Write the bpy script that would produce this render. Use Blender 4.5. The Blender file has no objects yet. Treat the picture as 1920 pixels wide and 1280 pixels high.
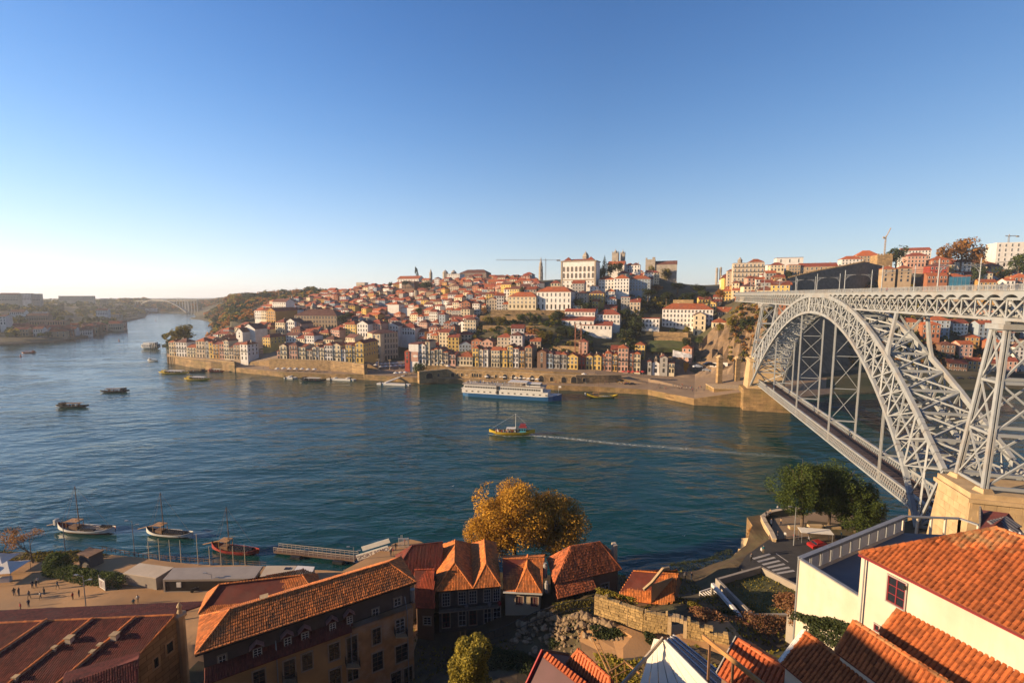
import bpy, bmesh, math, random
import numpy as np
from mathutils import Vector, Matrix, noise as mnoise
from mathutils.bvhtree import BVHTree
random.seed(7)
R_ = math.radians
SC = bpy.context.scene
COL = SC.collection
# ---------------------------------------------------------------- camera
CAMH = 65.0
FPX = 853.0
PITCH = math.atan((640-553)/FPX)
cam_d = bpy.data.cameras.new('camera'); cam = bpy.data.objects.new('camera', cam_d); COL.objects.link(cam)
cam.location = (0, 0, CAMH)
cam.rotation_euler = (math.pi/2-PITCH, 0, 0)
cam_d.sensor_width = 36.0; cam_d.lens = FPX/1920*36
cam_d.clip_start = 0.5; cam_d.clip_end = 20000
SC.camera = cam
# ---------------------------------------------------------------- light
SUN_EL, SUN_AZ = 15.0, 9.0            # the sun stands to the left, a little behind the camera
sx, sy = -math.cos(R_(SUN_AZ)), -math.sin(R_(SUN_AZ))
world = bpy.data.worlds.new('World'); SC.world = world; world.use_nodes = True
wn = world.node_tree; wn.nodes.clear()
sky = wn.nodes.new('ShaderNodeTexSky'); sky.sky_type = 'NISHITA'; sky.sun_disc = False
sky.sun_elevation = R_(SUN_EL); sky.sun_rotation = math.atan2(sx, sy)
sky.altitude = 50; sky.air_density = 1.0; sky.dust_density = 0.8; sky.ozone_density = 2.5
wbg = wn.nodes.new('ShaderNodeBackground'); wbg.inputs['Strength'].default_value = 0.12
wo = wn.nodes.new('ShaderNodeOutputWorld')
tcw = wn.nodes.new('ShaderNodeTexCoord'); sp = wn.nodes.new('ShaderNodeSeparateXYZ'); wn.links.new(tcw.outputs['Generated'], sp.inputs[0])
rp = wn.nodes.new('ShaderNodeValToRGB'); wn.links.new(sp.outputs['Z'], rp.inputs[0]); rp.color_ramp.interpolation = 'LINEAR'
K = 1/(0.12*2.46)
els = rp.color_ramp.elements
kz = [0, .07, .18, .32, .52, 1.0]; kc = np.array([(.76, .78, .77), (.60, .72, .80), (.29, .475, .73), (.11, .27, .60), (.042, .155, .44), (.016, .06, .22)])
fit = [np.polyfit(kz, np.log(kc[:, c_]), 3) for c_ in range(3)]
for i_ in range(22):
 z_ = (i_/21)**1.6; col_ = [float(np.exp(np.polyval(fit[c_], z_)))*K for c_ in range(3)]
 e_ = els[0] if i_ == 0 else els[len(els)-1] if i_ == 21 else els.new(z_)
 e_.position = z_; e_.color = (*col_, 1)
mxw = wn.nodes.new('ShaderNodeMix'); mxw.data_type = 'RGBA'; mxw.inputs[0].default_value = 0.82
dtn = wn.nodes.new('ShaderNodeVectorMath'); dtn.operation = 'DOT_PRODUCT'; wn.links.new(tcw.outputs['Generated'], dtn.inputs[0]); dtn.inputs[1].default_value = (sx, sy, 0)
azr = wn.nodes.new('ShaderNodeMapRange'); azr.inputs['From Min'].default_value = -.3; azr.inputs['From Max'].default_value = 1.0; azr.inputs['To Min'].default_value = 0.92; azr.inputs['To Max'].default_value = 1.75; wn.links.new(dtn.outputs['Value'], azr.inputs['Value'])
sca = wn.nodes.new('ShaderNodeVectorMath'); sca.operation = 'SCALE'; wn.links.new(rp.outputs[0], sca.inputs[0]); wn.links.new(azr.outputs[0], sca.inputs['Scale'])
wn.links.new(sky.outputs[0], mxw.inputs[6]); wn.links.new(sca.outputs[0], mxw.inputs[7]); wn.links.new(mxw.outputs[2], wbg.inputs['Color'])
wn.links.new(wbg.outputs[0], wo.inputs['Surface'])
sun_d = bpy.data.lights.new('sun', 'SUN'); sun_d.energy = 5.0; sun_d.angle = R_(0.53); sun_d.color = (1.0, 0.72, 0.43)
sun = bpy.data.objects.new('sun', sun_d); COL.objects.link(sun)
sd = Vector((-sx*math.cos(R_(SUN_EL)), -sy*math.cos(R_(SUN_EL)), -math.sin(R_(SUN_EL))))
sun.rotation_euler = sd.to_track_quat('-Z', 'Y').to_euler()
SC.view_settings.view_transform = 'Standard'; SC.view_settings.look = 'None'
SC.view_settings.exposure = 1.3; SC.view_settings.gamma = 1.0; SC.view_settings.use_curve_mapping = False
SC.render.engine = 'CYCLES'; SC.cycles.max_bounces = 5; SC.cycles.transparent_max_bounces = 6
SC.cycles.use_denoising = True
# ---------------------------------------------------------------- measured rays: real positions from the survey of the view
cF = Vector((0, math.cos(PITCH), -math.sin(PITCH))); cU = Vector((0, math.sin(PITCH), math.cos(PITCH))); cR = Vector((1, 0, 0))
CP = Vector((0, 0, CAMH))
def ray(x, y): return cF + cR*((x-960)/FPX) + cU*((640-y)/FPX)
def onz(x, y, z):
 r = ray(x, y); return CP + r*((z-CAMH)/r.z)
def aty(x, y, Y):
 r = ray(x, y); return CP + r*(Y/r.y)
def onp(x, y, P, n):
 r = ray(x, y); return CP + r*((P-CP).dot(n)/r.dot(n))
def proj(P):
 d = Vector(P)-CP; f = d.dot(cF); return 960+FPX*d.dot(cR)/f, 640-FPX*d.dot(cU)/f
# ---------------------------------------------------------------- materials
MATS = {}
def mat(name, col, rough=0.85, var=0.12, scale=1.0, bump=0.0, bscale=8.0, metal=0.0, spec=0.3, island=0.0, objvar=0.0, dirt=None, dirtamt=0.4, trans=0.0, coords='Object', brick=None, streak=False):
 if name in MATS: return MATS[name]
 m = bpy.data.materials.new(name); m.use_nodes = True; nt = m.node_tree; N = nt.nodes; L = nt.links
 b = N['Principled BSDF']; b.inputs['Roughness'].default_value = rough; b.inputs['Metallic'].default_value = metal
 b.inputs['Specular IOR Level'].default_value = spec
 tc = N.new('ShaderNodeTexCoord'); vec = tc.outputs[coords]
 nz = N.new('ShaderNodeTexNoise'); nz.inputs['Scale'].default_value = scale; nz.inputs['Detail'].default_value = 5
 L.new(vec, nz.inputs['Vector'])
 mr = N.new('ShaderNodeMapRange'); mr.inputs['From Min'].default_value = 0.3; mr.inputs['From Max'].default_value = 0.7
 mr.inputs['To Min'].default_value = 1-var; mr.inputs['To Max'].default_value = 1+var
 L.new(nz.outputs['Fac'], mr.inputs['Value'])
 val = mr.outputs[0]
 if island or objvar:
  g = N.new('ShaderNodeNewGeometry'); oi = N.new('ShaderNodeObjectInfo')
  for src, amt in ((g.outputs['Random Per Island'], island), (oi.outputs['Random'], objvar)):
   if not amt: continue
   r2 = N.new('ShaderNodeMapRange'); r2.inputs['To Min'].default_value = 1-amt; r2.inputs['To Max'].default_value = 1+amt
   L.new(src, r2.inputs['Value'])
   mm = N.new('ShaderNodeMath'); mm.operation = 'MULTIPLY'; L.new(val, mm.inputs[0]); L.new(r2.outputs[0], mm.inputs[1]); val = mm.outputs[0]
 vm = N.new('ShaderNodeVectorMath'); vm.operation = 'SCALE'; vm.inputs[0].default_value = [c_*.71 for c_ in col[:3]]; L.new(val, vm.inputs['Scale'])
 out = vm.outputs[0]
 if dirt:
  n2 = N.new('ShaderNodeTexNoise'); n2.inputs['Scale'].default_value = scale*0.37; n2.inputs['Detail'].default_value = 8; n2.inputs['Roughness'].default_value = 0.65
  if streak: mp = N.new('ShaderNodeMapping'); mp.inputs['Scale'].default_value = (3, 3, .3); L.new(vec, mp.inputs['Vector']); L.new(mp.outputs[0], n2.inputs['Vector'])
  else: L.new(vec, n2.inputs['Vector'])
  cr = N.new('ShaderNodeMapRange'); cr.inputs['From Min'].default_value = 0.46; cr.inputs['From Max'].default_value = 0.68; cr.inputs['To Max'].default_value = dirtamt
  L.new(n2.outputs['Fac'], cr.inputs['Value'])
  mx = N.new('ShaderNodeMix'); mx.data_type = 'RGBA'; L.new(cr.outputs[0], mx.inputs[0]); L.new(out, mx.inputs[6]); mx.inputs[7].default_value = (*dirt, 1)
  out = mx.outputs[2]
 if brick:
  g2 = N.new('ShaderNodeNewGeometry'); s2 = N.new('ShaderNodeSeparateXYZ'); L.new(g2.outputs['Position'], s2.inputs[0]); m2 = N.new('ShaderNodeMath'); m2.operation = 'MULTIPLY_ADD'; m2.inputs[1].default_value = .7; L.new(s2.outputs['Y'], m2.inputs[0]); L.new(s2.outputs['X'], m2.inputs[2])
  c2 = N.new('ShaderNodeCombineXYZ'); L.new(m2.outputs[0], c2.inputs['X']); L.new(s2.outputs['Z'], c2.inputs['Y'])
  bt = N.new('ShaderNodeTexBrick'); bt.inputs['Scale'].default_value = 1; bt.inputs['Brick Width'].default_value = brick[0]; bt.inputs['Row Height'].default_value = brick[1]; bt.inputs['Mortar Size'].default_value = brick[1]*.05; bt.inputs['Color1'].default_value = (.72, .72, .72, 1); bt.inputs['Color2'].default_value = (1.15, 1.12, 1.08, 1); bt.inputs['Mortar'].default_value = (.5, .48, .45, 1); L.new(c2.outputs[0], bt.inputs['Vector'])
  mb_ = N.new('ShaderNodeVectorMath'); mb_.operation = 'MULTIPLY'; L.new(out, mb_.inputs[0]); L.new(bt.outputs['Color'], mb_.inputs[1]); out = mb_.outputs[0]
 L.new(out, b.inputs['Base Color'])
 if bump:
  n3 = N.new('ShaderNodeTexNoise'); n3.inputs['Scale'].default_value = bscale; n3.inputs['Detail'].default_value = 6; L.new(vec, n3.inputs['Vector'])
  bp = N.new('ShaderNodeBump'); bp.inputs['Strength'].default_value = bump; bp.inputs['Distance'].default_value = 0.1
  L.new(n3.outputs['Fac'], bp.inputs['Height']); L.new(bp.outputs[0], b.inputs['Normal'])
 if trans:
  b.inputs['Transmission Weight'].default_value = trans
 MATS[name] = m; return m
tile_m = mat('terracotta_tile', (0.66, 0.20, 0.045), 0.8, 0.25, 1.2, 0.3, 14, island=0.35, objvar=0.0, dirt=(0.16, 0.10, 0.05), dirtamt=0.55)
tile_near = mat('terracotta_tile_weathered', (0.43, 0.115, 0.03), 0.85, 0.4, 1.8, 0.5, 22, island=0.5, objvar=0.3, dirt=(0.22, 0.19, 0.09), dirtamt=0.75)
tile_dark = mat('old_red_tile', (0.17, 0.035, 0.022), 0.85, 0.25, 0.8, 0.3, 10, island=0.3, dirt=(0.10, 0.05, 0.04), dirtamt=0.5)  # old red tile, darkened so the colour carries the warehouse slopes' shade
roof_far = [mat('roof_tile_%s' % n, c, 0.85, 0.3, 0.6, 0.5, 3.0, objvar=0.25, dirt=(0.14, 0.07, 0.05), dirtamt=0.6) for n, c in
   (('orange', (0.38, 0.10, 0.032)), ('red', (0.25, 0.055, 0.028)), ('brown', (0.14, 0.055, 0.038)), ('russet', (0.30, 0.07, 0.027)))]
roof_slate = mat('dark_slate_roof', (0.07, 0.065, 0.075), 0.7, 0.2, 0.7)
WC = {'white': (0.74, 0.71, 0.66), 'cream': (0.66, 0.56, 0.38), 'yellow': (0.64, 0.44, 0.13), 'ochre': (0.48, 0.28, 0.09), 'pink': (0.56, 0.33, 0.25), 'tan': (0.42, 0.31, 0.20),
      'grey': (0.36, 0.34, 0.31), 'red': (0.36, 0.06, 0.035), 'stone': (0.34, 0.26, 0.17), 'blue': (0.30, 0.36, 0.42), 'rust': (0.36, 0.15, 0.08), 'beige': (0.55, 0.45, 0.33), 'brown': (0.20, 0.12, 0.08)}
WM = {k: mat('plaster_'+k, v, 0.9, 0.10, 0.35, 0.15, 3, dirt=(v[0]*0.55, v[1]*0.5, v[2]*0.45), dirtamt=0.5, objvar=0.08) for k, v in WC.items()}
glass_m = mat('window_glass', (0.02, 0.025, 0.035), 0.12, 0.05, 1, spec=0.6)
frame_w = mat('white_frame', (0.70, 0.68, 0.62), 0.6, 0.05)
frame_s = mat('granite_surround', (0.36, 0.29, 0.21), 0.85, 0.2, 3)
frame_r = mat('red_frame', (0.22, 0.02, 0.03), 0.5, 0.1)
stone_m = mat('granite_masonry', (0.40, 0.27, 0.13), 0.9, 0.25, 0.5, 0.6, 1.5, dirt=(0.17, 0.11, 0.06), dirtamt=0.6, brick=(1.8, .8))
stone_q = mat('quay_masonry', (0.31, 0.20, 0.09), 0.9, 0.3, 0.25, 0.6, 1.0, dirt=(0.11, 0.09, 0.035), dirtamt=0.85, brick=(2.6, 1.1))
stone_l = mat('dressed_granite', (0.50, 0.36, 0.20), 0.85, 0.15, 0.6, 0.4, 4, dirt=(0.28, 0.19, 0.10), dirtamt=0.5, island=0.10, objvar=0.10)
rock_m = mat('rock', (0.19, 0.125, 0.07), 0.95, 0.35, 0.3, 0.8, 1.2, island=0.2, objvar=0.15, dirt=(0.12, 0.09, 0.06), dirtamt=0.7)
paint_m = mat('bridge_paint', (0.32, 0.345, 0.36), 0.5, 0.12, 0.5, spec=0.4, dirt=(0.22, 0.17, 0.12), dirtamt=0.5)
iron_m = mat('black_iron', (0.02, 0.02, 0.022), 0.5, 0.1)
steel_m = mat('galvanised_steel', (0.32, 0.33, 0.34), 0.45, 0.1, metal=0.4)
pave_m = mat('sand_paving', (0.44, 0.25, 0.11), 0.95, 0.12, 0.25, 0.3, 3, dirt=(0.20, 0.14, 0.085), dirtamt=0.5)
pave_q = mat('quay_paving', (0.30, 0.21, 0.13), 0.95, 0.15, 0.15, 0.3, 3, dirt=(0.15, 0.11, 0.08), dirtamt=0.5)
asph_m = mat('asphalt', (0.055, 0.052, 0.05), 0.95, 0.15, 0.5, 0.2, 8)
white_p = mat('white_road_paint', (0.42, 0.40, 0.37), 0.8, 0.15, 3)  # white dimmed so the colour carries the shade over the crossing
conc_m = mat('concrete', (0.33, 0.29, 0.24), 0.9, 0.12, 0.8, 0.2, 6, dirt=(0.22, 0.18, 0.14), dirtamt=0.4)
soil_m = mat('dry_soil', (0.085, 0.058, 0.032), 1.0, 0.3, 0.5, 0.5, 2, dirt=(0.07, 0.07, 0.03), dirtamt=0.7)
hill_m = mat('hill_ground', (0.085, 0.07, 0.035), 1.0, 0.4, 0.05, 0.5, 0.6, dirt=(0.035, 0.045, 0.02), dirtamt=0.9)
grass_m = mat('rough_grass', (0.075, 0.085, 0.03), 1.0, 0.4, 0.6, 0.8, 5, dirt=(0.13, 0.09, 0.04), dirtamt=0.6)
grass_b = mat('bank_grass', (0.085, 0.105, 0.03), 1.0, 0.35, 0.2, 0.8, 2, dirt=(0.10, 0.08, 0.03), dirtamt=0.5)
wood_m = mat('weathered_wood', (0.20, 0.11, 0.06), 0.8, 0.25, 2)
wood_o = mat('varnished_timber', (0.42, 0.22, 0.08), 0.6, 0.2, 2)
bark_m = mat('bark', (0.12, 0.085, 0.055), 0.95, 0.3, 2)
canvas_m = mat('white_canvas', (0.72, 0.69, 0.62), 0.8, 0.06)
canvas_r = mat('red_canvas', (0.45, 0.04, 0.03), 0.8, 0.06)
darkcl = mat('dark_cloth', (0.02, 0.02, 0.028), 0.8, 0.1)
def leafmat(name, col, col2):
 if name in MATS: return MATS[name]
 m = bpy.data.materials.new(name); m.use_nodes = True; nt = m.node_tree; N = nt.nodes; L = nt.links
 b = N['Principled BSDF']; b.inputs['Roughness'].default_value = 0.75; b.inputs['Specular IOR Level'].default_value = 0.15
 g = N.new('ShaderNodeNewGeometry'); oi = N.new('ShaderNodeObjectInfo')
 mx = N.new('ShaderNodeMix'); mx.data_type = 'RGBA'; L.new(g.outputs['Random Per Island'], mx.inputs[0])
 mx.inputs[6].default_value = (*col, 1); mx.inputs[7].default_value = (*col2, 1)
 r2 = N.new('ShaderNodeMapRange'); r2.inputs['To Min'].default_value = 0.75; r2.inputs['To Max'].default_value = 1.25; L.new(oi.outputs['Random'], r2.inputs['Value'])
 vm = N.new('ShaderNodeVectorMath'); vm.operation = 'SCALE'; L.new(mx.outputs[2], vm.inputs[0]); L.new(r2.outputs[0], vm.inputs['Scale'])
 L.new(vm.outputs[0], b.inputs['Base Color'])
 tr = N.new('ShaderNodeBsdfTranslucent'); L.new(vm.outputs[0], tr.inputs['Color'])
 ms = N.new('ShaderNodeMixShader'); ms.inputs[0].default_value = 0.3; L.new(b.outputs[0], ms.inputs[1]); L.new(tr.outputs[0], ms.inputs[2])
 L.new(ms.outputs[0], N['Material Output'].inputs['Surface'])
 MATS[name] = m; return m
leaf_g = leafmat('green_leaves', (0.025, 0.045, 0.012), (0.085, 0.11, 0.02))
leaf_d = leafmat('dark_leaves', (0.02, 0.032, 0.012), (0.05, 0.06, 0.02))
leaf_o = leafmat('autumn_leaves', (0.26, 0.125, 0.014), (0.55, 0.30, 0.03))
leaf_b = leafmat('brown_leaves', (0.18, 0.08, 0.022), (0.34, 0.16, 0.035))
leaf_y = leafmat('olive_leaves', (0.10, 0.09, 0.018), (0.26, 0.20, 0.025))
leaf_r = leafmat('dry_red_stalks', (0.13, 0.05, 0.03), (0.22, 0.12, 0.05))
# ---------------------------------------------------------------- mesh builder
class MB:
 def __init__(s): s.v = []; s.f = []; s.m = []; s.k = 0
 def mi(s, i): s.k = i; return s
 def face(s, pts, k=None):
  n = len(s.v); s.v += [tuple(p) for p in pts]; s.f.append(tuple(range(n, n+len(pts)))); s.m.append(s.k if k is None else k); return s
 def box(s, x0, x1, y0, y1, z0, z1, M=None):
  P = [(x0, y0, z0), (x1, y0, z0), (x1, y1, z0), (x0, y1, z0), (x0, y0, z1), (x1, y0, z1), (x1, y1, z1), (x0, y1, z1)]
  if M is not None: P = [tuple(M @ Vector(p)) for p in P]
  n = len(s.v); s.v += P
  for q in ((0, 3, 2, 1), (4, 5, 6, 7), (0, 1, 5, 4), (1, 2, 6, 5), (2, 3, 7, 6), (3, 0, 4, 7)):
   s.f.append(tuple(n+i for i in q)); s.m.append(s.k)
  return s
 def bar(s, a, b, w=0.1, h=None, up=(0, 0, 1), e0=0, e1=0):
  a = Vector(a); b = Vector(b); h = w if h is None else h
  M, l = barM(a, b, up)
  s.box(-w/2, w/2, -h/2, h/2, -e0, l+e1, M); return s
 def cyl(s, a, b, r0, r1=None, n=8, cap=True):
  a = Vector(a); b = Vector(b); r1 = r0 if r1 is None else r1
  M, l = barM(a, b, (0.3, 0.1, 1)); n0 = len(s.v)
  for (z, r) in ((0, r0), (l, r1)):
   for i in range(n):
    t = 2*math.pi*i/n; s.v.append(tuple(M @ Vector((r*math.cos(t), r*math.sin(t), z))))
  for i in range(n):
   j = (i+1) % n; s.f.append((n0+i, n0+j, n0+n+j, n0+n+i)); s.m.append(s.k)
  if cap:
   s.f.append(tuple(n0+n+i for i in range(n))); s.m.append(s.k); s.f.append(tuple(n0+n-1-i for i in range(n))); s.m.append(s.k)
  return s
 def lathe(s, c, prof, n=12):
  c = Vector(c); n0 = len(s.v)
  for (r, z) in prof:
   for i in range(n):
    t = 2*math.pi*(i+.5)/n; s.v.append((c.x+r*math.cos(t), c.y+r*math.sin(t), c.z+z))
  for k in range(len(prof)-1):
   for i in range(n):
    j = (i+1) % n; s.f.append((n0+k*n+i, n0+k*n+j, n0+(k+1)*n+j, n0+(k+1)*n+i)); s.m.append(s.k)
  s.f.append(tuple(n0+(len(prof)-1)*n+i for i in range(n))); s.m.append(s.k)
  return s
 def prism(s, pts, z0, z1):
  n = len(pts)
  z0s = z0 if hasattr(z0, '__len__') else [z0]*n; z1s = z1 if hasattr(z1, '__len__') else [z1]*n
  n0 = len(s.v); s.v += [(p[0], p[1], z) for p, z in zip(pts, z0s)]+[(p[0], p[1], z) for p, z in zip(pts, z1s)]
  s.f.append(tuple(n0+n+i for i in range(n))); s.m.append(s.k); s.f.append(tuple(n0+n-1-i for i in range(n))); s.m.append(s.k)
  for i in range(n):
   j = (i+1) % n; s.f.append((n0+i, n0+j, n0+n+j, n0+n+i)); s.m.append(s.k)
  return s
 def slab(s, pts, t):
  # polygon given in 3-D, thickened downwards
  pts = [Vector(p) for p in pts]; n = len(pts); n0 = len(s.v)
  s.v += [tuple(p) for p in pts]+[tuple(p-Vector((0, 0, t))) for p in pts]
  s.f.append(tuple(n0+i for i in range(n))); s.m.append(s.k); s.f.append(tuple(n0+2*n-1-i for i in range(n))); s.m.append(s.k)
  for i in range(n):
   j = (i+1) % n; s.f.append((n0+i, n0+n+i, n0+n+j, n0+j)); s.m.append(s.k)
  return s
 def data(s, name, mats):
  me = bpy.data.meshes.new(name); me.from_pydata(s.v, [], s.f)
  mats = mats if isinstance(mats, (list, tuple)) else [mats]
  for m in mats: me.materials.append(m)
  if len(mats) > 1: me.polygons.foreach_set('material_index', s.m)
  me.update(); return me
def barM(a, b, up=(0, 0, 1)):
 d = b-a; l = d.length; z = d/l if l > 1e-9 else Vector((0, 0, 1)); up = Vector(up)
 if abs(z.dot(up.normalized())) > 0.999: up = Vector((0, 1, 0)) if abs(z.y) < 0.9 else Vector((1, 0, 0))
 x = up.cross(z).normalized(); y = z.cross(x)
 M = Matrix(((x.x, y.x, z.x, a.x), (x.y, y.y, z.y, a.y), (x.z, y.z, z.z, a.z), (0, 0, 0, 1)))
 return M, l
def tag(o, label=None, cat=None, group=None, kind=None):
 if label: o['label'] = label
 if cat: o['category'] = cat
 if group: o['group'] = group
 if kind: o['kind'] = kind
 return o
def link(name, me): o = bpy.data.objects.new(name, me); COL.objects.link(o); return o
def thing(name, label, cat, loc=(0, 0, 0), rz=0, group=None):
 o = link(name, None); o.location = loc; o.rotation_euler = (0, 0, rz); o.empty_display_size = 0.2
 return tag(o, label, cat, group)
def part(name, mb, mats, root, world=False, kind=None, smooth=False):
 me = mb if isinstance(mb, bpy.types.Mesh) else mb.data(name, mats)
 o = link(name, me); o.parent = root
 if world: o.matrix_local = rootM(root).inverted()
 if smooth: me.polygons.foreach_set('use_smooth', [True]*len(me.polygons))
 if kind: o['kind'] = kind
 return o
def rootM(o):
 M = Matrix.Translation(o.location) @ o.rotation_euler.to_matrix().to_4x4() @ Matrix.Diagonal((*o.scale, 1))
 return (rootM(o.parent) @ M) if o.parent else M
def place(name, me, root, M, kind=None):
 o = link(name, me); o.parent = root; o.matrix_local = M
 if kind: o['kind'] = kind
 return o
def struct(name, mb, mats, smooth=False):
 o = link(name, mb.data(name, mats) if isinstance(mb, MB) else mb); o['kind'] = 'structure'
 if smooth: o.data.polygons.foreach_set('use_smooth', [True]*len(o.data.polygons))
 return o
def stuff(name, mb, mats, label, cat):
 o = link(name, mb.data(name, mats) if isinstance(mb, MB) else mb); tag(o, label, cat, kind='stuff'); return o
def solo(name, mb, mats, label, cat, group=None):
 me = mb if isinstance(mb, bpy.types.Mesh) else mb.data(name, mats)
 o = link(name, me); return tag(o, label, cat, group)
def dup(root, loc, rz=0, label=None, group=None, scale=None):
 r = root.copy(); COL.objects.link(r); r.location = loc; r.rotation_euler = (0, 0, rz)
 if scale: r.scale = (scale,)*3 if not hasattr(scale, '__len__') else scale
 if label: r['label'] = label
 if group: r['group'] = group
 for ch in root.children:
  c = ch.copy(); COL.objects.link(c); c.parent = r
  for g in ch.children:
   d = g.copy(); COL.objects.link(d); d.parent = c
 return r
ubox = MB().box(-.5, .5, -.5, .5, 0, 1)
UB = {}
def ubar(m):
 if m.name not in UB: UB[m.name] = ubox.data('bar_'+m.name, m)
 return UB[m.name]
class Members:
 """collects straight members of a thing; the ones that show largest become parts, the rest one part of kind stuff"""
 def __init__(s, root, m): s.r = root; s.m = m; s.d = {}
 def add(s, name, a, b, w, h=None, up=(0, 0, 1)): s.d.setdefault(name, []).append((Vector(a), Vector(b), w, h or w, up))
 def flush(s, limit=290, skip=()):
  inv = rootM(s.r).inverted(); me = ubar(s.m)
  for name, L in s.d.items():
   L.sort(key=lambda t: -((t[0]-t[1]).length*t[2])/(((t[0]+t[1])/2-CP).length**2+1))
   lim = 0 if name in skip else limit
   for (a, b, w, h, up) in L[:lim]:
    M, l = barM(a, b, up); place(name, me, s.r, inv @ M @ Matrix.Diagonal((w, h, l, 1)))
   if L[lim:]:
    mb = MB()
    for (a, b, w, h, up) in L[lim:]: mb.bar(a, b, w, h, up)
    part(name+'s', mb, s.m, s.r, True, 'stuff')
def lerp(a, b, t): return a+(b-a)*t
# ================================================================ THE SETTING: water, terrain
def water_mat():
 m = bpy.data.materials.new('river_water'); m.use_nodes = True; nt = m.node_tree; N = nt.nodes; L = nt.links
 b = N['Principled BSDF']; b.inputs['Base Color'].default_value = (0.0022, 0.033, 0.031, 1); b.inputs['Roughness'].default_value = 0.12
 b.inputs['IOR'].default_value = 1.33; b.inputs['Specular IOR Level'].default_value = 0.5
 g = N.new('ShaderNodeNewGeometry')
 def wave(scale, sx_, sy_, rot, det=3):
  mp = N.new('ShaderNodeMapping'); mp.inputs['Rotation'].default_value = (0, 0, rot); mp.inputs['Scale'].default_value = (sx_, sy_, 1)
  L.new(g.outputs['Position'], mp.inputs['Vector'])
  n = N.new('ShaderNodeTexNoise'); n.inputs['Scale'].default_value = scale; n.inputs['Detail'].default_value = det; n.inputs['Roughness'].default_value = 0.55
  n.inputs['Distortion'].default_value = 0.4; L.new(mp.outputs[0], n.inputs['Vector']); return n.outputs['Fac']
 a = wave(0.17, 0.42, 1.15, R_(-20), 3); c = wave(0.06, 0.5, 1.4, R_(-40), 4); d = wave(0.75, 0.5, 1.2, R_(-12), 3); e = wave(0.02, 0.6, 1, 0.3, 4)
 def mul(x, k):
  q = N.new('ShaderNodeMath'); q.operation = 'MULTIPLY'; L.new(x, q.inputs[0])
  if isinstance(k, float): q.inputs[1].default_value = k
  else: L.new(k, q.inputs[1])
  return q.outputs[0]
 def add(x, y): q = N.new('ShaderNodeMath'); q.operation = 'ADD'; L.new(x, q.inputs[0]); L.new(y, q.inputs[1]); return q.outputs[0]
 amp = N.new('ShaderNodeMapRange'); amp.inputs['From Min'].default_value = 0.4; amp.inputs['From Max'].default_value = 0.62; amp.inputs['To Min'].default_value = 0.35; amp.inputs['To Max'].default_value = 1.0
 L.new(e, amp.inputs['Value'])
 h = mul(add(add(mul(a, 2.3), mul(c, 1.6)), mul(d, 0.30)), amp.outputs[0])
 bp = N.new('ShaderNodeBump'); bp.inputs['Strength'].default_value = 0.5; bp.inputs['Distance'].default_value = 1.0
 L.new(h, bp.inputs['Height']); L.new(bp.outputs[0], b.inputs['Normal'])
 return m
water_m = water_mat()
mb = MB(); mb.face([(-9000, -200, 0), (9000, -200, 0), (9000, 14000, 0), (-9000, 14000, 0)]); struct('river_water', mb, water_m)
mb = MB(); mb.face([(-9000, -200, -6), (9000, -200, -6), (9000, 14000, -6), (-9000, 14000, -6)]); struct('river_bed', mb, hill_m)

def interp(prof, d):
 if d <= prof[0][0]: return prof[0][1]
 for (a, b) in zip(prof, prof[1:]):
  if d <= b[0]: return lerp(a[1], b[1], (d-a[0])/(b[0]-a[0]))
 return prof[-1][1]
def ruled(name, cols, dists, mats, pick, sub=8, rough=0.0, radial=False):
 """cols: (shore xy, inland xy, profile). A bank: shore line ruled to an inland line, heights by distance from the shore."""
 V = []; W = len(dists); rows = []
 for i in range(len(cols)-1):
  for k in range(sub + (1 if i == len(cols)-2 else 0)):
   t = k/sub; A, B = cols[i], cols[i+1]
   s = Vector(A[0]).lerp(Vector(B[0]), t); e = Vector(A[1]).lerp(Vector(B[1]), t); L = (e-s).length; u = (e-s)/L if not radial else (e-s)/abs(e.y-s.y); L = L if not radial else abs(e.y-s.y)
   rows.append((s, u, L, A[2], B[2], t))
 for (s, u, L, pa, pb, t) in rows:
  V.append((s.x, s.y, -4.0))
  for d in dists:
   dd = min(d, L); p = s+u*dd; z = lerp(interp(pa, dd), interp(pb, dd), t)
   if radial and 112 < p.x < 175 and 290 < p.y < 372 and z > 11: z += 5.5*mnoise.noise(Vector((p.x*.13, p.y*.13, 1)))+2.2*mnoise.noise(Vector((p.x*.4, p.y*.4, 5)))
   if rough and dd > 45: z += rough*mnoise.noise(Vector((p.x*.02, p.y*.02, 0)))*min(1, (dd-45)/60)
   V.append((p.x, p.y, z))
 n = W+1; F = []; Mi = []
 for r in range(len(rows)-1):
  for c in range(n-1):
   a, b, cc, d = r*n+c, (r+1)*n+c, (r+1)*n+c+1, r*n+c+1
   F.append((a, b, cc, d))
   zs = [V[q][2] for q in (a, b, cc, d)]; dist = dists[c-1] if c > 0 else -1
   Mi.append(pick(dist, max(zs)-min(zs), (dists[c]-dists[c-1]) if c > 0 else 0.01, sum(zs)/4, V[a][0]))
 me = bpy.data.meshes.new(name); me.from_pydata(V, [], F)
 for m in mats: me.materials.append(m)
 me.polygons.foreach_set('material_index', Mi); me.update()
 bm = bmesh.new(); bm.from_mesh(me); bmesh.ops.recalc_face_normals(bm, faces=bm.faces)
 if sum(f.normal.z for f in bm.faces) < 0: bmesh.ops.reverse_faces(bm, faces=bm.faces)
 bm.to_mesh(me); bm.free()
 o = struct(name, me, None)
 return o, BVHTree.FromPolygons([Vector(v) for v in V], F)
P_w = [(0, 1), (20, 3), (60, 8), (200, 18), (500, 26), (900, 30), (1600, 30)]
def RC(x, y, prof): k = (y+2600)/y; return ((x, y), (x*k, y*k), prof)      # inland lines fan out with the valley
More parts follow.
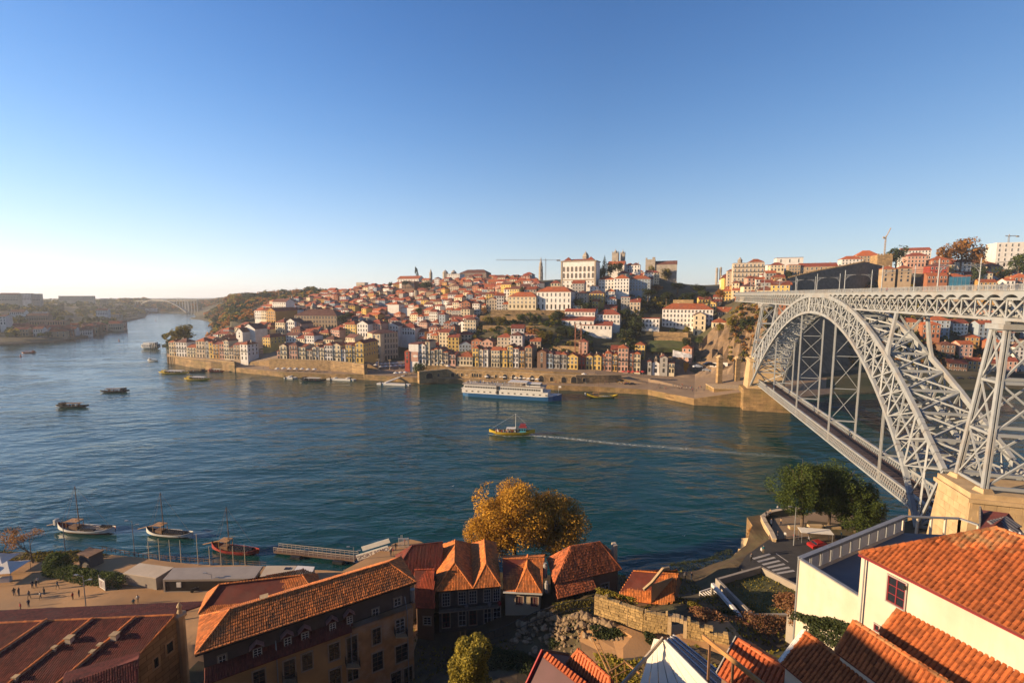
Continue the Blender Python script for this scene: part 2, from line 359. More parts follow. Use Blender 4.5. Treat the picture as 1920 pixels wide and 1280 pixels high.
PC = [
 RC(-287, 405, [(0, 7), (40, 8.5), (100, 11), (150, 9), (200, -4), (2600, -4)]),
 RC(-262, 392, [(0, 7), (40, 8.5), (60, 10), (120, 12), (200, 12), (240, 2), (300, -4), (680, -4), (760, 1), (1600, 30)]),
 RC(-248, 389, [(0, 7), (40, 8.5), (60, 10), (120, 13), (220, 17), (300, 16), (400, 14), (600, 18), (900, 28), (1600, 38)]),
 RC(-240, 386, [(0, 7), (40, 8.5), (60, 10), (120, 14), (220, 20), (400, 24), (600, 30), (850, 40), (1600, 46)]),
 RC(-236, 382, [(0, 4), (30, 4.5), (45, 7), (60, 10), (120, 16), (220, 24), (400, 34), (600, 44), (850, 54), (1600, 58)]),
 RC(-182, 357, [(0, 4.2), (18, 5), (19, 12.3), (45, 13.5), (80, 15), (120, 21), (200, 29), (300, 38), (420, 47), (600, 58), (800, 60), (1600, 58)]),
 RC(-150, 351, [(0, 4.2), (18, 5), (19, 12.0), (45, 13.5), (80, 17), (120, 23), (200, 31), (300, 42), (420, 54), (560, 65), (800, 64), (1600, 60)]),
 RC(-114, 346, [(0, 4.2), (20, 5), (21, 11.5), (45, 13), (80, 17), (150, 27), (250, 39), (330, 51), (400, 64), (600, 69), (1600, 60)]),
 RC(-100, 342, [(0, 4.0), (20, 4.6), (55, 5), (90, 9), (150, 21), (220, 33), (320, 51), (380, 66), (420, 74), (600, 74), (1600, 60)]),
 RC(-74, 335, [(0, 3.8), (20, 4.4), (55, 5), (90, 10), (150, 22), (220, 35), (320, 54), (370, 68), (400, 79), (600, 78), (1600, 60)]),
 RC(-66, 334, [(0, 3.8), (20, 4.2), (21, 9.8), (40, 10.2), (75, 20), (150, 30), (220, 39), (320, 57), (370, 71), (400, 82), (600, 80), (1600, 60)]),
 RC(-35, 331, [(0, 3.5), (18, 4), (19, 9.7), (37, 10.2), (60, 24), (85, 33), (130, 42), (210, 57), (320, 72), (400, 86), (500, 86), (1600, 70)]),
 RC(0, 319, [(0, 3.5), (18, 4), (19, 9.7), (36, 10), (55, 25), (75, 34), (95, 43), (120, 51), (170, 64), (300, 80), (450, 88), (1600, 76)]),
 RC(29, 308, [(0, 3.5), (18, 4), (19, 9.7), (36, 10), (55, 25), (75, 34), (95, 43), (120, 51), (160, 70), (172, 73), (300, 86), (600, 90), (1600, 80)]),
 RC(56, 303, [(0, 3.5), (16, 4), (17, 9.2), (36, 9.6), (60, 22), (95, 31), (130, 44), (160, 64), (180, 73), (235, 86), (500, 84), (1600, 70)]),
 RC(89, 293, [(0, 3.5), (22, 4.5), (24, 6.5), (52, 7), (66, 20), (80, 27), (108, 36), (150, 50), (180, 62), (240, 84), (300, 90), (500, 84), (1600, 70)]),
 RC(108, 265, [(0, 4), (30, 4.5), (62, 7), (75, 12), (95, 20), (120, 32), (145, 38), (190, 55), (250, 66), (400, 80), (1600, 70)]),
 RC(134, 260, [(0, 9), (36, 9.5), (50, 12), (62, 22), (76, 36), (90, 46), (105, 58), (130, 63), (200, 67), (300, 74), (400, 80), (1600, 70)]),
 RC(148, 264, [(0, 2), (16, 6), (30, 9), (40, 20), (56, 36), (70, 48), (92, 60), (125, 66), (200, 74), (260, 88), (1600, 80)]),
 RC(210, 293, [(0, 1), (10, 3), (16, 8), (34, 9), (60, 26), (85, 45), (110, 60), (135, 76), (170, 84), (230, 92), (1600, 80)]),
 RC(347, 310, [(0, 1), (10, 3), (16, 8), (34, 9), (60, 26), (85, 45), (110, 64), (140, 82), (170, 92), (300, 94), (1600, 80)]),
 RC(800, 330, [(0, 1), (10, 3), (16, 8), (34, 9), (60, 26), (85, 45), (110, 60), (140, 80), (170, 90), (300, 92), (1600, 80)])]
HC = [RC(-345, 600, [(0, -4), (2600, -4)]), RC(-342, 520, [(0, 5), (30, 6), (60, -4), (2600, -4)]), RC(-338, 455, [(0, 7), (60, 8), (120, 9), (150, -4), (2600, -4)]), RC(-332, 434, [(0, 7), (60, 8), (140, 10), (180, -4), (2600, -4)]), RC(-287, 405, [(0, 7), (40, 8.5), (100, 11), (150, 9), (200, -4), (2600, -4)])]
WCo = [((-2600, 1900), (-3600, 5200), P_w), ((-1700, 1720), (-2600, 4600), P_w), ((-1330, 1640), (-1700, 4600), P_w), ((-1045, 1594), (-1200, 4600), P_w), ((-898, 1267), (-900, 4200), P_w), ((-769, 1160), (-700, 3900), [(0, 1), (20, 2), (60, 5), (200, 16), (500, 28), (900, 36), (1600, 38)]), ((-560, 1000), (-400, 3600), [(0, 4), (60, 12), (300, 28), (600, 38), (1600, 42)])]
DI = [0, 5, 10, 15, 16, 17, 18, 19, 20, 21, 22, 24, 27, 30, 33, 36, 40, 45, 50, 55, 60, 65, 70, 76, 82, 90, 98, 106, 115, 125, 135, 145, 160, 175, 190, 210, 230, 250, 275, 300, 330, 360, 400, 440, 480, 530, 580, 650, 720, 800, 900, 1000, 1200, 1400, 1700, 2100]
def pickP(d, dz, dd, z, x):
 if d < 0: return 1 if x > -520 else 3
 if dz/max(dd, .01) > 2.2 and z < 15: return 1
 if z < 14 and d < 62 and -345 < x < 210: return 0
 if x > 100 and 25 < d < 105 and dz/max(dd, .01) > 0.55 and x < 260: return 3
 return 2
DI += [2600]
porto, PB = ruled('porto_hillside', PC, DI, [pave_q, stone_q, hill_m, rock_m], pickP, 9, 3.0, True)
head, HBv = ruled('porto_headland', HC, DI, [pave_q, stone_q, hill_m, rock_m], pickP, 6, 0.0, True)
west, WB = ruled('west_bank', WCo, [0, 10, 30, 60, 100, 150, 220, 300, 400, 550, 700, 900, 1100, 1400, 1800, 2400, 3000], [hill_m], lambda *a: 0, 8, 8.0)
P_g = [(0, 2), (8, 4), (60, 9), (150, 18), (300, 31), (450, 37), (900, 36), (2600, 36)]
GC = [((-1500, 300), (-3600, 200), P_g), ((-900, 480), (-3200, 500), P_g), ((-660, 583), (-3000, 900), P_g), ((-631, 623), (-2900, 1000), P_g), ((-662, 712), (-2900, 1200), P_g), ((-710, 805), (-2900, 1400), P_g),
      ((-803, 943), (-2900, 1800), [(0, 2), (8, 4), (60, 8), (150, 14), (300, 26), (450, 33), (900, 36), (2600, 36)]), ((-912, 1050), (-2900, 2100), [(0, 2), (8, 4), (60, 8), (150, 14), (300, 26), (450, 33), (900, 36), (2600, 36)]),
      ((-1048, 1296), (-2900, 2500), P_g), ((-1178, 1468), (-2800, 2900), P_g), ((-1420, 1800), (-2800, 3500), P_g)]
gaia_far, GB = ruled('gaia_far_bank', GC, [0, 4, 8, 20, 35, 60, 90, 120, 150, 190, 240, 300, 360, 420, 500, 600, 750, 900, 1200, 1600, 2100], [hill_m, rock_m], lambda d, dz, dd, z, x: 1 if d < 4 else 0, 8, 6.0)
# far hills closing the valley
mb = MB(); pts = []
for i in range(60):
 x = -3200+i*90; pts.append((x, 3000+120*math.sin(i*.7), 38+9*mnoise.noise(Vector((i*.35, 1, 0)))+5*mnoise.noise(Vector((i*1.7, 3, 0))) + 0))
for a, b in zip(pts, pts[1:]):
 mb.face([(a[0], a[1]-900, -3), (b[0], b[1]-900, -3), (b[0], b[1], b[2]), (a[0], a[1], a[2])]); mb.face([(a[0], a[1], a[2]), (b[0], b[1], b[2]), (b[0], b[1]+900, 20), (a[0], a[1]+900, 20)])
struct('far_hills', mb, hill_m)
# near bank (Gaia), below the viewpoint: heights from scattered survey points (smooth weighting)
CG = [(-131, 108, 3.6), (-100, 104, 3.8), (-70, 102, 3.8), (-50, 101, 3.9), (-30, 101, 4), (-10, 100, 5), (10, 95, 5), (20, 93, 5), (30, 93, 5.2), (38, 95, 6), (44, 97, 7.5), (50, 99, 9.5), (56, 101, 11.5), (64, 104, 12.3), (80, 105, 12.5), (100, 108, 12), (140, 112, 12),
      (-106, 88, 4), (-53, 88, 4), (-97, 80, 4), (-66, 82, 4), (-40, 84, 4), (-120, 60, 6), (-60, 60, 7), (-42, 70, 5.5), (-30, 78, 5), (-15, 88, 5), (0, 90, 5.5), (12, 90, 5.5), (22, 88, 6.5), (32, 87, 8), (-8, 68, 8), (-20, 55, 8), (-25, 48, 9), (-35, 42, 11),
      (2, 69, 10), (9, 68, 13), (14, 66, 15), (5, 60, 14), (12, 60, 18.5), (18, 57, 19), (24, 54, 19.5), (28, 52, 20), (10, 55, 18), (4, 52, 15), (0, 44, 17), (12, 46, 24), (20, 44, 27), (28, 46, 24), (36, 55, 19), (40, 66, 14), (46, 76, 13), (48, 84, 12), (53, 80, 12), (60, 92, 12.2), (70, 96, 12.5), (58, 70, 14), (70, 80, 14), (90, 80, 16),
      (34, 41, 29), (30, 43, 28), (26, 40, 31), (38, 44, 27), (45, 48, 26), (20, 34, 33), (12, 30, 35), (26, 24, 38), (0, 28, 34), (-15, 30, 24), (-35, 25, 26), (-80, 30, 24), (0, 8, 54), (0, -20, 60), (40, 0, 58), (60, 30, 45), (80, 45, 42), (100, 60, 35), (-60, -10, 50), (130, 60, 45), (130, 20, 60), (-130, 20, 30)]
CGa = np.array(CG)
def gaia_z(x, y):
 d2 = (CGa[:, 0]-x)**2+(CGa[:, 1]-y)**2+0.6; w = d2**-1.7; return float((w*CGa[:, 2]).sum()/w.sum())
SH = [(-220, 106)]+[tuple(onz(x, y, z).xy) for x, y, z in ((0, 1033, 3.8), (60, 1037, 3.8), (150, 1031, 3.8), (200, 1038, 3.8), (300, 1053, 3.8), (400, 1059, 3.8), (500, 1063, 3.8), (560, 1068, 3.8), (630, 1074, 3.9), (700, 1078, 4), (815, 1062, 4.2), (890, 1075, 5), (1080, 1082, 5), (1180, 1089, 5), (1260, 1080, 5.5), (1310, 1068, 6.5), (1370, 1047, 8.5), (1398, 1024, 9.5), (1410, 1000, 9.5))]+[(57, 105.5), (62, 105.5), (70, 102), (80, 99), (90, 100), (97, 104), (102, 112), (130, 118), (260, 112)]
V = []; F = []; rows = 0; VS = [0, .004, .01, .02, .035]+[.05+.95*i/60 for i in range(61)]
for i in range(len(SH)-1):
 n = 10 if SH[i+1][0]-SH[i][0] > 12 else 5
 for k in range(n+(1 if i == len(SH)-2 else 0)):
  t = k/n; s = Vector(SH[i]).lerp(Vector(SH[i+1]), t); rows += 1
  V.append((s.x, s.y, -3))
  for v in VS:
   p = Vector((s.x*(1-v)+v*s.x*1.0, s.y*(1-v)+v*(-40))); V.append((p.x, p.y, gaia_z(p.x, p.y)))
n = len(VS)+1; Mi = []
for r in range(rows-1):
 for c in range(n-1):
  F.append((r*n+c, r*n+c+1, (r+1)*n+c+1, (r+1)*n+c)); x, y, z = V[r*n+c+1]
  if c == 0: Mi.append(1)
  elif x < -16 and y > 74 and z < 6.2 and not (x < -95 and y > 100): Mi.append(0)
  elif x < -16 and y > 66 and x > -60: Mi.append(0)
  elif x < -95 and y > 100: Mi.append(3)
  elif x > 8 and x < 29 and 52 < y < 59: Mi.append(0)
  else: Mi.append(2)
me = bpy.data.meshes.new('gaia_bank'); me.from_pydata(V, [], F)
for m in (pave_m, stone_q, soil_m, soil_m): me.materials.append(m)
me.polygons.foreach_set('material_index', Mi); me.update()
bm = bmesh.new(); bm.from_mesh(me); bmesh.ops.recalc_face_normals(bm, faces=bm.faces)
if sum(f.normal.z for f in bm.faces) < 0: bmesh.ops.reverse_faces(bm, faces=bm.faces)
bm.to_mesh(me); bm.free()
struct('gaia_bank', me, None); NB = BVHTree.FromPolygons([Vector(v) for v in V], F)
def gz(x, y, T=None):
 best = None
 for t in ((T,) if T else ((PB, HBv, WB, GB) if y > 200 else (NB,))):
  h = t.ray_cast(Vector((x, y, 400)), Vector((0, 0, -1)))
  if h[0] and (best is None or h[0].z > best): best = h[0].z
 return best
# ================================================================ THE BRIDGE
TH = math.atan(250/math.hypot(FPX, 87)); Bd = Vector((math.sin(TH), math.cos(TH), 0)); Rd = Vector((math.cos(TH), -math.sin(TH), 0))
def BW(X, L, z): return Bd*L + Rd*(67+X) + Vector((0, 0, z))
bm_rot = Matrix(((Rd.x, Bd.x, 0, 0), (Rd.y, Bd.y, 0, 0), (0, 0, 1, 0), (0, 0, 0, 1)))   # local x = across, y = along
ZI = [-4.075, -4.1, -47.824, 2.166, 58.664]; ZE = [2.828, -0.072, -40.654, 0.637, 65.2]
def zi(L): t = (L-200)/90; return ((((ZI[0]*t+ZI[1])*t+ZI[2])*t+ZI[3])*t+ZI[4])-0.3
def ze(L): t = (L-200)/90; return min(64.6, ((((ZE[0]*t+ZE[1])*t+ZE[2])*t+ZE[3])*t+ZE[4])-0.2)
def rx(z): return 3.85+max(0, 60-z)/47*4.2
bridge = thing('iron_arch_bridge', 'grey iron double-deck arch bridge crossing the river on the right', 'bridge', BW(0, 200, 0))
mm = Members(bridge, paint_m)
L0, L1 = 117.5, 284.0; NP = 26
# panel stations equally spaced along the arch
st = []
tmp = [(L0+(L1-L0)*i/400) for i in range(401)]
acc = [0]
for a, b_ in zip(tmp, tmp[1:]): acc.append(acc[-1]+math.hypot(b_-a, (zi(b_)+ze(b_)-zi(a)-ze(a))/2))
for k in range(NP+1):
 s_ = acc[-1]*k/NP; i = min(range(401), key=lambda q: abs(acc[q]-s_)); st.append(tmp[i])
# nodes pair intrados to extrados along the local normal of the arch
def nodes(L):
 zm = (zi(L)+ze(L))/2; sl = ((zi(L+.5)+ze(L+.5))-(zi(L-.5)+ze(L-.5)))/2
 nx, nz = -sl/math.hypot(1, sl), 1/math.hypot(1, sl)
 def hit(fn, sg):
  t = 0.0
  for _ in range(200):
   t += 0.1*sg; l = L+nx*t; z = zm+nz*t
   if (z >= fn(l) if sg > 0 else z <= fn(l)): break
   if z < 9: break
  return l, z
 a = hit(zi, -1); b = hit(ze, 1)
 return a, b
ND = [nodes(L) for L in st]
ND[0] = ((117.0, 14.2), (112.5, 29.0)); ND[-1] = ((284.5, 12.6), (289.0, 29.0))
ND[1] = ((120.2, 18.6), (115.0, 31.4)) if ND[1][1][0] < 113 or ND[1][0][1] < 15 else ND[1]
for sgn in (-1, 1):
 for which, wd, hh in ((0, 0.95, 0.9), (1, 1.25, 0.8)):
  mbc = MB(); prev = None
  for i in range(0, NP+1):
   for sub in range(4 if i < NP else 1):
    t = sub/4; a = ND[i][which]; l, z = a if not sub else (lerp(a[0], ND[i+1][which][0], t), 0)
    if sub:
     fz = zi if which == 0 else ze
     z = lerp(a[1], ND[i+1][which][1], t) if i in (0, 1, NP-1, NP-2) else fz(l)
    p = BW(sgn*rx(z), l, z)
    if prev is not None:
     mbc.bar(prev, p, wd, hh, up=Bd.cross(Vector((0, 0, 1))), e0=.12, e1=.12)
    prev = p
  part('arch_chord', mbc, paint_m, bridge, True)
 P = [[BW(sgn*rx(z), l, z) for (l, z) in nd] for nd in ND]
 for i in range(NP+1):
  a, b_ = P[i]; mm.add('arch_strut', a, b_, .42, .42)
  if i < NP:
   c, d = P[i+1]
   mm.add('arch_brace', a, d, .36, .34); mm.add('arch_brace', b_, c, .36, .34)
   mm.add('middle_chord', (a+b_)/2, (c+d)/2, .3, .3)
   mm.add('arch_strut', (a+c)/2, (b_+d)/2, .24, .24)
# lateral bracing between the two ribs, at both chords, and cross frames
for i in range(NP+1):
 for w in (0, 1):
  a = BW(-rx(ND[i][w][1]), *ND[i][w]); b_ = BW(rx(ND[i][w][1]), *ND[i][w])
  mm.add('cross_beam', a, b_, .5, .6)
  if i < NP:
   c = BW(-rx(ND[i+1][w][1]), *ND[i+1][w]); d = BW(rx(ND[i+1][w][1]), *ND[i+1][w])
   mm.add('wind_brace', a, d, .42, .4); mm.add('wind_brace', b_, c, .42, .4)
 a = BW(-rx(ND[i][0][1]), *ND[i][0]); b_ = BW(rx(ND[i][1][1]), *ND[i][1]); c = BW(rx(ND[i][0][1]), *ND[i][0]); d = BW(-rx(ND[i][1][1]), *ND[i][1])
 mm.add('sway_brace', a, b_, .34, .34); mm.add('sway_brace', c, d, .34, .34)
 m1 = (a+d)/2; m2 = (b_+c)/2; mm.add('sway_brace', m1, m2, .28, .28)
# upper deck
GA, GBe = 10.0, 368.0; PAN = 4.16; npan = int((GBe-GA)/PAN)
zb, zt = 60.55, 64.3
for sgn in (-1, 1):
 X = sgn*3.3
 for z, h in ((zb, .55), (zt, .45)):
  m1 = MB().bar(BW(X, GA, z), BW(X, GBe, z), .6, h, up=(0, 0, 1)); part('girder_chord', m1, paint_m, bridge, True)
 for i in range(npan):
  l = GA+i*PAN
  mm.add('girder_brace', BW(X, l, zt), BW(X, l+PAN, zb), .34, .2, up=Rd); mm.add('girder_brace', BW(X-.22*sgn, l, zb), BW(X-.22*sgn, l+PAN, zt), .34, .2, up=Rd)
  mm.add('girder_post', BW(X, l, zb), BW(X, l, zt), .22, .22)
for i in range(npan+1):
 l = GA+i*PAN
 mm.add('floor_beam', BW(-4, l, 64.75), BW(4, l, 64.75), .3, .5); mm.add('floor_beam', BW(-3.3, l, zb), BW(3.3, l, zb), .25, .3)
 if i < npan: mm.add('girder_lateral', BW(-3.3, l, zb), BW(3.3, l+PAN, zb), .2, .2); mm.add('girder_lateral', BW(3.3, l, zb), BW(-3.3, l+PAN, zb), .2, .2)
m1 = MB().box(-3.9, 3.9, GA, GBe, 65.05, 65.35, Matrix.Translation(Rd*67) @ bm_rot); part('upper_deck', m1, conc_m, bridge, True)
for sgn in (-1, 1):     # fascia with arched brackets below
 m1 = MB(); Xa, Xb = sgn*4.02, sgn*4.12; zt2 = 65.75
 for i in range(npan):
  l = GA+i*PAN; prv = None
  for k in range(9):
   t = k/8; zz = 64.15+0.95*(1-abs(2*t-1)**2.4); cur = (l+t*PAN, zz)
   if prv:
    for Xq in (Xa, Xb): m1.face([BW(Xq, prv[0], prv[1]), BW(Xq, cur[0], cur[1]), BW(Xq, cur[0], zt2), BW(Xq, prv[0], zt2)])
    m1.face([BW(Xa, prv[0], prv[1]), BW(Xb, prv[0], prv[1]), BW(Xb, cur[0], cur[1]), BW(Xa, cur[0], cur[1])])
    m1.face([BW(sgn*3.4, prv[0], prv[1]), BW(Xa, prv[0], prv[1]), BW(Xa, cur[0], cur[1]), BW(sgn*3.4, cur[0], cur[1])])
   prv = cur
 m1.bar(BW(sgn*4.12, GA, 65.82), BW(sgn*4.12, GBe, 65.82), .42, .16)
 part('arched_fascia', m1, paint_m, bridge, True)
 m1 = MB(); X = sgn*4.0
 m1.bar(BW(X, GA, 66.95), BW(X, GBe, 66.95), .08, .08); m1.bar(BW(X, GA, 66.1), BW(X, GBe, 66.1), .05, .05)
 for i in range(npan*2):
  l = GA+i*PAN/2; m1.bar(BW(X, l, 65.8), BW(X, l, 67.0), .09, .09)
 l = GA+40
 while l < GBe: m1.bar(BW(X, l, 66.1), BW(X, l, 66.95), .035, .035); l += .26
 part('upper_railing', m1, paint_m, bridge, True, 'stuff')
# lower deck
LA, LB = 92.0, 306.0; z0, z1 = 14.0, 17.3
for sgn in (-1, 1):
 X = sgn*4.0
 for z, h in ((z0, .55), (z1, .4)):
  part('lower_deck_chord', MB().bar(BW(X, LA, z), BW(X, LB, z), .7, h), paint_m, bridge, True)
 i = 0; l = LA
 while l < LB-1.2:
  mm.add('lower_lattice', BW(X, l, z0), BW(X, l+2.2, z1), .16, .12, up=Rd); mm.add('lower_lattice', BW(X+.12, l, z1), BW(X+.12, l+2.2, z0), .16, .12, up=Rd)
  l += 1.1
part('roadway', MB().box(-3.9, 3.9, LA, LB, 14.9, 15.2, Matrix.Translation(Rd*67) @ bm_rot), mat('lower_deck_asphalt', (0.085, 0.06, 0.055), 0.9, 0.2, 0.3), bridge, True)
m1 = MB(); l = LA
while l < LB: m1.box(-3.3, 3.3, l, l+.9, 15.2, 15.24, Matrix.Translation(Rd*67) @ bm_rot); l += 2.1
part('timber_strips', m1, mat('deck_strips', (0.13, 0.09, 0.08), 0.9, 0.2, 0.3), bridge, True, 'stuff')
for sgn in (-1, 1):
 part('footway', MB().box(*sorted((sgn*2.9, sgn*3.8)), LA, LB, 15.2, 15.4, Matrix.Translation(Rd*67) @ bm_rot), mat('footway_rust', (0.22, 0.13, 0.09), 0.9), bridge, True)
# hangers under the arch with crossed stays
for L in (144.2, 180.5, 216.0, 251.8):
 top = min(zi(L), 60)-.3
 for sgn in (-1, 1):
  for o in (-.35, .35): mm.add('hanger', BW(sgn*4.0, L+o, z0-.4), BW(sgn*min(4.0, rx(top)), L+o, top), .22, .34, up=Rd)
  part('hanger_web', MB().bar(BW(sgn*4.0, L, z1), BW(sgn*min(4, rx(top)), L, top), .08, .6, up=Rd), paint_m, bridge, True)
 nt = max(1, int((top-21.5)/8.5)); hs = [21.5+(top-21.5)*k/nt for k in range(nt+1)]
 for a, c in zip(hs, hs[1:]):
  mm.add('hanger_stay', BW(-4, L, a), BW(4, L, c), .16, .16); mm.add('hanger_stay', BW(4, L, a), BW(-4, L, c), .16, .16)
 for a in hs: mm.add('hanger_tie', BW(-4, L, a), BW(4, L, a), .2, .5 if a == hs[0] else .25)
# posts from the arch back to the girder
for L in (143.5, 258.5):
 zz = ze(L)
 for sgn in (-1, 1):
  m1 = MB(); Xq = sgn*rx(zz); w = 1
  for k, (q, w) in enumerate(((0, 2.6), (.15, 1.6), (.4, 1.15), (1, .9))):
   cur = (BW(lerp(Xq, sgn*3.3, q), L, lerp(zz-.2, zb, q)), w)
   if k:
    for f in (-.28, .28):
     m1.face([prev[0]+Rd*f-Bd*prev[1]/2, prev[0]+Rd*f+Bd*prev[1]/2, cur[0]+Rd*f+Bd*cur[1]/2, cur[0]+Rd*f-Bd*cur[1]/2])
    for e in (-1, 1):
     m1.face([prev[0]-Rd*.28+Bd*e*prev[1]/2, prev[0]+Rd*.28+Bd*e*prev[1]/2, cur[0]+Rd*.28+Bd*e*cur[1]/2, cur[0]-Rd*.28+Bd*e*cur[1]/2])
   prev = cur
  part('arch_post', m1, paint_m, bridge, True)
 mm.add('post_brace', BW(-rx(zz), L, zz), BW(3.3, L, zb), .4); mm.add('post_brace', BW(rx(zz), L, zz), BW(-3.3, L, zb), .4)
# pier towers
for (la, lb, ta, tb, ls) in ((101.5, 109.0, 105.0, 108.4, 1), (292.5, 285.0, 288.4, 285.0, -1)):
 zf, zp = 29.6, 58.6
 def leg(sgn, e, z): t = (z-zf)/(zp-zf); return BW(sgn*lerp(6.2, 3.3, t), lerp((la, lb)[e], (ta, tb)[e], t), z)
 for sgn in (-1, 1):
  for e in (0, 1):
   for o in (-.28, .28):
    part('pier_leg', MB().bar(leg(sgn, e, zf)+Rd*o, leg(sgn, e, zp)+Rd*o, .3, .7, up=Bd), paint_m, bridge, True)
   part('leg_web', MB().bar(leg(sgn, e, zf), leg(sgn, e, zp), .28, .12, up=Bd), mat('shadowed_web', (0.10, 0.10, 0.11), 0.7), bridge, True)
 lv = [zf+.3, 39.5, 49.0, zp]
 for a, c in zip(lv, lv[1:]):
  for sgn in (-1, 1):
   mm.add('pier_brace', leg(sgn, 0, a), leg(sgn, 1, c), .26); mm.add('pier_brace', leg(sgn, 1, a), leg(sgn, 0, c), .26)
  for e in (0, 1):
   mm.add('pier_brace', leg(-1, e, a), leg(1, e, c), .3); mm.add('pier_brace', leg(1, e, a), leg(-1, e, c), .3)
 for z in lv:
  for e in (0, 1): mm.add('pier_tie', leg(-1, e, z), leg(1, e, z), .4, .6)
  for sgn in (-1, 1): mm.add('pier_tie', leg(sgn, 0, z), leg(sgn, 1, z), .35, .5)
 part('pier_head', MB().box(-4.3, 4.3, min(ta, tb)-.7, max(ta, tb)+.7, 58.7, 59.7, Matrix.Translation(Rd*67) @ bm_rot), paint_m, bridge, True)
 part('bearing', MB().box(-3.7, -2.9, min(ta, tb), max(ta, tb), 59.7, 60.3, Matrix.Translation(Rd*67) @ bm_rot), paint_m, bridge, True)
 part('bearing', MB().box(2.9, 3.7, min(ta, tb), max(ta, tb), 59.7, 60.3, Matrix.Translation(Rd*67) @ bm_rot), paint_m, bridge, True)
mm.flush(280)
# masonry piers carrying the towers
def mpier(la, lb, name_label, plaque):
 r = thing('masonry_pier', name_label, 'pier', BW(0, (la+lb)/2, 0))
 M = Matrix.Translation(Rd*67) @ bm_rot
 def ring(m1, x, a, c, z0_, z1_, bat=0.0):
  lo = [(-x-bat, a-bat), (x+bat, a-bat), (x+bat, c+bat), (-x-bat, c+bat)]; hi = [(-x, a), (x, a), (x, c), (-x, c)]
  for k in range(4):
   j = (k+1) % 4; m1.face([M @ Vector((*lo[k], z0_)), M @ Vector((*lo[j], z0_)), M @ Vector((*hi[j], z1_)), M @ Vector((*hi[k], z1_))])
  m1.face([M @ Vector((*h, z1_)) for h in hi])
 m1 = MB(); ring(m1, 8.6, la, lb, -3, 27.3, 2.0); part('pier_body', m1, stone_l, r, True)
 m1 = MB(); m1.box(-9.2, 9.2, la-.6, lb+.6, 27.3, 28.0, M); part('cornice', m1, stone_l, r, True)
 m1 = MB(); m1.box(-8.8, 8.8, la-.2, lb+.2, 28.0, 29.0, M); part('upper_course', m1, stone_l, r, True)
 for sx_ in (-1, 1):
  for e in (0, 1):
   q = BW(sx_*6.2, (la+1.2, lb-1.0)[e], 29.0); m1 = MB(); m1.lathe(q, [(1.5, 0), (1.1, .7), (1.1, .75)], 4); part('footing_block', m1, stone_l, r, True)
 # coursed ashlar blocks standing slightly proud, south and west faces
 blocks = []
 for k in range(13):
  zz = 9+k*1.4; off = (k % 2)*.9
  x = -8.4+off
  while x < 8.3: blocks.append(('s', x, zz)); x += 1.85
  y = la+.2+off*.8
  while y < lb-1.4: blocks.append(('w', y, zz)); y += 1.6
 for (f, q, zz) in blocks:
  bat = 2.0*(27.3-zz-.7)/30.3
  m1 = MB(); j = random.uniform(.02, .06)
  if f == 's': m1.box(q+.03, q+1.80, la-bat-j, la-bat+.1, zz+.03, zz+1.36, M)
  else: m1.box(-8.6-bat-j, -8.6-bat+.1, q+.03, q+1.56, zz+.03, zz+1.36, M)
  if plaque: part('granite_block', m1, stone_l, r, True)
 if plaque:
  bat = 2.0*(27.3-21.5)/30.3
  y = la-bat-.35
  m1 = MB(); m1.box(-3.6, 5.6, y-.02, y+.5, 20.6, 22.9, M); part('plaque', m1, mat('pale_plaque', (0.62, 0.50, 0.36), 0.8, 0.08, 2), r, True)
  for bx in ((-3.75, 5.75, 22.9, 23.15), (-3.75, 5.75, 20.35, 20.6), (-4.0, -3.6, 20.2, 23.3), (5.6, 6.0, 20.2, 23.3)):
   part('plaque_frame', MB().box(bx[0], bx[1], y-.2, y+.45, bx[2], bx[3], M), mat('plaque_edge', (0.70, 0.62, 0.50), 0.8), r, True)
  cu = bpy.data.curves.new('lettering', 'FONT'); cu.body = 'PONTE LUIZ I'; cu.size = 1.35; cu.extrude = .03; cu.space_character = 1.15; cu.align_x = 'CENTER'
  tmp_ = bpy.data.objects.new('t', cu); COL.objects.link(tmp_); bpy.context.view_layer.update()
  me_ = bpy.data.meshes.new_from_object(tmp_.evaluated_get(bpy.context.evaluated_depsgraph_get())); bpy.data.objects.remove(tmp_)
  me_.materials.clear(); me_.materials.append(mat('carved_letters', (0.42, 0.31, 0.20), 0.85))
  o = link('lettering', me_); o.parent = r
  o.matrix_local = rootM(r).inverted() @ M @ Matrix.Translation((1.0, y-.04, 21.25)) @ Matrix.Rotation(math.pi/2, 4, 'X')
 return r
mpier(100.5, 110.0, 'honey-coloured granite bridge pier with an engraved name plaque', True)
mpier(284.0, 293.5, 'tall pale granite pier at the far foot of the iron arch', False)
for la, lb, s_ in ((100, 122, 'near'), (279.5, 294, 'far')):
 m1 = MB(); m1.box(-12, 12, la, lb, -3, 12.0, Matrix.Translation(Rd*67) @ bm_rot)
 solo('abutment', m1, stone_q, 'low stone abutment under the %s springing of the arch' % s_, 'abutment')
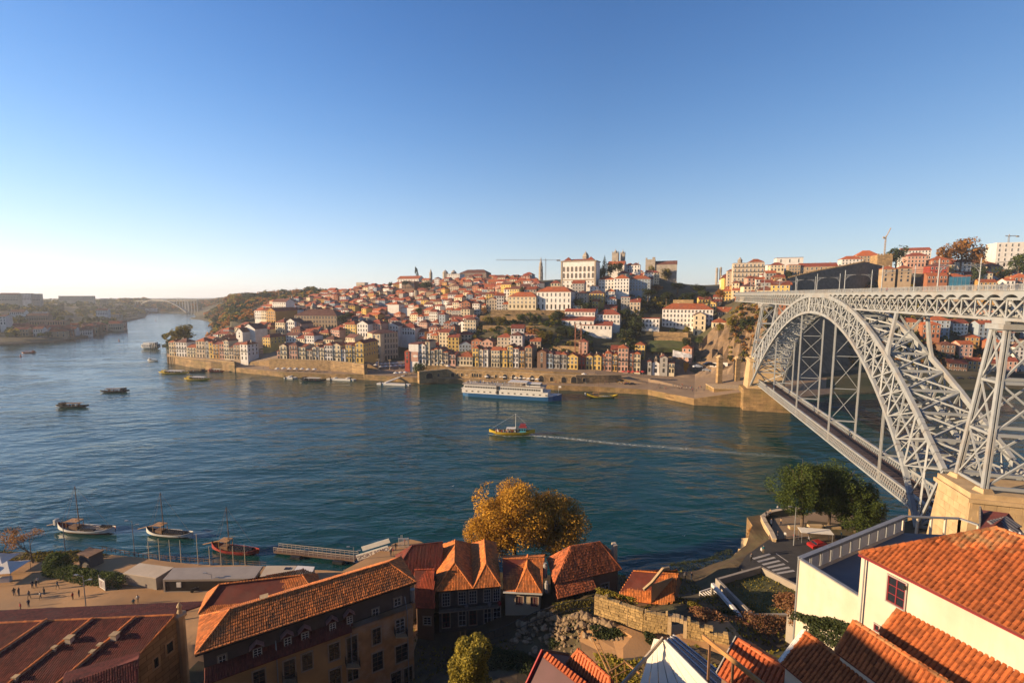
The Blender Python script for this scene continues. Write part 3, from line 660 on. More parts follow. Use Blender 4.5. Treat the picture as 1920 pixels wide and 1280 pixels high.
# catenary masts with curved brackets on the upper deck
def mast_mesh(side):
 r = thing('catenary_mast', 'x', 'mast', (0, 0, 0), 0, 'catenary masts along the upper deck')
 m1 = MB(); m1.cyl((0, 0, 0), (0, 0, 7.6), .15, .10, 8); m1.cyl((0, 0, 7.6), (0, 0, 7.8), .14, .05, 8); part('pole', m1, paint_m, r)
 m1 = MB(); prv = None
 for k in range(8):
  a = k/7*math.pi/2; p = (2.2*(1-math.cos(a)), 0, 3.7+2.5*math.sin(a))
  if prv: m1.bar(prv, p, .1, .1, up=(0, 1, 0))
  prv = p
 m1.bar((0, 0, 6.3), (3.0, 0, 6.3), .1, .12); m1.bar((0, 0, 5.4), (1.1, 0, 6.3), .06, .06); part('curved_bracket', m1, paint_m, r)
 return r
mast0 = mast_mesh(1); first = True
ords = ['nearest', 'second', 'third', 'fourth', 'fifth', 'sixth', 'seventh', 'eighth', 'ninth', 'tenth', 'eleventh', 'twelfth']
for k in range(9):
 L = 101.5+25*k*1.0
 L = [101.5, 126.2, 151.7, 176.5, 202, 228, 253, 283, 318][k]
 for sgn in (-1, 1):
  lab = 'grey %s-side mast with curved bracket, %s pair from the right frame edge' % ('near' if sgn < 0 else 'far', ords[k] if k else 'first')
  loc = BW(sgn*3.75, L, 65.35); rz = -TH + (0 if sgn < 0 else math.pi)
  if first: mast0.location = loc; mast0.rotation_euler = (0, 0, rz); mast0['label'] = lab; first = False
  else: dup(mast0, loc, rz, lab)
m1 = MB()
for X in (-.8, .8):
 m1.bar(BW(X, 30, 71.4), BW(X, 366, 71.4), .05, .05); m1.bar(BW(X, 30, 70.9), BW(X, 366, 70.9), .04, .04)
solo('overhead_wires', m1, iron_m, 'thin dark tram wires strung above the upper deck', 'wires')
m1 = MB()
for X in (-1.5, -.7, .7, 1.5): m1.bar(BW(X, 12, 65.4), BW(X, 366, 65.4), .07, .1)
part('tram_rail', m1, steel_m, bridge, True)
# ================================================================ NEAR BUILDINGS (Gaia side)
tile_me = {}
def tile_mb(mb, M, w, l):
 a = [(-.5*w, 0), (-.26*w, .27*w), (.26*w, .27*w), (.5*w, 0)]; n0 = len(mb.v); lo = .028
 for (y, dz, s) in ((-.08*l, lo, 1.0), (1.02*l, 0.0, .86)):
  for (x, z) in a: mb.v.append(tuple(M @ Vector((x*s, y, z+dz))))
 for i in range(3): mb.f.append((n0+i, n0+i+1, n0+5+i, n0+4+i)); mb.m.append(mb.k)
 mb.f.append((n0+3, n0+2, n0+1, n0)); mb.m.append(mb.k)
def inpoly(p, P):
 c = False; n = len(P)
 for i in range(n):
  a, b = P[i], P[(i+1) % n]
  if (a[1] > p[1]) != (b[1] > p[1]) and p[0] < (b[0]-a[0])*(p[1]-a[1])/(b[1]-a[1])+a[0]: c = not c
 return c
def roof_face(root, poly, m, w=.24, l=.38, nind=0, name='roof_slope', base=None, t=.12):
 P = [Vector(p) for p in poly]; n = (P[1]-P[0]).cross(P[2]-P[0]).normalized()
 if n.z < 0: n = -n
 h = Vector((0, 0, 1)).cross(n).normalized(); v = n.cross(h)
 if v.z < 0: v = -v; h = -h
 b = MB(); b.slab(P, t); part(name, b, base or tile_dark, root, True)
 O = P[0]; Q = [((p-O).dot(h), (p-O).dot(v)) for p in P]
 u0, u1 = min(q[0] for q in Q), max(q[0] for q in Q); v0, v1 = min(q[1] for q in Q), max(q[1] for q in Q)
 T = []; R = Matrix(((h.x, v.x, n.x, 0), (h.y, v.y, n.y, 0), (h.z, v.z, n.z, 0), (0, 0, 0, 1)))
 jj = 0; y = v0
 while y < v1:
  x = u0+w/2
  while x < u1:
   if inpoly((x, y+l*.5), Q):
    p = O+h*x+v*y+n*.015
    T.append(Matrix.Translation(p+n*(random.uniform(0, .018)+.02*mnoise.noise(p*.9))) @ R @ Matrix.Rotation(random.uniform(-.05, .05), 4, 'Z'))
   x += w
  y += l
 T.sort(key=lambda M: (M.translation-CP).length)
 inv = rootM(root).inverted()
 if nind:
  key = (m.name, w, l)
  if key not in tile_me:
   q = MB(); tile_mb(q, Matrix(), w, l); tile_me[key] = q.data('roof_tile', m)
  vis = [M for M in T if 0 < proj(M.translation)[0] < 1920 and 0 < proj(M.translation)[1] < 1290]
  ind = vis[:nind]; ids = {id(M) for M in ind}
  for M in ind: place('roof_tile', tile_me[key], root, inv @ M)
  T = [M for M in T if id(M) not in ids]
 if T:
  q = MB()
  for M in T: tile_mb(q, M, w, l)
  part('roof_tiles', q, m, root, True, 'stuff')
def ridge_caps(root, a, b, m, r=.14, step=.42, name='ridge_tile'):
 a = Vector(a); b = Vector(b); L = (b-a).length; n = max(1, int(L/step)); q = MB()
 for i in range(n):
  p0 = a.lerp(b, i/n); p1 = a.lerp(b, (i+1.12)/n) + Vector((0, 0, .035)); M, l = barM(p0, p1, (0, 0, 1)); n0 = len(q.v)
  for (z, rr) in ((0, r), (l, r*1.12)):
   for k in range(5):
    t = math.pi*k/4; q.v.append(tuple(M @ Vector((rr*math.cos(t), rr*math.sin(t)*.9, z))))
  for k in range(4): q.f.append((n0+k, n0+k+1, n0+6+k, n0+5+k)); q.m.append(0)
  q.f.append(tuple(n0+5+k for k in range(5))); q.m.append(0)
 part('ridge_tiles', q, m, root, True, 'stuff')
def window_on(root, A, B, box, cols=2, rows=3, fm=None, sur=None, sw=.16, kind='window', world_box=None, gl=None):
 """a window on the vertical wall from A to B, at the surveyed outline box"""
 A = Vector((A[0], A[1], 0)); B = Vector((B[0], B[1], 0)); u = (B-A).normalized(); nrm = Vector((u.y, -u.x, 0))
 if (A-Vector((0, 0, 0))).dot(nrm) > 0: nrm = -nrm
 if world_box: s0, z0, s1, z1 = world_box
 else:
  x0, y0, x1, y1 = box; xm = (x0+x1)/2
  c = onp(xm, (y0+y1)/2, A, nrm); zt_ = onp(xm, y0, A, nrm).z; zb_ = onp(xm, y1, A, nrm).z
  s0 = (onp(x0, (y0+y1)/2, A, nrm)-A).dot(u); s1 = (onp(x1, (y0+y1)/2, A, nrm)-A).dot(u); s0, s1 = min(s0, s1), max(s0, s1); z0, z1 = zb_, zt_
 M = Matrix(((u.x, -nrm.x, 0, A.x), (u.y, -nrm.y, 0, A.y), (0, 0, 1, 0), (0, 0, 0, 1)))   # local y into the wall
 fm = fm or frame_w; sur = sur or frame_s
 f = MB(); f.mi(1)
 f.box(s0-sw, s0, -.10, .03, z0-sw, z1+sw, M); f.box(s1, s1+sw, -.10, .03, z0-sw, z1+sw, M); f.box(s0, s1, -.10, .03, z1, z1+sw, M); f.box(s0-.03, s1+.03, -.14, .03, z0-sw, z0, M); f.mi(0)
 q = .055
 f.box(s0, s0+q, -.06, .02, z0, z1, M); f.box(s1-q, s1, -.06, .02, z0, z1, M); f.box(s0+q, s1-q, -.06, .02, z1-q, z1, M); f.box(s0+q, s1-q, -.06, .02, z0, z0+q, M)
 for i in range(1, cols): x = lerp(s0, s1, i/cols); f.box(x-.03, x+.03, -.055, .0, z0+q, z1-q, M)
 for i in range(1, rows): z = lerp(z0, z1, i/rows); f.box(s0+q, s1-q, -.05, .0, z-.022, z+.022, M)
 w = part(kind, f, [fm, sur], root, True)
 g = MB(); g.box(s0+.01, s1-.01, -.02, .015, z0+.01, z1-.01, M); o = link('pane', g.data('pane', gl or glass_m)); o.parent = w; o.matrix_local = rootM(w).inverted() if False else Matrix()
 return w
def wallbox(root, P, z0, z1, m, name='wall'):
 q = MB(); q.prism(P, z0, z1); return part(name, q, m, root, True)

# ---- long ochre house with the long tiled roof
ZE = 24.0
A = Vector((-36.3, 48.2, ZE)); u = Vector((.861, .509, 0)).normalized(); w_ = Vector((-u.y, u.x, 0)); LEN = 26.2; WID = 7.4
Bq, Cq = A+w_*WID, A+u*LEN; Dq = Bq+u*LEN; mid = A+w_*WID/2
Pq = onp(431, 1140, mid, w_); Qq = onp(729, 1057, mid, w_); zr = (Pq.z+Qq.z)/2; Pq.z = Qq.z = zr
yb = thing('ochre_house', 'long ochre tenement with one long tiled hip roof and attic dormers', 'house', (A+Cq)/2*1.0+Vector((0, 0, 0)))
roof_face(yb, [A, Cq, Qq, Pq], tile_m, .25, .42); roof_face(yb, [Cq, Dq, Qq], tile_m, .25, .42); roof_face(yb, [Dq, Bq, Pq, Qq], tile_m, .25, .42); roof_face(yb, [Bq, A, Pq], tile_m, .25, .42)
for a, b_ in ((Pq, Qq), (A, Pq), (Bq, Pq), (Cq, Qq), (Dq, Qq), (A, Cq)): ridge_caps(yb, a+Vector((0, 0, .05)), b_+Vector((0, 0, .05)), tile_m, .13)
ins = .7
a1 = A+u*ins+w_*ins; c1 = Cq-u*ins+w_*ins; d1 = Dq-u*ins-w_*ins; b1 = Bq+u*ins-w_*ins
wallbox(yb, [a1, c1, d1, b1], 20.2, ZE-.05, mat('attic_plaster', (0.13, 0.10, 0.085), 0.9, 0.2, .8, dirt=(.06, .05, .05)), 'attic_wall')  # slate-dark wall with the shadow below the eave put into its colour
att = 1.0; a2 = a1-w_*att; c2 = c1-w_*att
och = mat('stained_ochre_plaster', (0.50, 0.30, 0.12), 0.9, 0.15, .5, dirt=(0.22, 0.14, 0.08), dirtamt=.6)
och2 = mat('peeling_ochre_plaster', (0.42, 0.23, 0.10), 0.9, 0.25, .9, dirt=(0.34, 0.28, 0.22), dirtamt=.8)
split = a2+(c2-a2)*.66
wallbox(yb, [a2, split, split+w_*2, a2+w_*2], 5.5, 20.4, och); wallbox(yb, [split, c2, c2+w_*2, split+w_*2], 5.5, 20.6, och2, 'end_wall')
wallbox(yb, [a2+w_*2.003+u*.003, c2+w_*2.003-u*.003, d1-u*.003, b1+u*.003], 5.5, 20.15, och, 'rear_wall')
e0, e1 = a1+Vector((0, 0, 21.6-ZE)), (a1+(c1-a1)*.66)+Vector((0, 0, 21.6-ZE))
f0 = a2-w_*.35+Vector((0, 0, 20.5-ZE)); f1 = split-w_*.35+Vector((0, 0, 20.5-ZE))
roof_face(yb, [f0, f1, e1, e0], tile_dark, .25, .42, name='skirt_roof')
q = MB(); q.bar(A+Vector((0, 0, -.12)), Cq+Vector((0, 0, -.12)), .14, .14); part('gutter', q, iron_m, yb, True)
for t_ in (.30, .655, .965):
 p = a2+(c2-a2)*t_-w_*.1; q = MB(); q.cyl((p.x, p.y, 5.5), (p.x, p.y, 20.4), .07, n=6); q.cyl((p.x, p.y, 20.4), (p.x+w_.x*1.0, p.y+w_.y*1.0, 22), .07, n=6); part('downpipe', q, steel_m, yb, True)
def z2(x, y): return (320+x/3.5556, 960+y/3.5556)
def wz(b_): x0, y0 = z2(b_[0], b_[1]); x1, y1 = z2(b_[2], b_[3]); return (x0, y0, x1, y1)
fr_b = mat('brown_frame', (0.16, 0.09, 0.05), 0.7)
for b_ in ((550, 1050, 630, 1150), (875, 935, 945, 1045), (1055, 870, 1125, 980), (1060, 1040, 1135, 1150), (1180, 1005, 1250, 1115), (1345, 770, 1400, 875), (1345, 930, 1415, 1050), (1500, 880, 1580, 990), (1470, 1060, 1535, 1160), (1555, 1030, 1610, 1150)):
 window_on(yb, a2, c2, wz(b_), 2, 4, fr_b)
for b_ in ((755, 980, 830, 1110), (1175, 825, 1245, 1005), (1500, 710, 1558, 805)):
 window_on(yb, a2, c2, wz(b_), 2, 4, frame_w if b_[0] == 1500 else fr_b, kind='balcony_door')
 x0, y0, x1, y1 = wz(b_); p0 = onp(x0-3, y1, a2, w_); p1 = onp(x1+3, y1, a2, w_)
 q = MB(); q.slab([p0, p1, p1-w_*.9, p0-w_*.9], .18); part('balcony', q, stone_l, yb, True)
 q = MB(); r0, r1 = p0-w_*.85, p1-w_*.85; up_ = Vector((0, 0, 1.0))
 for a, b2 in ((r0, r1), (p0, r0), (p1, r1)):
  q.bar(a+up_, b2+up_, .06)
  n = max(2, int((b2-a).length/.14))
  for k in range(n+1): c = a.lerp(b2, k/n); q.bar(c, c+up_, .03)
 part('balcony_railing', q, iron_m, yb, True)
for b_ in ((545, 880, 610, 950), (750, 810, 805, 880), (865, 775, 920, 840), (1050, 715, 1098, 775), (1165, 670, 1210, 730)):
 x0, y0, x1, y1 = wz(b_); c0 = onp(x0, y1, a1, w_)-w_*.55; c1_ = onp(x1, y1, a1, w_)-w_*.55; zt_ = onp((x0+x1)/2, y0, a1, w_).z
 dm = part('dormer', MB().prism([c0, c1_, c1_+w_*.75, c0+w_*.75], c0.z-.5, zt_+.1), tile_dark, yb, True)
 window_on(yb, c0, c1_, None, 2, 3, frame_w, frame_s, .08, world_box=(.12, c0.z+.05, (c1_-c0).length-.12, zt_-.1)).name = 'dormer_window'
 cc = (c0+c1_)/2; q = MB(); top = Vector((cc.x, cc.y, zt_+.75))-w_*.25
 for e in (c0-u*.3, c1_+u*.3):
  e = Vector((e.x, e.y, zt_+.05))-w_*.25; q.slab([e, top, top+w_*1.3, e+w_*1.3], .1)
 part('dormer_roof', q, mat('pinkish_flashing', (0.42, 0.22, 0.18), .8), yb, True)
for b_ in ((1490, 570, 1535, 620), (1345, 640, 1385, 690), (320, 950, 370, 1010)):
 window_on(yb, a1, c1, wz(b_), 2, 2, frame_w)
# terrace rail in the right part
q = MB(); r0 = a2+(c2-a2)*.67-w_*.2; r1 = c2-w_*.2; r0.z = r1.z = 20.6
q.bar(r0+Vector((0, 0, 1)), r1+Vector((0, 0, 1)), .06)
for k in range(56): c = r0.lerp(r1, k/55); q.bar(c, c+Vector((0, 0, 1)), .03)
part('terrace_railing', q, iron_m, yb, True)
q = MB(); q.cyl(c1+u*.25-w_*.2+Vector((0, 0, -3.2)), c1+u*.25-w_*.2+Vector((0, 0, -1.2)), .3, .35, 12); part('satellite_mast', q, steel_m, yb, True)
wallbox(yb, [a1+w_*3+u*6, a1+w_*3+u*7, a1+w_*4+u*7, a1+w_*4+u*6], ZE, zr+.2, stone_l, 'chimney')

# ---- generic hip / gable house from eave rectangle
def hut(name, label, FL, FR, BR, BL, ze_, zr_, zg, wm, ridge='u', hip=(1, 1), tm=None, tw=.25, tl=.4, over=.5, nind=0, wins=(), fm=None, cap=True, sides=None):
 """FL,FR = front eave corners (towards the viewer), BR,BL = back ones; ridge 'u' runs left-right, 'v' runs front-back"""
 tm = tm or tile_m; FL, FR, BR, BL = [Vector((p[0], p[1], ze_)) for p in (FL, FR, BR, BL)]
 r = thing(name, label, 'house', ((FL+FR)/2).xy.to_3d()+Vector((0, 0, zg)))
 if ridge == 'u': a, b_ = (FL+BL)/2, (FR+BR)/2; hw = (BL-FL).length/2
 else: a, b_ = (FL+FR)/2, (BL+BR)/2; hw = (FR-FL).length/2
 d = (b_-a).normalized(); a = a+d*hw*hip[0]; b_ = b_-d*hw*hip[1]; a.z = b_.z = zr_
 if ridge == 'u': faces = [[FL, FR, b_, a], [BR, BL, a, b_]] + [[BL, FL, a]]*1 + [[FR, BR, b_]]
 else: faces = [[FL, BL, b_, a][::-1], [FR, BR, b_, a], [FL, FR, a], [BR, BL, b_]]
 ends = [(2, hip[0]), (3, hip[1])]
 gm = MB()
 for i, f in enumerate(faces):
  if i >= 2 and not hip[i-2]: gm.slab([Vector(p) for p in f], .02) if False else gm.face(f); continue
  roof_face(r, f, tm, tw, tl, nind if i < 2 or True else 0)
 if gm.f: part('gable', gm, wm, r, True)
 if cap:
  for p, q_ in ((a, b_),)+(((FL, a), (BL if ridge == 'u' else FR, a)) if hip[0] else ())+(((FR if ridge == 'u' else BL, b_), (BR, b_)) if hip[1] else ()):
   ridge_caps(r, p+Vector((0, 0, .04)), q_+Vector((0, 0, .04)), tm, .13)
 c = (FL+FR+BR+BL)/4; K = []
 for p in (FL, FR, BR, BL):
  v = (c-p).normalized()*over*1.3; K.append(p+v)
 wallbox(r, K, zg, ze_+.02, wm)
 for wb in wins:
  b2, side = (wb, 'f') if len(wb) == 4 else (wb[:4], wb[4])
  X0, X1 = {'f': (K[0], K[1]), 'r': (K[1], K[2]), 'l': (K[0], K[3])}[side]
  window_on(r, X0, X1, b2, 2, 3, fm)
 return r, K, a, b_
def OZ(x, y, z): p = onz(x, y, z); return (p.x, p.y)
# houses behind the long roof
hut('tiled_house', 'low tiled house just behind the left end of the long roof, its hip brightly sunlit', OZ(372, 1150, 20), (-27.5, 62), (-31.5, 69.5), OZ(388, 1112, 20), 20, 22.6, 5.5, WM['tan'])
hut('tiled_house', 'small white-walled tiled house between the grey pavilion and the long roof', (-27.2, 72.5), (-20.5, 73.5), (-21.2, 79), (-28, 78), 14.5, 17.2, 4.5, WM['white'], 'v', (0, 1))
hut('tiled_house', 'little orange-roofed house against the right side of the grey pavilion', (-33.5, 71), (-28, 72), (-29, 77), (-34.3, 76), 12.2, 14, 4.5, WM['tan'])
hut('tiled_house', 'long tiled house hidden behind the ridge of the long roof near the pier', (-21, 75), (-12.5, 77), (-13.3, 83.5), (-22, 81.5), 16, 19.4, 4.5, WM['cream'], 'u', (1, 0), tile_dark)
h0, K0, _, _ = hut('narrow_red_house', 'narrow house with a steep deep-red roof beside the twin-gabled house', OZ(779, 1139, 14.5), OZ(816, 1140, 14.5), OZ(813, 1052, 17.5), OZ(776, 1055, 17.5), 14.5, 18.6, 6, WM['brown'], 'u', (0, 0), mat('deep_red_tile', (0.40, 0.075, 0.03), 0.85, 0.2, .8, island=.25), wins=((794, 1156, 808, 1170),), fm=frame_w)
# twin-gabled house: two ridges side by side with hipped fronts
HB = mat('dark_tiled_facade', (0.10, 0.085, 0.08), 0.6, 0.25, 1.5)  # the front lies in shade; that darkness is put into its colour
zE1 = 16.0
fl = Vector((-12.8, 71.0, zE1)); fv = Vector((-6.5, 71.8, zE1)); fr = Vector((-1.9, 72.4, zE1)); bl = Vector((-14.2, 85.2, zE1)); bv = Vector((-8.2, 85.8, zE1)); br = Vector((-3.2, 86.2, zE1))
th_ = thing('twin_gabled_house', 'twin-gabled house with orange tiled roof, dark facade and a balcony with pots', 'house', (-7.3, 71.6, 8))
for (l_, r_, lb_, rb_, ht, hipd) in ((fl, fv, bl, bv, 2.6, 3.6), (fv, fr, bv, br, 2.4, 2.9)):
 dv = ((lb_-l_)+(rb_-r_)).normalized(); a_ = (l_+r_)/2+dv*hipd; a_.z = zE1+ht; b_ = (lb_+rb_)/2-dv*3.2; b_.z = zE1+ht
 roof_face(th_, [l_, lb_, b_, a_], tile_m, .26, .4); roof_face(th_, [r_, rb_, b_, a_], tile_m, .26, .4); roof_face(th_, [l_, r_, a_], tile_m, .26, .4)
 for p, q_ in ((a_, b_), (l_, a_), (r_, a_)): ridge_caps(th_, p+Vector((0, 0, .05)), q_+Vector((0, 0, .05)), tile_m, .13)
 roof_face(th_, [rb_, lb_, b_], tile_m, .26, .4)
k0, k1, k2, k3 = fl+Vector((.5, .5, 0)), fr+Vector((-.4, .5, 0)), br+Vector((-.3, -.3, 0)), bl+Vector((.5, -.3, 0))
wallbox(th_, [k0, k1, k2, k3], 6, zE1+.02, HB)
ln = (k1-k0).length
for i, x in enumerate((.6, 3.3, 5.1, 7.6, 9.2)):
 window_on(th_, k0, k1, None, 3, 4, frame_w, frame_s, .16, world_box=(x, 13.0, x+(1.25 if i < 3 else 1.1), 15.3))
 window_on(th_, k0, k1, None, 2, 3, frame_w if i in (1, 3, 4) else frame_r, frame_s, .16, kind='balcony_door', world_box=(x, 9.2, x+1.2, 12.0))
uu = (k1-k0).normalized(); vv = Vector((uu.y, -uu.x, 0))
q = MB(); q.slab([k0+Vector((0, 0, 12.45-zE1)), k1+Vector((0, 0, 12.45-zE1)), k1+vv*.8+Vector((0, 0, 12.45-zE1)), k0+vv*.8+Vector((0, 0, 12.45-zE1))], .18); part('balcony', q, frame_s, th_, True)
q = MB()
for k in range(80): c = k0.lerp(k1, k/79)+vv*.75; q.bar((c.x, c.y, 12.5), (c.x, c.y, 13.4), .03)
c, d = k0+vv*.75, k1+vv*.75; q.bar((c.x, c.y, 13.4), (d.x, d.y, 13.4), .06); part('balcony_railing', q, iron_m, th_, True)
for x, cl in ((4.6, (0.5, 0.45, 0.4)), (8.5, (.4, .4, .4)), (10.2, (.5, .03, .04))):
 c = k0+uu*x+vv*.45; q = MB(); q.lathe((c.x, c.y, 12.5), [(.18, 0), (.3, .3), (.34, .55), (.2, .75)], 8); part('flower_pot', q, mat('pot_%d' % int(x*10), cl, .6), th_, True)
# cream house with small front gable, attached on the right
ch, K, a_, b_ = hut('cream_house', 'small cream house with shuttered windows and an orange hipped front gable', (-1.5, 72.6), (5.1, 72.1), (6.5, 83.6), (-1.8, 83.0), 15.0, 17.6, 8.5, WM['cream'], 'u', (0, 0), tile_m, .25, .4)
g0, g1 = Vector((.6, 72.3, 15.05)), Vector((5.0, 72.0, 15.05)); ap = Vector((2.6, 75.6, 17.3)); bk = Vector((2.9, 79.0, 17.65))
for f in ([g0, g1, ap], [g0, ap, bk, Vector((.8, 78, 15.6))], [g1, ap, bk, Vector((4.9, 78, 15.6))]): roof_face(ch, [Vector(p) for p in f], tile_m, .25, .4)
for p, q_ in ((g0, ap), (g1, ap), (ap, bk)): ridge_caps(ch, p, q_, tile_m, .13)
part('eaves_cornice', MB().bar(Vector((-1.5, 72.5, 14.9)), Vector((5.1, 72.0, 14.9)), .3, .22), frame_w, ch, True)
for b_ in ((967, 1117, 980, 1133), (995, 1118, 1008, 1136)): window_on(ch, K[0], K[1], b_, 2, 1, frame_r, WM['beige'], .22, gl=mat('brown_shutter', (0.16, 0.10, 0.09), .7))
q = MB(); q.lathe((5.9, 73.0, 14.6), [(.36, 0), (.36, 1.5), (.24, 1.6), (.24, 1.9), (.05, 2.0)], 8); q.lathe((5.9, 76.5, 15), [(.4, 0), (.4, 2.2), (.28, 2.3), (.28, 2.6)], 8); part('chimney', q, WM['grey'], ch, True)
# long hipped house on the right of it
hh, K, _, _ = hut('hipped_house', 'broad house with a weathered orange hip roof overlooking the dark river', (7.2, 73.0), (19.7, 77.2), (19.0, 83.0), (6.6, 80.5), 16, 20.0, 9, WM['brown'], 'u', (1, .9), mat('mottled_tile', (0.44, 0.12, 0.04), 0.85, 0.3, 1.0, .3, 14, island=0.5, dirt=(.14, .08, .05)), .26, .4, wins=((1127, 1093, 1141, 1112), (1093, 1108, 1104, 1125)))
roof_face(hh, [Vector((7.6, 71.2, 14.6)), Vector((14.6, 73.8, 14.6)), Vector((14.0, 75.6, 15.9)), Vector((7.3, 73.3, 15.9))], MATS['mottled_tile'], .26, .4, name='lower_roof')
part('chimney', MB().prism([(18.7, 79.2), (19.4, 79.4), (19.2, 80.6), (18.5, 80.4)], 15, 19.3), WM['beige'], hh, True)

# ---- red warehouse roofs, lower left
Rr = onz(327, 1152, 18.0); Vg = onz(272, 1212, 16.4); Rl = onz(-60, 1170, 18.0)
pn = (Rl-Rr).cross(Vg-Rr).normalized(); dn = (Vg-Rr); rgd = (Rl-Rr).normalized()
wr = thing('warehouse', 'long dark red tiled warehouse roof split by raised party walls, lower left', 'warehouse', (Rr.x, Rr.y, 5))
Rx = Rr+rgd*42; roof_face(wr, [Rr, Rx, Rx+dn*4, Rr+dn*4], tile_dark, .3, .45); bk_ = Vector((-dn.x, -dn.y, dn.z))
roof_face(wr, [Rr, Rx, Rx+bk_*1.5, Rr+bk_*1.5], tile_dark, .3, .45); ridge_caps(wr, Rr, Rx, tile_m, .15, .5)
for (p_, q_) in (((89, 1163), (0, 1224)), ((175, 1161), (25, 1278)), ((255, 1158), (161, 1239))):
 a_, b_ = onp(*p_, Rr, pn), onp(*q_, Rr, pn); b_ = a_+(b_-a_)*1.6; part('party_wall', MB().bar(a_+Vector((0, 0, .05)), b_+Vector((0, 0, .05)), .22, .5), WM['beige'], wr, True); ridge_caps(wr, a_+Vector((0, 0, .32)), b_+Vector((0, 0, .32)), tile_m, .17, .5)
for x, y, w2, h2 in ((131, 1204, .38, .8), (216, 1198, .4, .8), (103, 1220, .2, .6), (188, 1215, .2, .6), (174, 1228, .2, .6), (30, 1276, .22, .6)):
 c = onp(x, y, Rr, pn); part('chimney', MB().box(c.x-w2, c.x+w2, c.y-w2*.8, c.y+w2*.8, c.z-.3, c.z+h2), WM['beige'], wr, True)
 part('chimney_cap', MB().box(c.x-w2-.12, c.x+w2+.12, c.y-w2*.8-.12, c.y+w2*.8+.12, c.z+h2, c.z+h2+.12), stone_l, wr, True)
E0 = Rr+Vector((.15, .1, 0)); E1 = Rr+dn*4+Vector((.15, 0, 0)); q = MB(); q.face([E0, E1, (E1.x, E1.y, 3), (E0.x, E0.y, 3)]); q.face([(E0.x-.3, E0.y, E0.z-.2), (E0.x-.3, E0.y, 3), (E1.x-.3, E1.y, 3), (E1.x-.3, E1.y, E1.z-.2)]); part('end_wall', q, stone_m, wr, True); ridge_caps(wr, E0, E1, tile_m, .13, .45)
for bx in ((312, 1203, 324, 1222), (288, 1232, 297, 1250)): window_on(wr, E1, E0, bx, 1, 1, iron_m, stone_l, .25)
c = E0+Vector((.2, .5, 0)); q = MB(); q.lathe((c.x, c.y, 4), [(.6, 0), (.6, 13.2), (.85, 13.3), (.85, 13.7), (.4, 13.9), (.22, 14.5), (.38, 14.9), (.15, 15.4), (.0, 15.6)], 8); part('corner_pilaster', q, stone_l, wr, True)
fg = hut('front_house', 'lower tiled house in front of the warehouses, at the bottom edge', OZ(120, 1360, 17), OZ(258, 1300, 17), OZ(262, 1222, 17), OZ(120, 1262, 17), 17, 18.6, 8, WM['brown'], 'u', (0, 0), tile_dark, .25, .4)
part('lane_arcade', MB().box(-44.5, -37.5, 45.2, 46.4, 17.0, 20.6), och, fg[0], True)
# ---- white house on the right with the big mossy roof
ze3 = 48.0
e0 = onz(1610, 1036, ze3); e1 = onz(1920, 1191, ze3); du = (e1-e0).normalized(); e1x = e0+du*14; ax = onp(1869, 990, e0+Vector((du.y*-1, du.x, 0)).normalized()*0+Vector((0, 0, 0)), Vector((1, 0, 0))) if False else None
nv = Vector((-du.y, du.x, 0)); nv = nv if nv.x > 0 else -nv
apx = onz(1869, 990, 50.9); bkl = e0+nv*9.5
wh = thing('white_house', 'white house with one red-framed window under a big mossy orange tile roof', 'house', (e0.x, e0.y, 36))
bk0 = Vector((apx.x+(apx.x-e0.x)*.9, apx.y+(apx.y-e0.y)*.9+3, ze3)); far_r = e1x+nv*14
roof_face(wh, [e0, e1x, apx+du*5.5+Vector((0, 0, 0)), apx], tile_near, .235, .33, 290)
hipb = apx+nv*6-du*1.5; hipb.z = ze3
roof_face(wh, [e0, hipb, apx], tile_near, .235, .33); roof_face(wh, [hipb, hipb+du*14, apx+du*5.5, apx], tile_near, .235, .33)
ridge_caps(wh, e0, apx, tile_near, .13); ridge_caps(wh, apx, apx+du*5.5, tile_near, .13)
pl = mat('white_lime_render', (0.60, 0.52, 0.41), 0.9, 0.10, .6, dirt=(0.38, 0.30, 0.21), dirtamt=.5, streak=True)
i0 = e0+du*.12+nv*.12; wallbox(wh, [i0, i0+du*13.8, i0+du*13.8+nv*9, hipb-nv*.2], 33, ze3-.12, pl)
part('eaves_trim', MB().bar(e0+Vector((0, 0, -.14)), e1x+Vector((0, 0, -.14)), .1, .1), frame_r, wh, True)
window_on(wh, i0, i0+du, (1664, 1084, 1699, 1134), 2, 3, frame_r, WM['grey'], .07)
window_on(wh, i0, i0+du, (1640, 1170, 1650, 1182), 1, 1, frame_r, WM['grey'], .05)
part('downpipe', MB().cyl(i0+du*.35-nv*.2+Vector((0, 0, -14)), i0+du*.35-nv*.2+Vector((0, 0, -.2)), .05, n=6), steel_m, wh, True)
part('vent', MB().box(-.12, .12, -.06, .02, -.12, .12, Matrix.Translation(i0+du*2.6-nv*.14+Vector((0, 0, -.7)))), iron_m, wh, True)
# flaking mortar at the hip peak
q = MB()
for k in range(26):
 t_ = random.uniform(-.1, .25); c = apx.lerp(e0, t_*.5)+du*random.uniform(-.1, .9)+Vector((0, 0, -.08+random.uniform(0, .08))); q.lathe(c, [(.07, 0), (.05, .07), (0.0, .1)], 5)
part('mortar_flakes', q, frame_w, wh, True, 'stuff')
# slate roof and orange roof behind it
hut('grey_roofed_house', 'house with grey sheet roof just behind the mossy tile roof', OZ(1817, 1003, 44), (50.5, 41.5), (54, 50), OZ(1845, 975, 43), 40.5, 42.2, 30, pl, 'u', (0, 0), mat('grey_zinc', (0.16, 0.15, 0.15), .6, .1), .5, 1.2, cap=False)
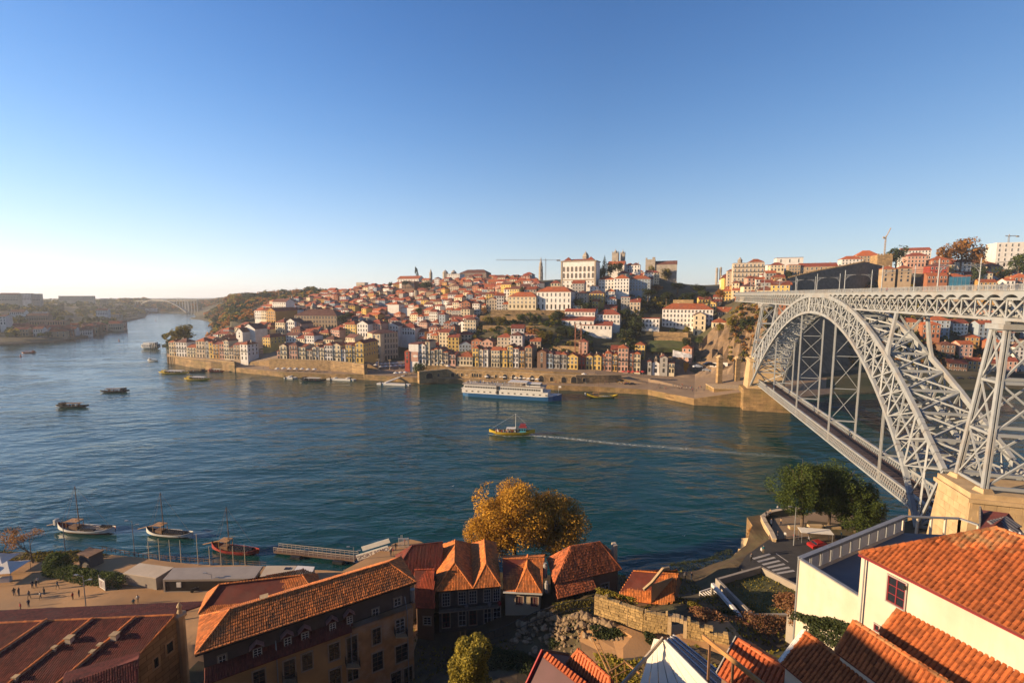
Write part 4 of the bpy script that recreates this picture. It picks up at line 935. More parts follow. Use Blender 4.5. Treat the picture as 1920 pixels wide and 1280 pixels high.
# ---- row of saw-tooth gables at the bottom right
for i, (ap_, rr, le, za, rel, lab) in enumerate((((1695, 1129), (1920, 1258), (1652, 1184), 46.0, 1.5, 'nearest to the white wall'), ((1602, 1165), (1779, 1280), (1568, 1218), 45.0, 1.5, 'in the middle'), ((1508, 1184), (1628, 1271), (1467, 1240), 43.0, 1.5, 'with a pale bargeboard'))):
 p0 = onz(*ap_, za); p1 = onz(*rr, za); d = (p1-p0).normalized(); p1 = p0+d*11; lft = onz(*le, za-rel); s_ = (lft-p0); s_ = s_-d*s_.dot(d); s_.z = 0
 r = thing('gabled_roof_house', 'small tiled gable %s in the bottom right corner' % lab, 'house', (p0.x, p0.y, 30))
 L_a = p0+s_*1.05-Vector((0, 0, rel*1.05)); R_a = p0-s_*1.0-Vector((0, 0, rel*1.0))
 roof_face(r, [L_a, L_a+d*11, p1, p0], tile_near, .235, .33, 200); roof_face(r, [R_a, R_a+d*11, p1, p0], tile_near, .235, .33)
 ridge_caps(r, p0, p1, tile_near, .14)
 ridge_caps(r, L_a, p0, tile_near if i < 2 else canvas_m, .12)
 q = MB(); q.face([L_a+d*.15, R_a+d*.15, p0+d*.15]); part('gable', q, pl, r, True)
 A0, B0 = L_a+d*.2-s_*.1, R_a+d*.2+s_*.1
 wallbox(r, [A0, B0, B0+d*10.5, A0+d*10.5], 30, L_a.z-.06, pl if i else och2)
 if i == 2: part('bargeboard', MB().bar(L_a-d*.12, p0-d*.12, .06, .22), canvas_m, r, True)
p0 = onz(1382, 1197, 40); p1 = p0+(onz(1450, 1240, 40)-p0).normalized()*9; d = (p1-p0).normalized(); lft = onz(1332, 1248, 38.6); s_ = lft-p0; s_ -= d*s_.dot(d); s_.z = 0
r = thing('cable_station_gable', 'bright orange tiled gable with grey bargeboards, left of the saw-tooth gables', 'house', (p0.x, p0.y, 28))
L_a = p0+s_-Vector((0, 0, 1.6)); R_a = p0-s_-Vector((0, 0, 1.6))
nt_ = mat('new_orange_tile', (0.50, 0.12, 0.035), .7, .15, 1, island=.15, objvar=.12)
roof_face(r, [L_a, L_a+d*9, p1, p0], nt_, .3, .42, 200); roof_face(r, [R_a, R_a+d*9, p1, p0], nt_, .3, .42); ridge_caps(r, p0+d*.1, p1, nt_, .16, .8)
for e in (L_a, R_a): part('bargeboard', MB().bar(e-d*.1, p0-d*.1, .07, .3, e1=.1), WM['grey'], r, True)
A0, B0 = L_a+d*.15-s_*.1, R_a+d*.15+s_*.1; wallbox(r, [A0, B0, B0+d*8.5, A0+d*8.5], 28, L_a.z-.06, WM['brown']); part('gable', MB().face([L_a+d*.12, R_a+d*.12, p0+d*.12]), WM['brown'], r, True)
# ---- red-edged roof at the bottom centre
p0 = onz(1019, 1222, 37.5); p1 = onz(1120, 1300, 37.5); d = (p1-p0).normalized(); lft = onz(985, 1262, 36); s_ = lft-p0; s_ -= d*s_.dot(d); s_.z = 0
r = thing('red_gable_house', 'dark red sheet-roofed gable with a red bargeboard at the bottom centre', 'house', (p0.x, p0.y, 26))
L_a = p0+s_*1.5-Vector((0, 0, 1.9)); R_a = p0-s_*2.6-Vector((0, 0, 2.2)); sheet = mat('dark_red_sheet', (0.10, 0.035, 0.04), .6, .1)
q = MB(); q.slab([L_a, L_a+d*7, p0+d*7, p0], .12); part('roof_slope', q, sheet, r, True); q = MB(); q.slab([R_a, R_a+d*7, p0+d*7, p0], .12); part('roof_slope', q, sheet, r, True)
redp = mat('red_painted_board', (0.42, 0.04, 0.04), .6, .1, 2)
part('bargeboard', MB().bar(L_a-d*.1, p0-d*.1, .1, .5, e1=.1), redp, r, True); part('bargeboard', MB().bar(R_a-d*.1, p0-d*.1, .1, .3), WM['brown'], r, True)
A0, B0 = L_a+d*.15-s_*.1, R_a+d*.15+s_*.1; wallbox(r, [A0, B0, B0+d*6.5, A0+d*6.5], 26, L_a.z-.06, redp); part('gable', MB().face([L_a+d*.12, R_a+d*.12, p0+d*.12]), redp, r, True)
roof_face(r, [p0+d*.3+s_*.25, p0+d*7+s_*.25, p0+d*7+Vector((0, 0, .2)), p0+d*.3+Vector((0, 0, .2))], nt_, .3, .4, name='ridge_roll')
hut('small_orange_roof', 'tiny orange tiled hip roof beside the red gable at the bottom centre', OZ(1062, 1245, 36.6), OZ(1150, 1330, 36.6), OZ(1160, 1300, 36.6), OZ(1085, 1232, 36.6), 36.6, 37.9, 30, WM['brown'], 'u', (1, 1), nt_, .28, .38)

# added block left of the viewpoint, never in frame: sized to shade the lower gables
solo('belvedere_block', MB().prism([(-46, 5), (-24, 5), (-24, 19), (-46, 19)], 15, 56.8), WM['tan'], 'tall plain belvedere block standing left of the viewpoint', 'building')
# ================================================================ NEAR STRUCTURES: terrace block, ruins, garden, road, square
# white terrace block with slatted wall
T = [onz(1500, 1043, 36), onz(1695, 965, 36), onz(1800, 969, 36), onz(1835, 981, 36)]; Tl = onz(1612, 1112, 36)
tb = thing('terrace_block', 'white-walled roof terrace with blue-grey floor and a slatted side wall', 'building', (T[0].x, T[0].y, 26))
pA, pB, pC, pD = T[0], T[1], T[2], T[3]
blue = mat('blue_grey_floor', (0.13, 0.16, 0.19), .7, .1, .5)
back = Tl+(Tl-pA).normalized()*6; r2 = pC+Vector((4, -8, 0))
wallbox(tb, [pA, back, Vector((48, 36, 0)), r2, pC, pB], 20, 33.4, pl, 'wall')
part('terrace_floor', MB().prism([pA+Vector((.3, 0, 0)), back, Vector((48, 36, 0)), r2, pC, pB], 33.41, 33.5), blue, tb, True)
def pwall(a, b, z0_, z1_, t, m, name): q = MB(); a = Vector((a[0], a[1], (z0_+z1_)/2)); b = Vector((b[0], b[1], (z0_+z1_)/2)); q.bar(a, b, t, z1_-z0_); return part(name, q, m, tb, True)
pwall(pA, back, 22, 35.7, .25, pl, 'parapet_wall')
pwall(pA, back, 35.71, 35.86, .4, steel_m, 'coping')
d = (pB-pA); nS = 11
pwall(pA, pB, 33.5, 33.9, .2, pl, 'kerb'); pwall(pA, pB, 35.72, 35.9, .5, steel_m, 'coping'); pwall(pA, pB, 35.35, 35.5, .12, steel_m, 'rail')
for i in range(nS):
 a = pA.lerp(pB, (i+.12)/nS); b_ = pA.lerp(pB, (i+.78)/nS); pwall(a, b_, 33.9, 35.35, .08, canvas_m, 'panel')
 c = pA.lerp(pB, i/nS); part('post', MB().bar((c.x, c.y, 33.5), (c.x, c.y, 35.7), .14), steel_m, tb, True)
for (a, b_, n_) in ((pB, pC, 4), (pC, pD, 1)):
 pwall(a, b_, 35.72, 35.9, .35, steel_m, 'coping')
 for i in range(n_+1):
  c = a.lerp(b_, i/n_); part('post', MB().bar((c.x, c.y, 33.0), (c.x, c.y, 35.7), .22), pl, tb, True)
part('corner_pipe', MB().cyl((pA.x-.15, pA.y-.05, 24), (pA.x-.15, pA.y-.05, 35.9), .1, n=6), steel_m, tb, True)
q = MB(); c0 = onz(1478, 1118, 29); q.prism([OZ(1478, 1112, 30), OZ(1545, 1150, 30), OZ(1570, 1140, 30), OZ(1500, 1100, 30)], 24, 29.5); part('lean_block', q, conc_m, tb, True)
# ---- sunk garden with concrete rim, road, crossing
G = [OZ(1345, 1085, 15.2), OZ(1427, 1062, 15.2), OZ(1498, 1098, 15.2), OZ(1505, 1150, 15.2), OZ(1412, 1152, 15.2)]
gd = thing('sunken_roof_garden', 'grassy flat roof inside a pale concrete rim beside the crossing', 'roof garden', (G[1][0], G[1][1], 10))
part('lawn', MB().prism([G[0], G[1], G[2], G[3], G[4]], 10, 14.1), grass_m, gd, True)
for a, b_ in zip(G, G[1:]+G[:1]):
 part('concrete_rim', MB().bar((a[0], a[1], 14.6), (b_[0], b_[1], 14.6), .45, 1.3, e1=.2), conc_m, gd, True)
a = OZ(1336, 1092, 15.5); b_ = OZ(1395, 1160, 15.5); part('beam', MB().bar((a[0], a[1], 15.2), (b_[0], b_[1], 15.2), .5, .6), WM['white'], gd, True)
part('column', MB().bar((a[0], a[1], 9), (a[0], a[1], 15.2), .35), conc_m, gd, True)
q = MB()
for i in range(900):
 px_, py_ = random.uniform(1350, 1500), random.uniform(1068, 1148); x, y = OZ(px_, py_, 14.2)
 if inpoly((x, y), G):
  h_ = random.uniform(.1, .35); t = random.uniform(0, 6.28); q.face([(x-.12*math.cos(t), y-.12*math.sin(t), 14.1), (x+.12*math.cos(t), y+.12*math.sin(t), 14.1), (x+random.uniform(-.1, .1), y, 14.1+h_)])
part('grass_tufts', q, leaf_y, gd, True, 'stuff')
# road on the promenade
def sheet(name, pts, z, m, dz=.0): q = MB(); q.prism(pts, z-.4, z); return struct(name, q, m)
zr_ = 12.25
sheet('river_road', [OZ(1385, 1062, zr_), OZ(1400, 1040, zr_), OZ(1440, 1012, zr_), OZ(1560, 1008, zr_), OZ(1700, 1010, zr_), OZ(1700, 1080, zr_), OZ(1500, 1100, zr_), OZ(1420, 1090, zr_)], zr_, asph_m)
sheet('promenade_pavement', [OZ(1440, 1011, zr_), OZ(1452, 972, zr_), OZ(1530, 960, zr_), OZ(1650, 962, zr_), OZ(1700, 1009, zr_), OZ(1560, 1007, zr_)], zr_+.12, pave_q)
cw = thing('zebra_crossing', 'faded white zebra crossing on the shaded river road', 'crossing', (*OZ(1440, 1065, zr_), zr_))
for i in range(6):
 a = OZ(1412+i*9, 1047+i*5.5, zr_); b_ = OZ(1446+i*9-2, 1038+i*6.2, zr_); v = (Vector(b_)-Vector(a)); nrm = Vector((-v.y, v.x)).normalized()*.25
 part('stripe', MB().prism([Vector(a)-nrm, Vector(b_)-nrm, Vector(b_)+nrm, Vector(a)+nrm], zr_+.004, zr_+.012), white_p, cw, True)
a, b_ = Vector(OZ(1455, 1037, zr_)), Vector(OZ(1478, 1053, zr_)); nrm = Vector((.1, .12)); lm = thing('lane_line', 'short white lane line near the zebra crossing', 'road marking', (a.x, a.y, zr_)); part('line', MB().prism([a-nrm, b_-nrm, b_+nrm, a+nrm], zr_+.004, zr_+.012), white_p, lm, True)
# bastion wall at the river
bw = thing('bastion_wall', 'curved sunlit stone bastion above the river, left of the promenade trees', 'wall', (*OZ(1425, 985, 12), 6))
bp_ = [OZ(1452, 1010, 12.9), OZ(1446, 996, 12.9), OZ(1436, 980, 12.9), OZ(1430, 968, 12.9), OZ(1441, 960, 12.9), OZ(1465, 955, 12.9), OZ(1500, 953, 12.9)]
for i, (a, b_) in enumerate(zip(bp_, bp_[1:])):
 q = MB(); q.bar((a[0], a[1], 5.5), (b_[0], b_[1], 5.5), .7, 14.6, e1=.2); part('wall_section', q, stone_l, bw, True)
 q = MB(); q.bar((a[0], a[1], 12.95), (b_[0], b_[1], 12.95), .9, .22, e1=.2); part('coping', q, WM['beige'], bw, True)
def rock(q, c, r, sq=.75):
 ic = bmesh.new(); bmesh.ops.create_icosphere(ic, subdivisions=1, radius=1); s_ = random.random()*50
 a = [random.uniform(.75, 1.25)*r for _ in range(3)]; a[2] *= sq; rot = Matrix.Rotation(random.uniform(0, 6), 3, 'Z'); n0 = len(q.v)
 for v in ic.verts:
  k = 1+.45*mnoise.noise(v.co*1.3+Vector((s_, 0, 0))); p = rot @ Vector((v.co.x*a[0]*k, v.co.y*a[1]*k, v.co.z*a[2]*k)); q.v.append((c[0]+p.x, c[1]+p.y, c[2]+p.z))
 for f in ic.faces: q.f.append(tuple(n0+v.index for v in f.verts)); q.m.append(q.k)
 ic.free()
RG = 'golden boulders at the foot of the bastion'
for i, (x, y, s_) in enumerate(((1407, 1018, 2.2), (1398, 1030, 1.8), (1385, 1036, 1.2), (1418, 1012, 2.4), (1428, 1000, 2.4), (1375, 1044, .9), (1412, 1035, 1.4), (1440, 1018, 1.6))):
 c = onz(x, y, 7); q = MB(); rock(q, (c.x, c.y, 5.5), s_, 1.1); o = solo('boulder', q, stone_l, ['big', 'low', 'lowest', 'highest', 'right-hand', 'smallest', 'middle', 'road-side'][i]+' golden boulder at the foot of the river bastion', 'boulder', RG)
# ---- ruined wall with gateway
RW = [(12.0, 61.7, 19, 22.0), (15.2, 60.0, 19, 21.9), (18.1, 58.5, 18.8, 21.6), (21.1, 57.5, 18.8, 22.0), (23.4, 56.6, 19, 22.2), (25.4, 55.9, 19.2, 21.4), (28.2, 54.9, 19.3, 20.8)]
rw = thing('ruined_wall', 'ruined rubble-stone wall with an open doorway above the garden path', 'ruin', (20, 58, 18.8))
rs = mat('golden_rubble_stone', (0.44, 0.30, 0.13), .95, .25, 1.2, .6, 5, dirt=(.16, .11, .05), dirtamt=.6, objvar=.25)
core = mat('lime_mortar', (0.26, 0.18, 0.09), .95, .25, 1.5, .6, 6)
for i, (a, b_) in enumerate(zip(RW, RW[1:])):
 A_, B_ = Vector(a[:2]), Vector(b_[:2]); L_ = (B_-A_).length; dd = (B_-A_)/L_; nn = Vector((dd.y, -dd.x))
 if nn.y > 0: nn = -nn
 door = (i == 3)
 P = [A_+nn*.25, B_+nn*.25, B_-nn*.3, A_-nn*.3]
 if door:
  for s0_, s1_ in ((0, .5), (L_-.45, L_)):
   part('door_jamb', MB().prism([A_+dd*s0_+nn*.35, A_+dd*s1_+nn*.35, A_+dd*s1_-nn*.35, A_+dd*s0_-nn*.35], 18, 21.3), stone_l, rw, True)
  for k in range(5):
   q = MB(); s0_ = L_*k/5; z = 21.3+.35*math.sin((k+.5)/5*math.pi); q.prism([A_+dd*(s0_+.02)+nn*.4, A_+dd*(s0_+L_/5-.02)+nn*.4, A_+dd*(s0_+L_/5-.02)-nn*.4, A_+dd*(s0_+.02)-nn*.4], z-.1, z+.55); part('arch_stone', q, stone_l, rw, True)
  continue
 part('wall_core', MB().prism(P, [17.5]*4, [a[3]-.25, b_[3]-.25, b_[3]-.25, a[3]-.25]), core, rw, True)
 z = 18.3; row = 0
 while z < max(a[3], b_[3])+.1:
  hh_ = random.uniform(.32, .5); s_ = -random.uniform(0, .3)
  while s_ < L_:
   ww = random.uniform(.4, .8); t = (s_+ww/2)/L_; top = lerp(a[3], b_[3], max(0, min(1, t)))+random.uniform(-.3, .25)
   if z < top:
    q = MB(); pr = random.uniform(.05, .16); s0_, s1_ = max(s_, 0)+.02, min(s_+ww, L_)-.02
    if s1_-s0_ > .1:
     q.prism([A_+dd*s0_+nn*(.22+pr), A_+dd*s1_+nn*(.24+pr*.8), A_+dd*s1_-nn*(.3), A_+dd*s0_-nn*(.3)], [z+random.uniform(0, .05) for _ in range(4)], [z+hh_-random.uniform(.02, .09) for _ in range(4)]); part('stone', q, rs, rw, True)
   s_ += ww
  z += hh_; row += 1
q = MB(); q.bar((18.3, 58.2, 18), (18.3, 58.2, 22.3), .16); q.bar((16.1, 59.2, 18), (16.1, 59.2, 21.9), .12); part('stone_post', q, stone_l, rw, True)
# house roof beyond the ruin, seen over the wall
hut('ruined_house', 'orange-roofed house with a raised stepped gable just beyond the ruined wall', OZ(1155, 1122, 16.8), OZ(1262, 1136, 16.8), OZ(1278, 1085, 17.5), OZ(1215, 1085, 17.5), 16.8, 20.2, 8, WM['brown'], 'u', (0, 0), tile_m, .25, .38)
q = MB(); a, b_, c = onz(1207, 1105, 19.5), onz(1222, 1092, 20.3), onz(1243, 1066, 22.0)
q.bar(a, b_, .35, .4); q.bar(b_, c, .35, .4); q.bar(c, c+Vector((1.2, .6, -.2)), .35, .4); q.prism([(b_.x, b_.y), (c.x, c.y), (c.x+2, c.y+1), (b_.x+2, b_.y+1)], 12, 20); solo('stepped_gable', q, stone_l, 'pale stepped gable coping standing up behind the orange roof', 'gable')
pg = thing('pergola', 'small white slatted pergola in the shade right of the orange roof', 'pergola', (*OZ(1330, 1112, 12), 10))
a, b_ = Vector(OZ(1312, 1110, 13)), Vector(OZ(1342, 1100, 13)); 
for k in range(8): c = a.lerp(b_, k/7); part('slat', MB().bar((c.x, c.y, 13), (c.x+.5, c.y-1.2, 13), .12), WM['white'], pg, True)
for c in (a, b_): part('post', MB().bar((c.x, c.y, 9), (c.x, c.y, 13), .12), WM['white'], pg, True)
part('beam', MB().bar((a.x, a.y, 13.1), (b_.x, b_.y, 13.1), .15), WM['white'], pg, True)
# path of beaten earth and rubble slope
struct('garden_path', MB().prism([(12.5, 60.6), (17.5, 57.7), (21, 56.7), (24, 55.6), (27, 54), (24, 50.5), (20, 52.5), (17, 54), (15.5, 50.5), (13.5, 51), (14.5, 55), (16.2, 57)], 16, 19.3), pave_m)
rub = thing('rubble_heap', 'slope of loose pale stones and boulders beneath the iron railing', 'rubble', (9, 57, 15))
mound = [(1.5, 66, 14.5), (6, 64.5, 17), (11.5, 61.5, 19), (14, 60, 19.2), (15.3, 57.6, 18.6), (14, 54.5, 17), (12, 52.5, 15), (6, 53, 13), (1, 56, 12), (-1.5, 61, 12.5)]
def mz(x, y):
 w = [1/((x-a)**2+(y-b)**2+.3)**1.5 for a, b, c in mound]; return sum(k*m[2] for k, m in zip(w, mound))/sum(w)
q = MB(); cx, cy = 7.5, 58.8; fan = [(cx, cy, mz(cx, cy)+.3)]
for i in range(len(mound)):
 a, b_ = mound[i], mound[(i+1) % len(mound)]; q.face([(cx, cy, mz(cx, cy)), a, b_]); q.face([a, b_, (b_[0], b_[1], b_[2]-6), (a[0], a[1], a[2]-6)])
part('earth_bank', q, soil_m, rub, True)
cand = []
while len(cand) < 900:
 x, y = random.uniform(-2, 15.5), random.uniform(52.5, 66)
 if not inpoly((x, y), [m[:2] for m in mound]): continue
 big = random.random() < .10; cand.append((x, y, random.uniform(.35, .6) if big else random.uniform(.1, .3)))
for i in range(24):  # rim of large slabs along the top
 t = i/23; x = lerp(1, 14.2, t); y = lerp(65.2, 59.6, t)+.5*math.sin(t*5); cand.insert(0, (x, y, random.uniform(.4, .7)))
rg_m = mat('rubble_stone', (0.27, 0.19, 0.11), .95, .2, 2, .5, 6, dirt=(.2, .14, .08), island=.3, objvar=.3)
cand.sort(key=lambda c: -c[2]); qs = MB(); RV = []
for k in range(10): q = MB(); rock(q, (0, 0, 0), 1); RV.append(q.data('stone', rg_m))
for i, (x, y, s_) in enumerate(cand):
 if i < 280: place('stone', RV[i % 10], rub, rootM(rub).inverted() @ Matrix.Translation((x, y, mz(x, y)+s_*.35)) @ Matrix.Rotation(random.uniform(0, 6), 4, 'Z') @ Matrix.Diagonal((s_*1.2, s_*.9, s_*.8, 1)))
 else: rock(qs, (x, y, mz(x, y)+s_*.3), s_)
part('small_stones', qs, rg_m, rub, True, 'stuff')
# iron railing
rl = thing('iron_railing', 'black iron railing climbing along the path above the rubble', 'railing', (6, 66, 14))
RP = [onp(902, 1206, Vector((0, 63.5, 0)), Vector((0, 1, 0))), onp(944, 1192, Vector((0, 64, 0)), Vector((0, 1, 0))), onp(1006, 1163, Vector((0, 63.5, 0)), Vector((0, 1, 0))), onp(1070, 1144, Vector((0, 63, 0)), Vector((0, 1, 0))), onp(1117, 1139, Vector((0, 62.5, 0)), Vector((0, 1, 0)))]
for a, b_ in zip(RP, RP[1:]):
 H_ = Vector((0, 0, 1.5)); part('top_rail', MB().bar(a+H_, b_+H_, .07), iron_m, rl, True); part('bottom_rail', MB().bar(a+Vector((0, 0, .15)), b_+Vector((0, 0, .15)), .05), iron_m, rl, True)
 n_ = int((b_-a).length/.17)
 for k in range(n_+1):
  c = a.lerp(b_, k/n_); part('baluster' if k % 12 else 'post', MB().bar(c, c+H_, .03 if k % 12 else .09), iron_m, rl, True)
# ---- cable-car station roof: white boards, timber beams
gr = thing('white_board_roof', 'white boarded lean-to roof with blue-grey glazing at the bottom edge', 'roof', (19, 36, 33))
zz = 36.5
P1 = [onz(1196, 1290, 34.4), onz(1226, 1196, 35.4), onz(1246, 1200, 37.2), onz(1345, 1300, 37.2)]
wb = mat('white_boards', (0.74, 0.68, 0.56), .7, .08, 1)
a, b_, c, d = P1
for k in range(7):
 t0, t1 = k/7+.006, (k+1)/7-.006; part('board', MB().slab([a.lerp(d, t0), a.lerp(d, t1), b_.lerp(c, t1), b_.lerp(c, t0)], .06), wb, gr, True)
gl_ = mat('blue_glazing', (0.07, 0.11, 0.17), .25, .1, 1, spec=.6)
e_, f_ = onz(1262, 1190, 36.0), onz(1400, 1300, 35.6); part('glazing', MB().slab([c, d, f_, e_], .08) if False else MB().slab([P1[2], onz(1345, 1300, 37.15), f_, e_], .08), gl_, gr, True)
for k in range(4): t = k/3; part('glazing_bar', MB().bar(P1[2].lerp(e_, t)+Vector((0, 0, .05)), onz(1345, 1300, 37.2).lerp(f_, t)+Vector((0, 0, .05)), .09), WM['white'], gr, True)
part('edge_board', MB().bar(onz(1243, 1196, zz+.5), onz(1160, 1290, zz-1), .12, .35), WM['beige'], gr, True)
tf = thing('timber_beams', 'long timber handrail beam on posts crossing above the orange gable', 'beam', (20, 36, 35))
a, b_ = onz(1318, 1192, 40.2), onz(1440, 1290, 40.2); part('beam', MB().bar(a, b_, .14, .32, e1=1), wood_o, tf, True)
for t in (.12, .50): c = a.lerp(b_, t); part('post', MB().bar((c.x, c.y, 34), (c.x, c.y, 40), .14), wood_m, tf, True)
tf = thing('timber_frame', 'open timber frame and ladder beside the white boarded roof', 'frame', (14, 40, 30))
for (p_, q_, za, zb_, w) in (((1140, 1260), (1172, 1240), 33, 33, .1), ((1172, 1240), (1200, 1262), 33, 33, .12), ((1150, 1268), (1182, 1252), 32, 32, .08), ((1153, 1243), (1158, 1290), 33, 29, .09), ((1170, 1238), (1172, 1262), 33, 31, .09), ((1109, 1193), (1142, 1262), 31, 31.2, .1), ((1119, 1196), (1148, 1262), 31, 31.2, .1)):
 part('timber', MB().bar(onz(*p_, za), onz(*q_, zb_), w), wood_o, tf, True)
for k in range(7): a = onz(lerp(1109, 1142, k/6), lerp(1193, 1262, k/6), 31.1); b_ = onz(lerp(1119, 1148, k/6), lerp(1196, 1262, k/6), 31.1); part('rung', MB().bar(a, b_, .07), wood_o, tf, True)
# ---- the square: pavilions, kiosk, tents, signs
def boxq(root, name, P, z0_, z1_, m): return part(name, MB().prism(P, z0_, z1_), m, root, True)
zR = 6.9
def quad(pts): return [OZ(x, y, zR) for x, y in pts]
metal = mat('pavilion_cladding', (0.34, 0.29, 0.24), .6, .08, .8); dkgl = mat('dark_storefront', (0.03, 0.028, 0.03), .25, .2, .5)
p1 = quad(((231, 1074), (262, 1055), (325, 1063), (292, 1083)))
r = thing('pavilion', 'blank pale metal pavilion beside the hedge, leftmost of the row', 'pavilion', (*p1[0], 4)); boxq(r, 'wall', p1, 3.5, zR-.1, metal)
q = [Vector(p) for p in p1]; cen = sum(q, Vector((0, 0)))/4; boxq(r, 'roof', [cen+(p-cen)*1.02 for p in q], zR-.1, zR, WM['beige'])
p2 = quad(((305, 1086), (325, 1064), (493, 1060), (476, 1084)))
r = thing('pavilion', 'long glass-fronted pavilion with flat sandy roof on the square', 'pavilion', (*p2[0], 4)); q = [Vector(p) for p in p2]; cen = sum(q, Vector((0, 0)))/4
boxq(r, 'roof', q, zR-.45, zR, metal); boxq(r, 'glazed_wall', [cen+(p-cen)*.94 for p in q], 3.8, zR-.45, dkgl)
for a in (q[0], q[3]):
 v = (q[3]-q[0]).normalized()*.35; b_ = a+v if a == q[0] else a-v; n_ = Vector((-v.y, v.x)).normalized()*.5; boxq(r, 'end_wall', [a, b_, b_+n_, a+n_], 3.6, zR-.45, metal)
bs = q[0].lerp(q[3], .5); boxq(r, 'base', [q[0], q[3], q[3]+Vector((0, .6)), q[0]+Vector((0, .6))], 3.5, 4.25, metal)
c = q[0].lerp(q[3], .17); part('notice', MB().box(c.x-.45, c.x+.45, c.y-.02, c.y+.2, 5.2, 6.2), WM['white'], r, True)
p3 = quad(((486, 1083), (500, 1060), (556, 1060), (538, 1083)))
r = thing('pavilion', 'closed grey pavilion touching the sunlit orange roofs, third of the row', 'pavilion', (*p3[0], 4)); boxq(r, 'wall', p3, 3.5, zR-.1, metal); q = [Vector(p) for p in p3]; cen = sum(q, Vector((0, 0)))/4; boxq(r, 'roof', [cen+(p-cen)*1.02 for p in q], zR-.1, zR, WM['beige'])
c = q[0].lerp(q[2], .75); part('skylight', MB().box(c.x-.6, c.x+.6, c.y-.4, c.y+.4, zR, zR+.12), dkgl, r, True)
p4 = quad(((540, 1083), (558, 1060), (590, 1062), (582, 1083)))
r = thing('pavilion', 'narrow white-roofed pavilion at the right end of the row', 'pavilion', (*p4[0], 4)); boxq(r, 'wall', p4, 3.5, zR-.1, metal); boxq(r, 'roof', [Vector(p)*1.0 for p in p4], zR-.098, zR+.05, WM['white'])
pk = [OZ(*p, 7) for p in ((166, 1042), (192, 1030), (168, 1025), (147, 1036))]
r = thing('kiosk', 'small brown square kiosk by the river left of the hedge', 'kiosk', (*pk[0], 4)); boxq(r, 'wall', pk, 3, 6.6, mat('dark_kiosk', (.10, .09, .09), .7)); q = [Vector(p) for p in pk]; cen = sum(q, Vector((0, 0)))/4; boxq(r, 'roof', [cen+(p-cen)*1.12 for p in q], 6.6, 6.9, wood_m)
for i, (x, y, s_) in enumerate(((17, 1082, 2.6), (2, 1066, 2.4), (-20, 1090, 2.4))):
 c = onz(x, y, 4); r = thing('market_tent', ['white pyramid tent over a stall by the people', 'smaller white tent tucked behind the first tent', 'white tent cut by the left frame edge'][i], 'tent', (c.x, c.y, 4), R_(8))
 q = MB(); q.lathe((0, 0, 2.3), [(s_*1.35, 0), (s_*.7, .55), (.05, 1.5)], 4); part('canopy', q, canvas_m, r)
 q = MB(); [q.bar((a, b_, 0), (a, b_, 2.35), .06) for a in (-s_*.9, s_*.9) for b_ in (-s_*.9, s_*.9)]; part('legs', q, steel_m, r)
 if i == 0: part('counter', MB().box(-1.6, 1.6, -1.9, -1.1, 0, 1.0), canvas_m, r)
def lamp(x, y, zg, htop, label, arms=2, hd=.5):
 c = onz(x, y, zg); r = thing('street_lamp', label, 'street lamp', (c.x, c.y, zg)); part('pole', MB().cyl((0, 0, 0), (0, 0, htop), .11, .06, 8), steel_m, r)
 for k, sg in enumerate((-1, 1)[:arms]):
  q = MB(); q.bar((0, 0, htop-.2-k*.9), (sg*1.1, 0, htop-k*.9+.1), .06); q.box(min(sg*.9, sg*1.6), max(sg*.9, sg*1.6), -.13, .13, htop-k*.9+.05, htop-k*.9+.2); part('lamp_head', q, steel_m, r)
 return r
lamp(164, 1165, 4, 9.2, 'tall double-armed street lamp rising over the warehouse roofs'); lamp(253, 1045, 3.8, 9, 'white double-armed lamp at the river edge between two boats'); lamp(398, 1108, 4, 3.9, 'short street lamp in front of the long glass pavilion'); lamp(123, 1037, 3.8, 8.5, 'slim lamp post in front of the leftmost barrel boat', 1); lamp(664, 1053, 3.8, 3.6, 'small lamp at the pier beside the rowing sign', 2)
for i, (x, y, ht) in enumerate(((280, 1050, 4.5), (300, 1052, 5.6), (320, 1053, 5.4), (340, 1054, 5.4), (372, 1059, 7.5), (394, 1060, 4.6), (415, 1060, 4.7), (438, 1060, 4.7), (460, 1060, 5.1))):
 c = onz(x, y, 3.8); solo('flag_pole', MB().cyl((c.x, c.y, 3.4), (c.x, c.y, 3.8+ht), .09, .06, 6), WM['beige'], 'bare white pole on the river walk, %s from the left' % ords[i].replace('nearest', 'first'), 'pole', 'row of bare white poles on the river walk')
# river railing on the walk
rr = thing('river_railing', 'low rusty railing along the river walk behind the pavilions', 'railing', (-90, 106, 3.8)); pts = [onz(x, y, 3.9) for x, y in ((192, 1032), (260, 1044), (330, 1051), (400, 1056), (500, 1061))]
for a, b_ in zip(pts, pts[1:]):
 for h_ in (.5, 1.0): part('rail', MB().bar(a+Vector((0, 0, h_)), b_+Vector((0, 0, h_)), .07), wood_m, rr, True)
 for k in range(8): c = a.lerp(b_, k/8); part('post', MB().bar(c, c+Vector((0, 0, 1.1)), .09), wood_m, rr, True)
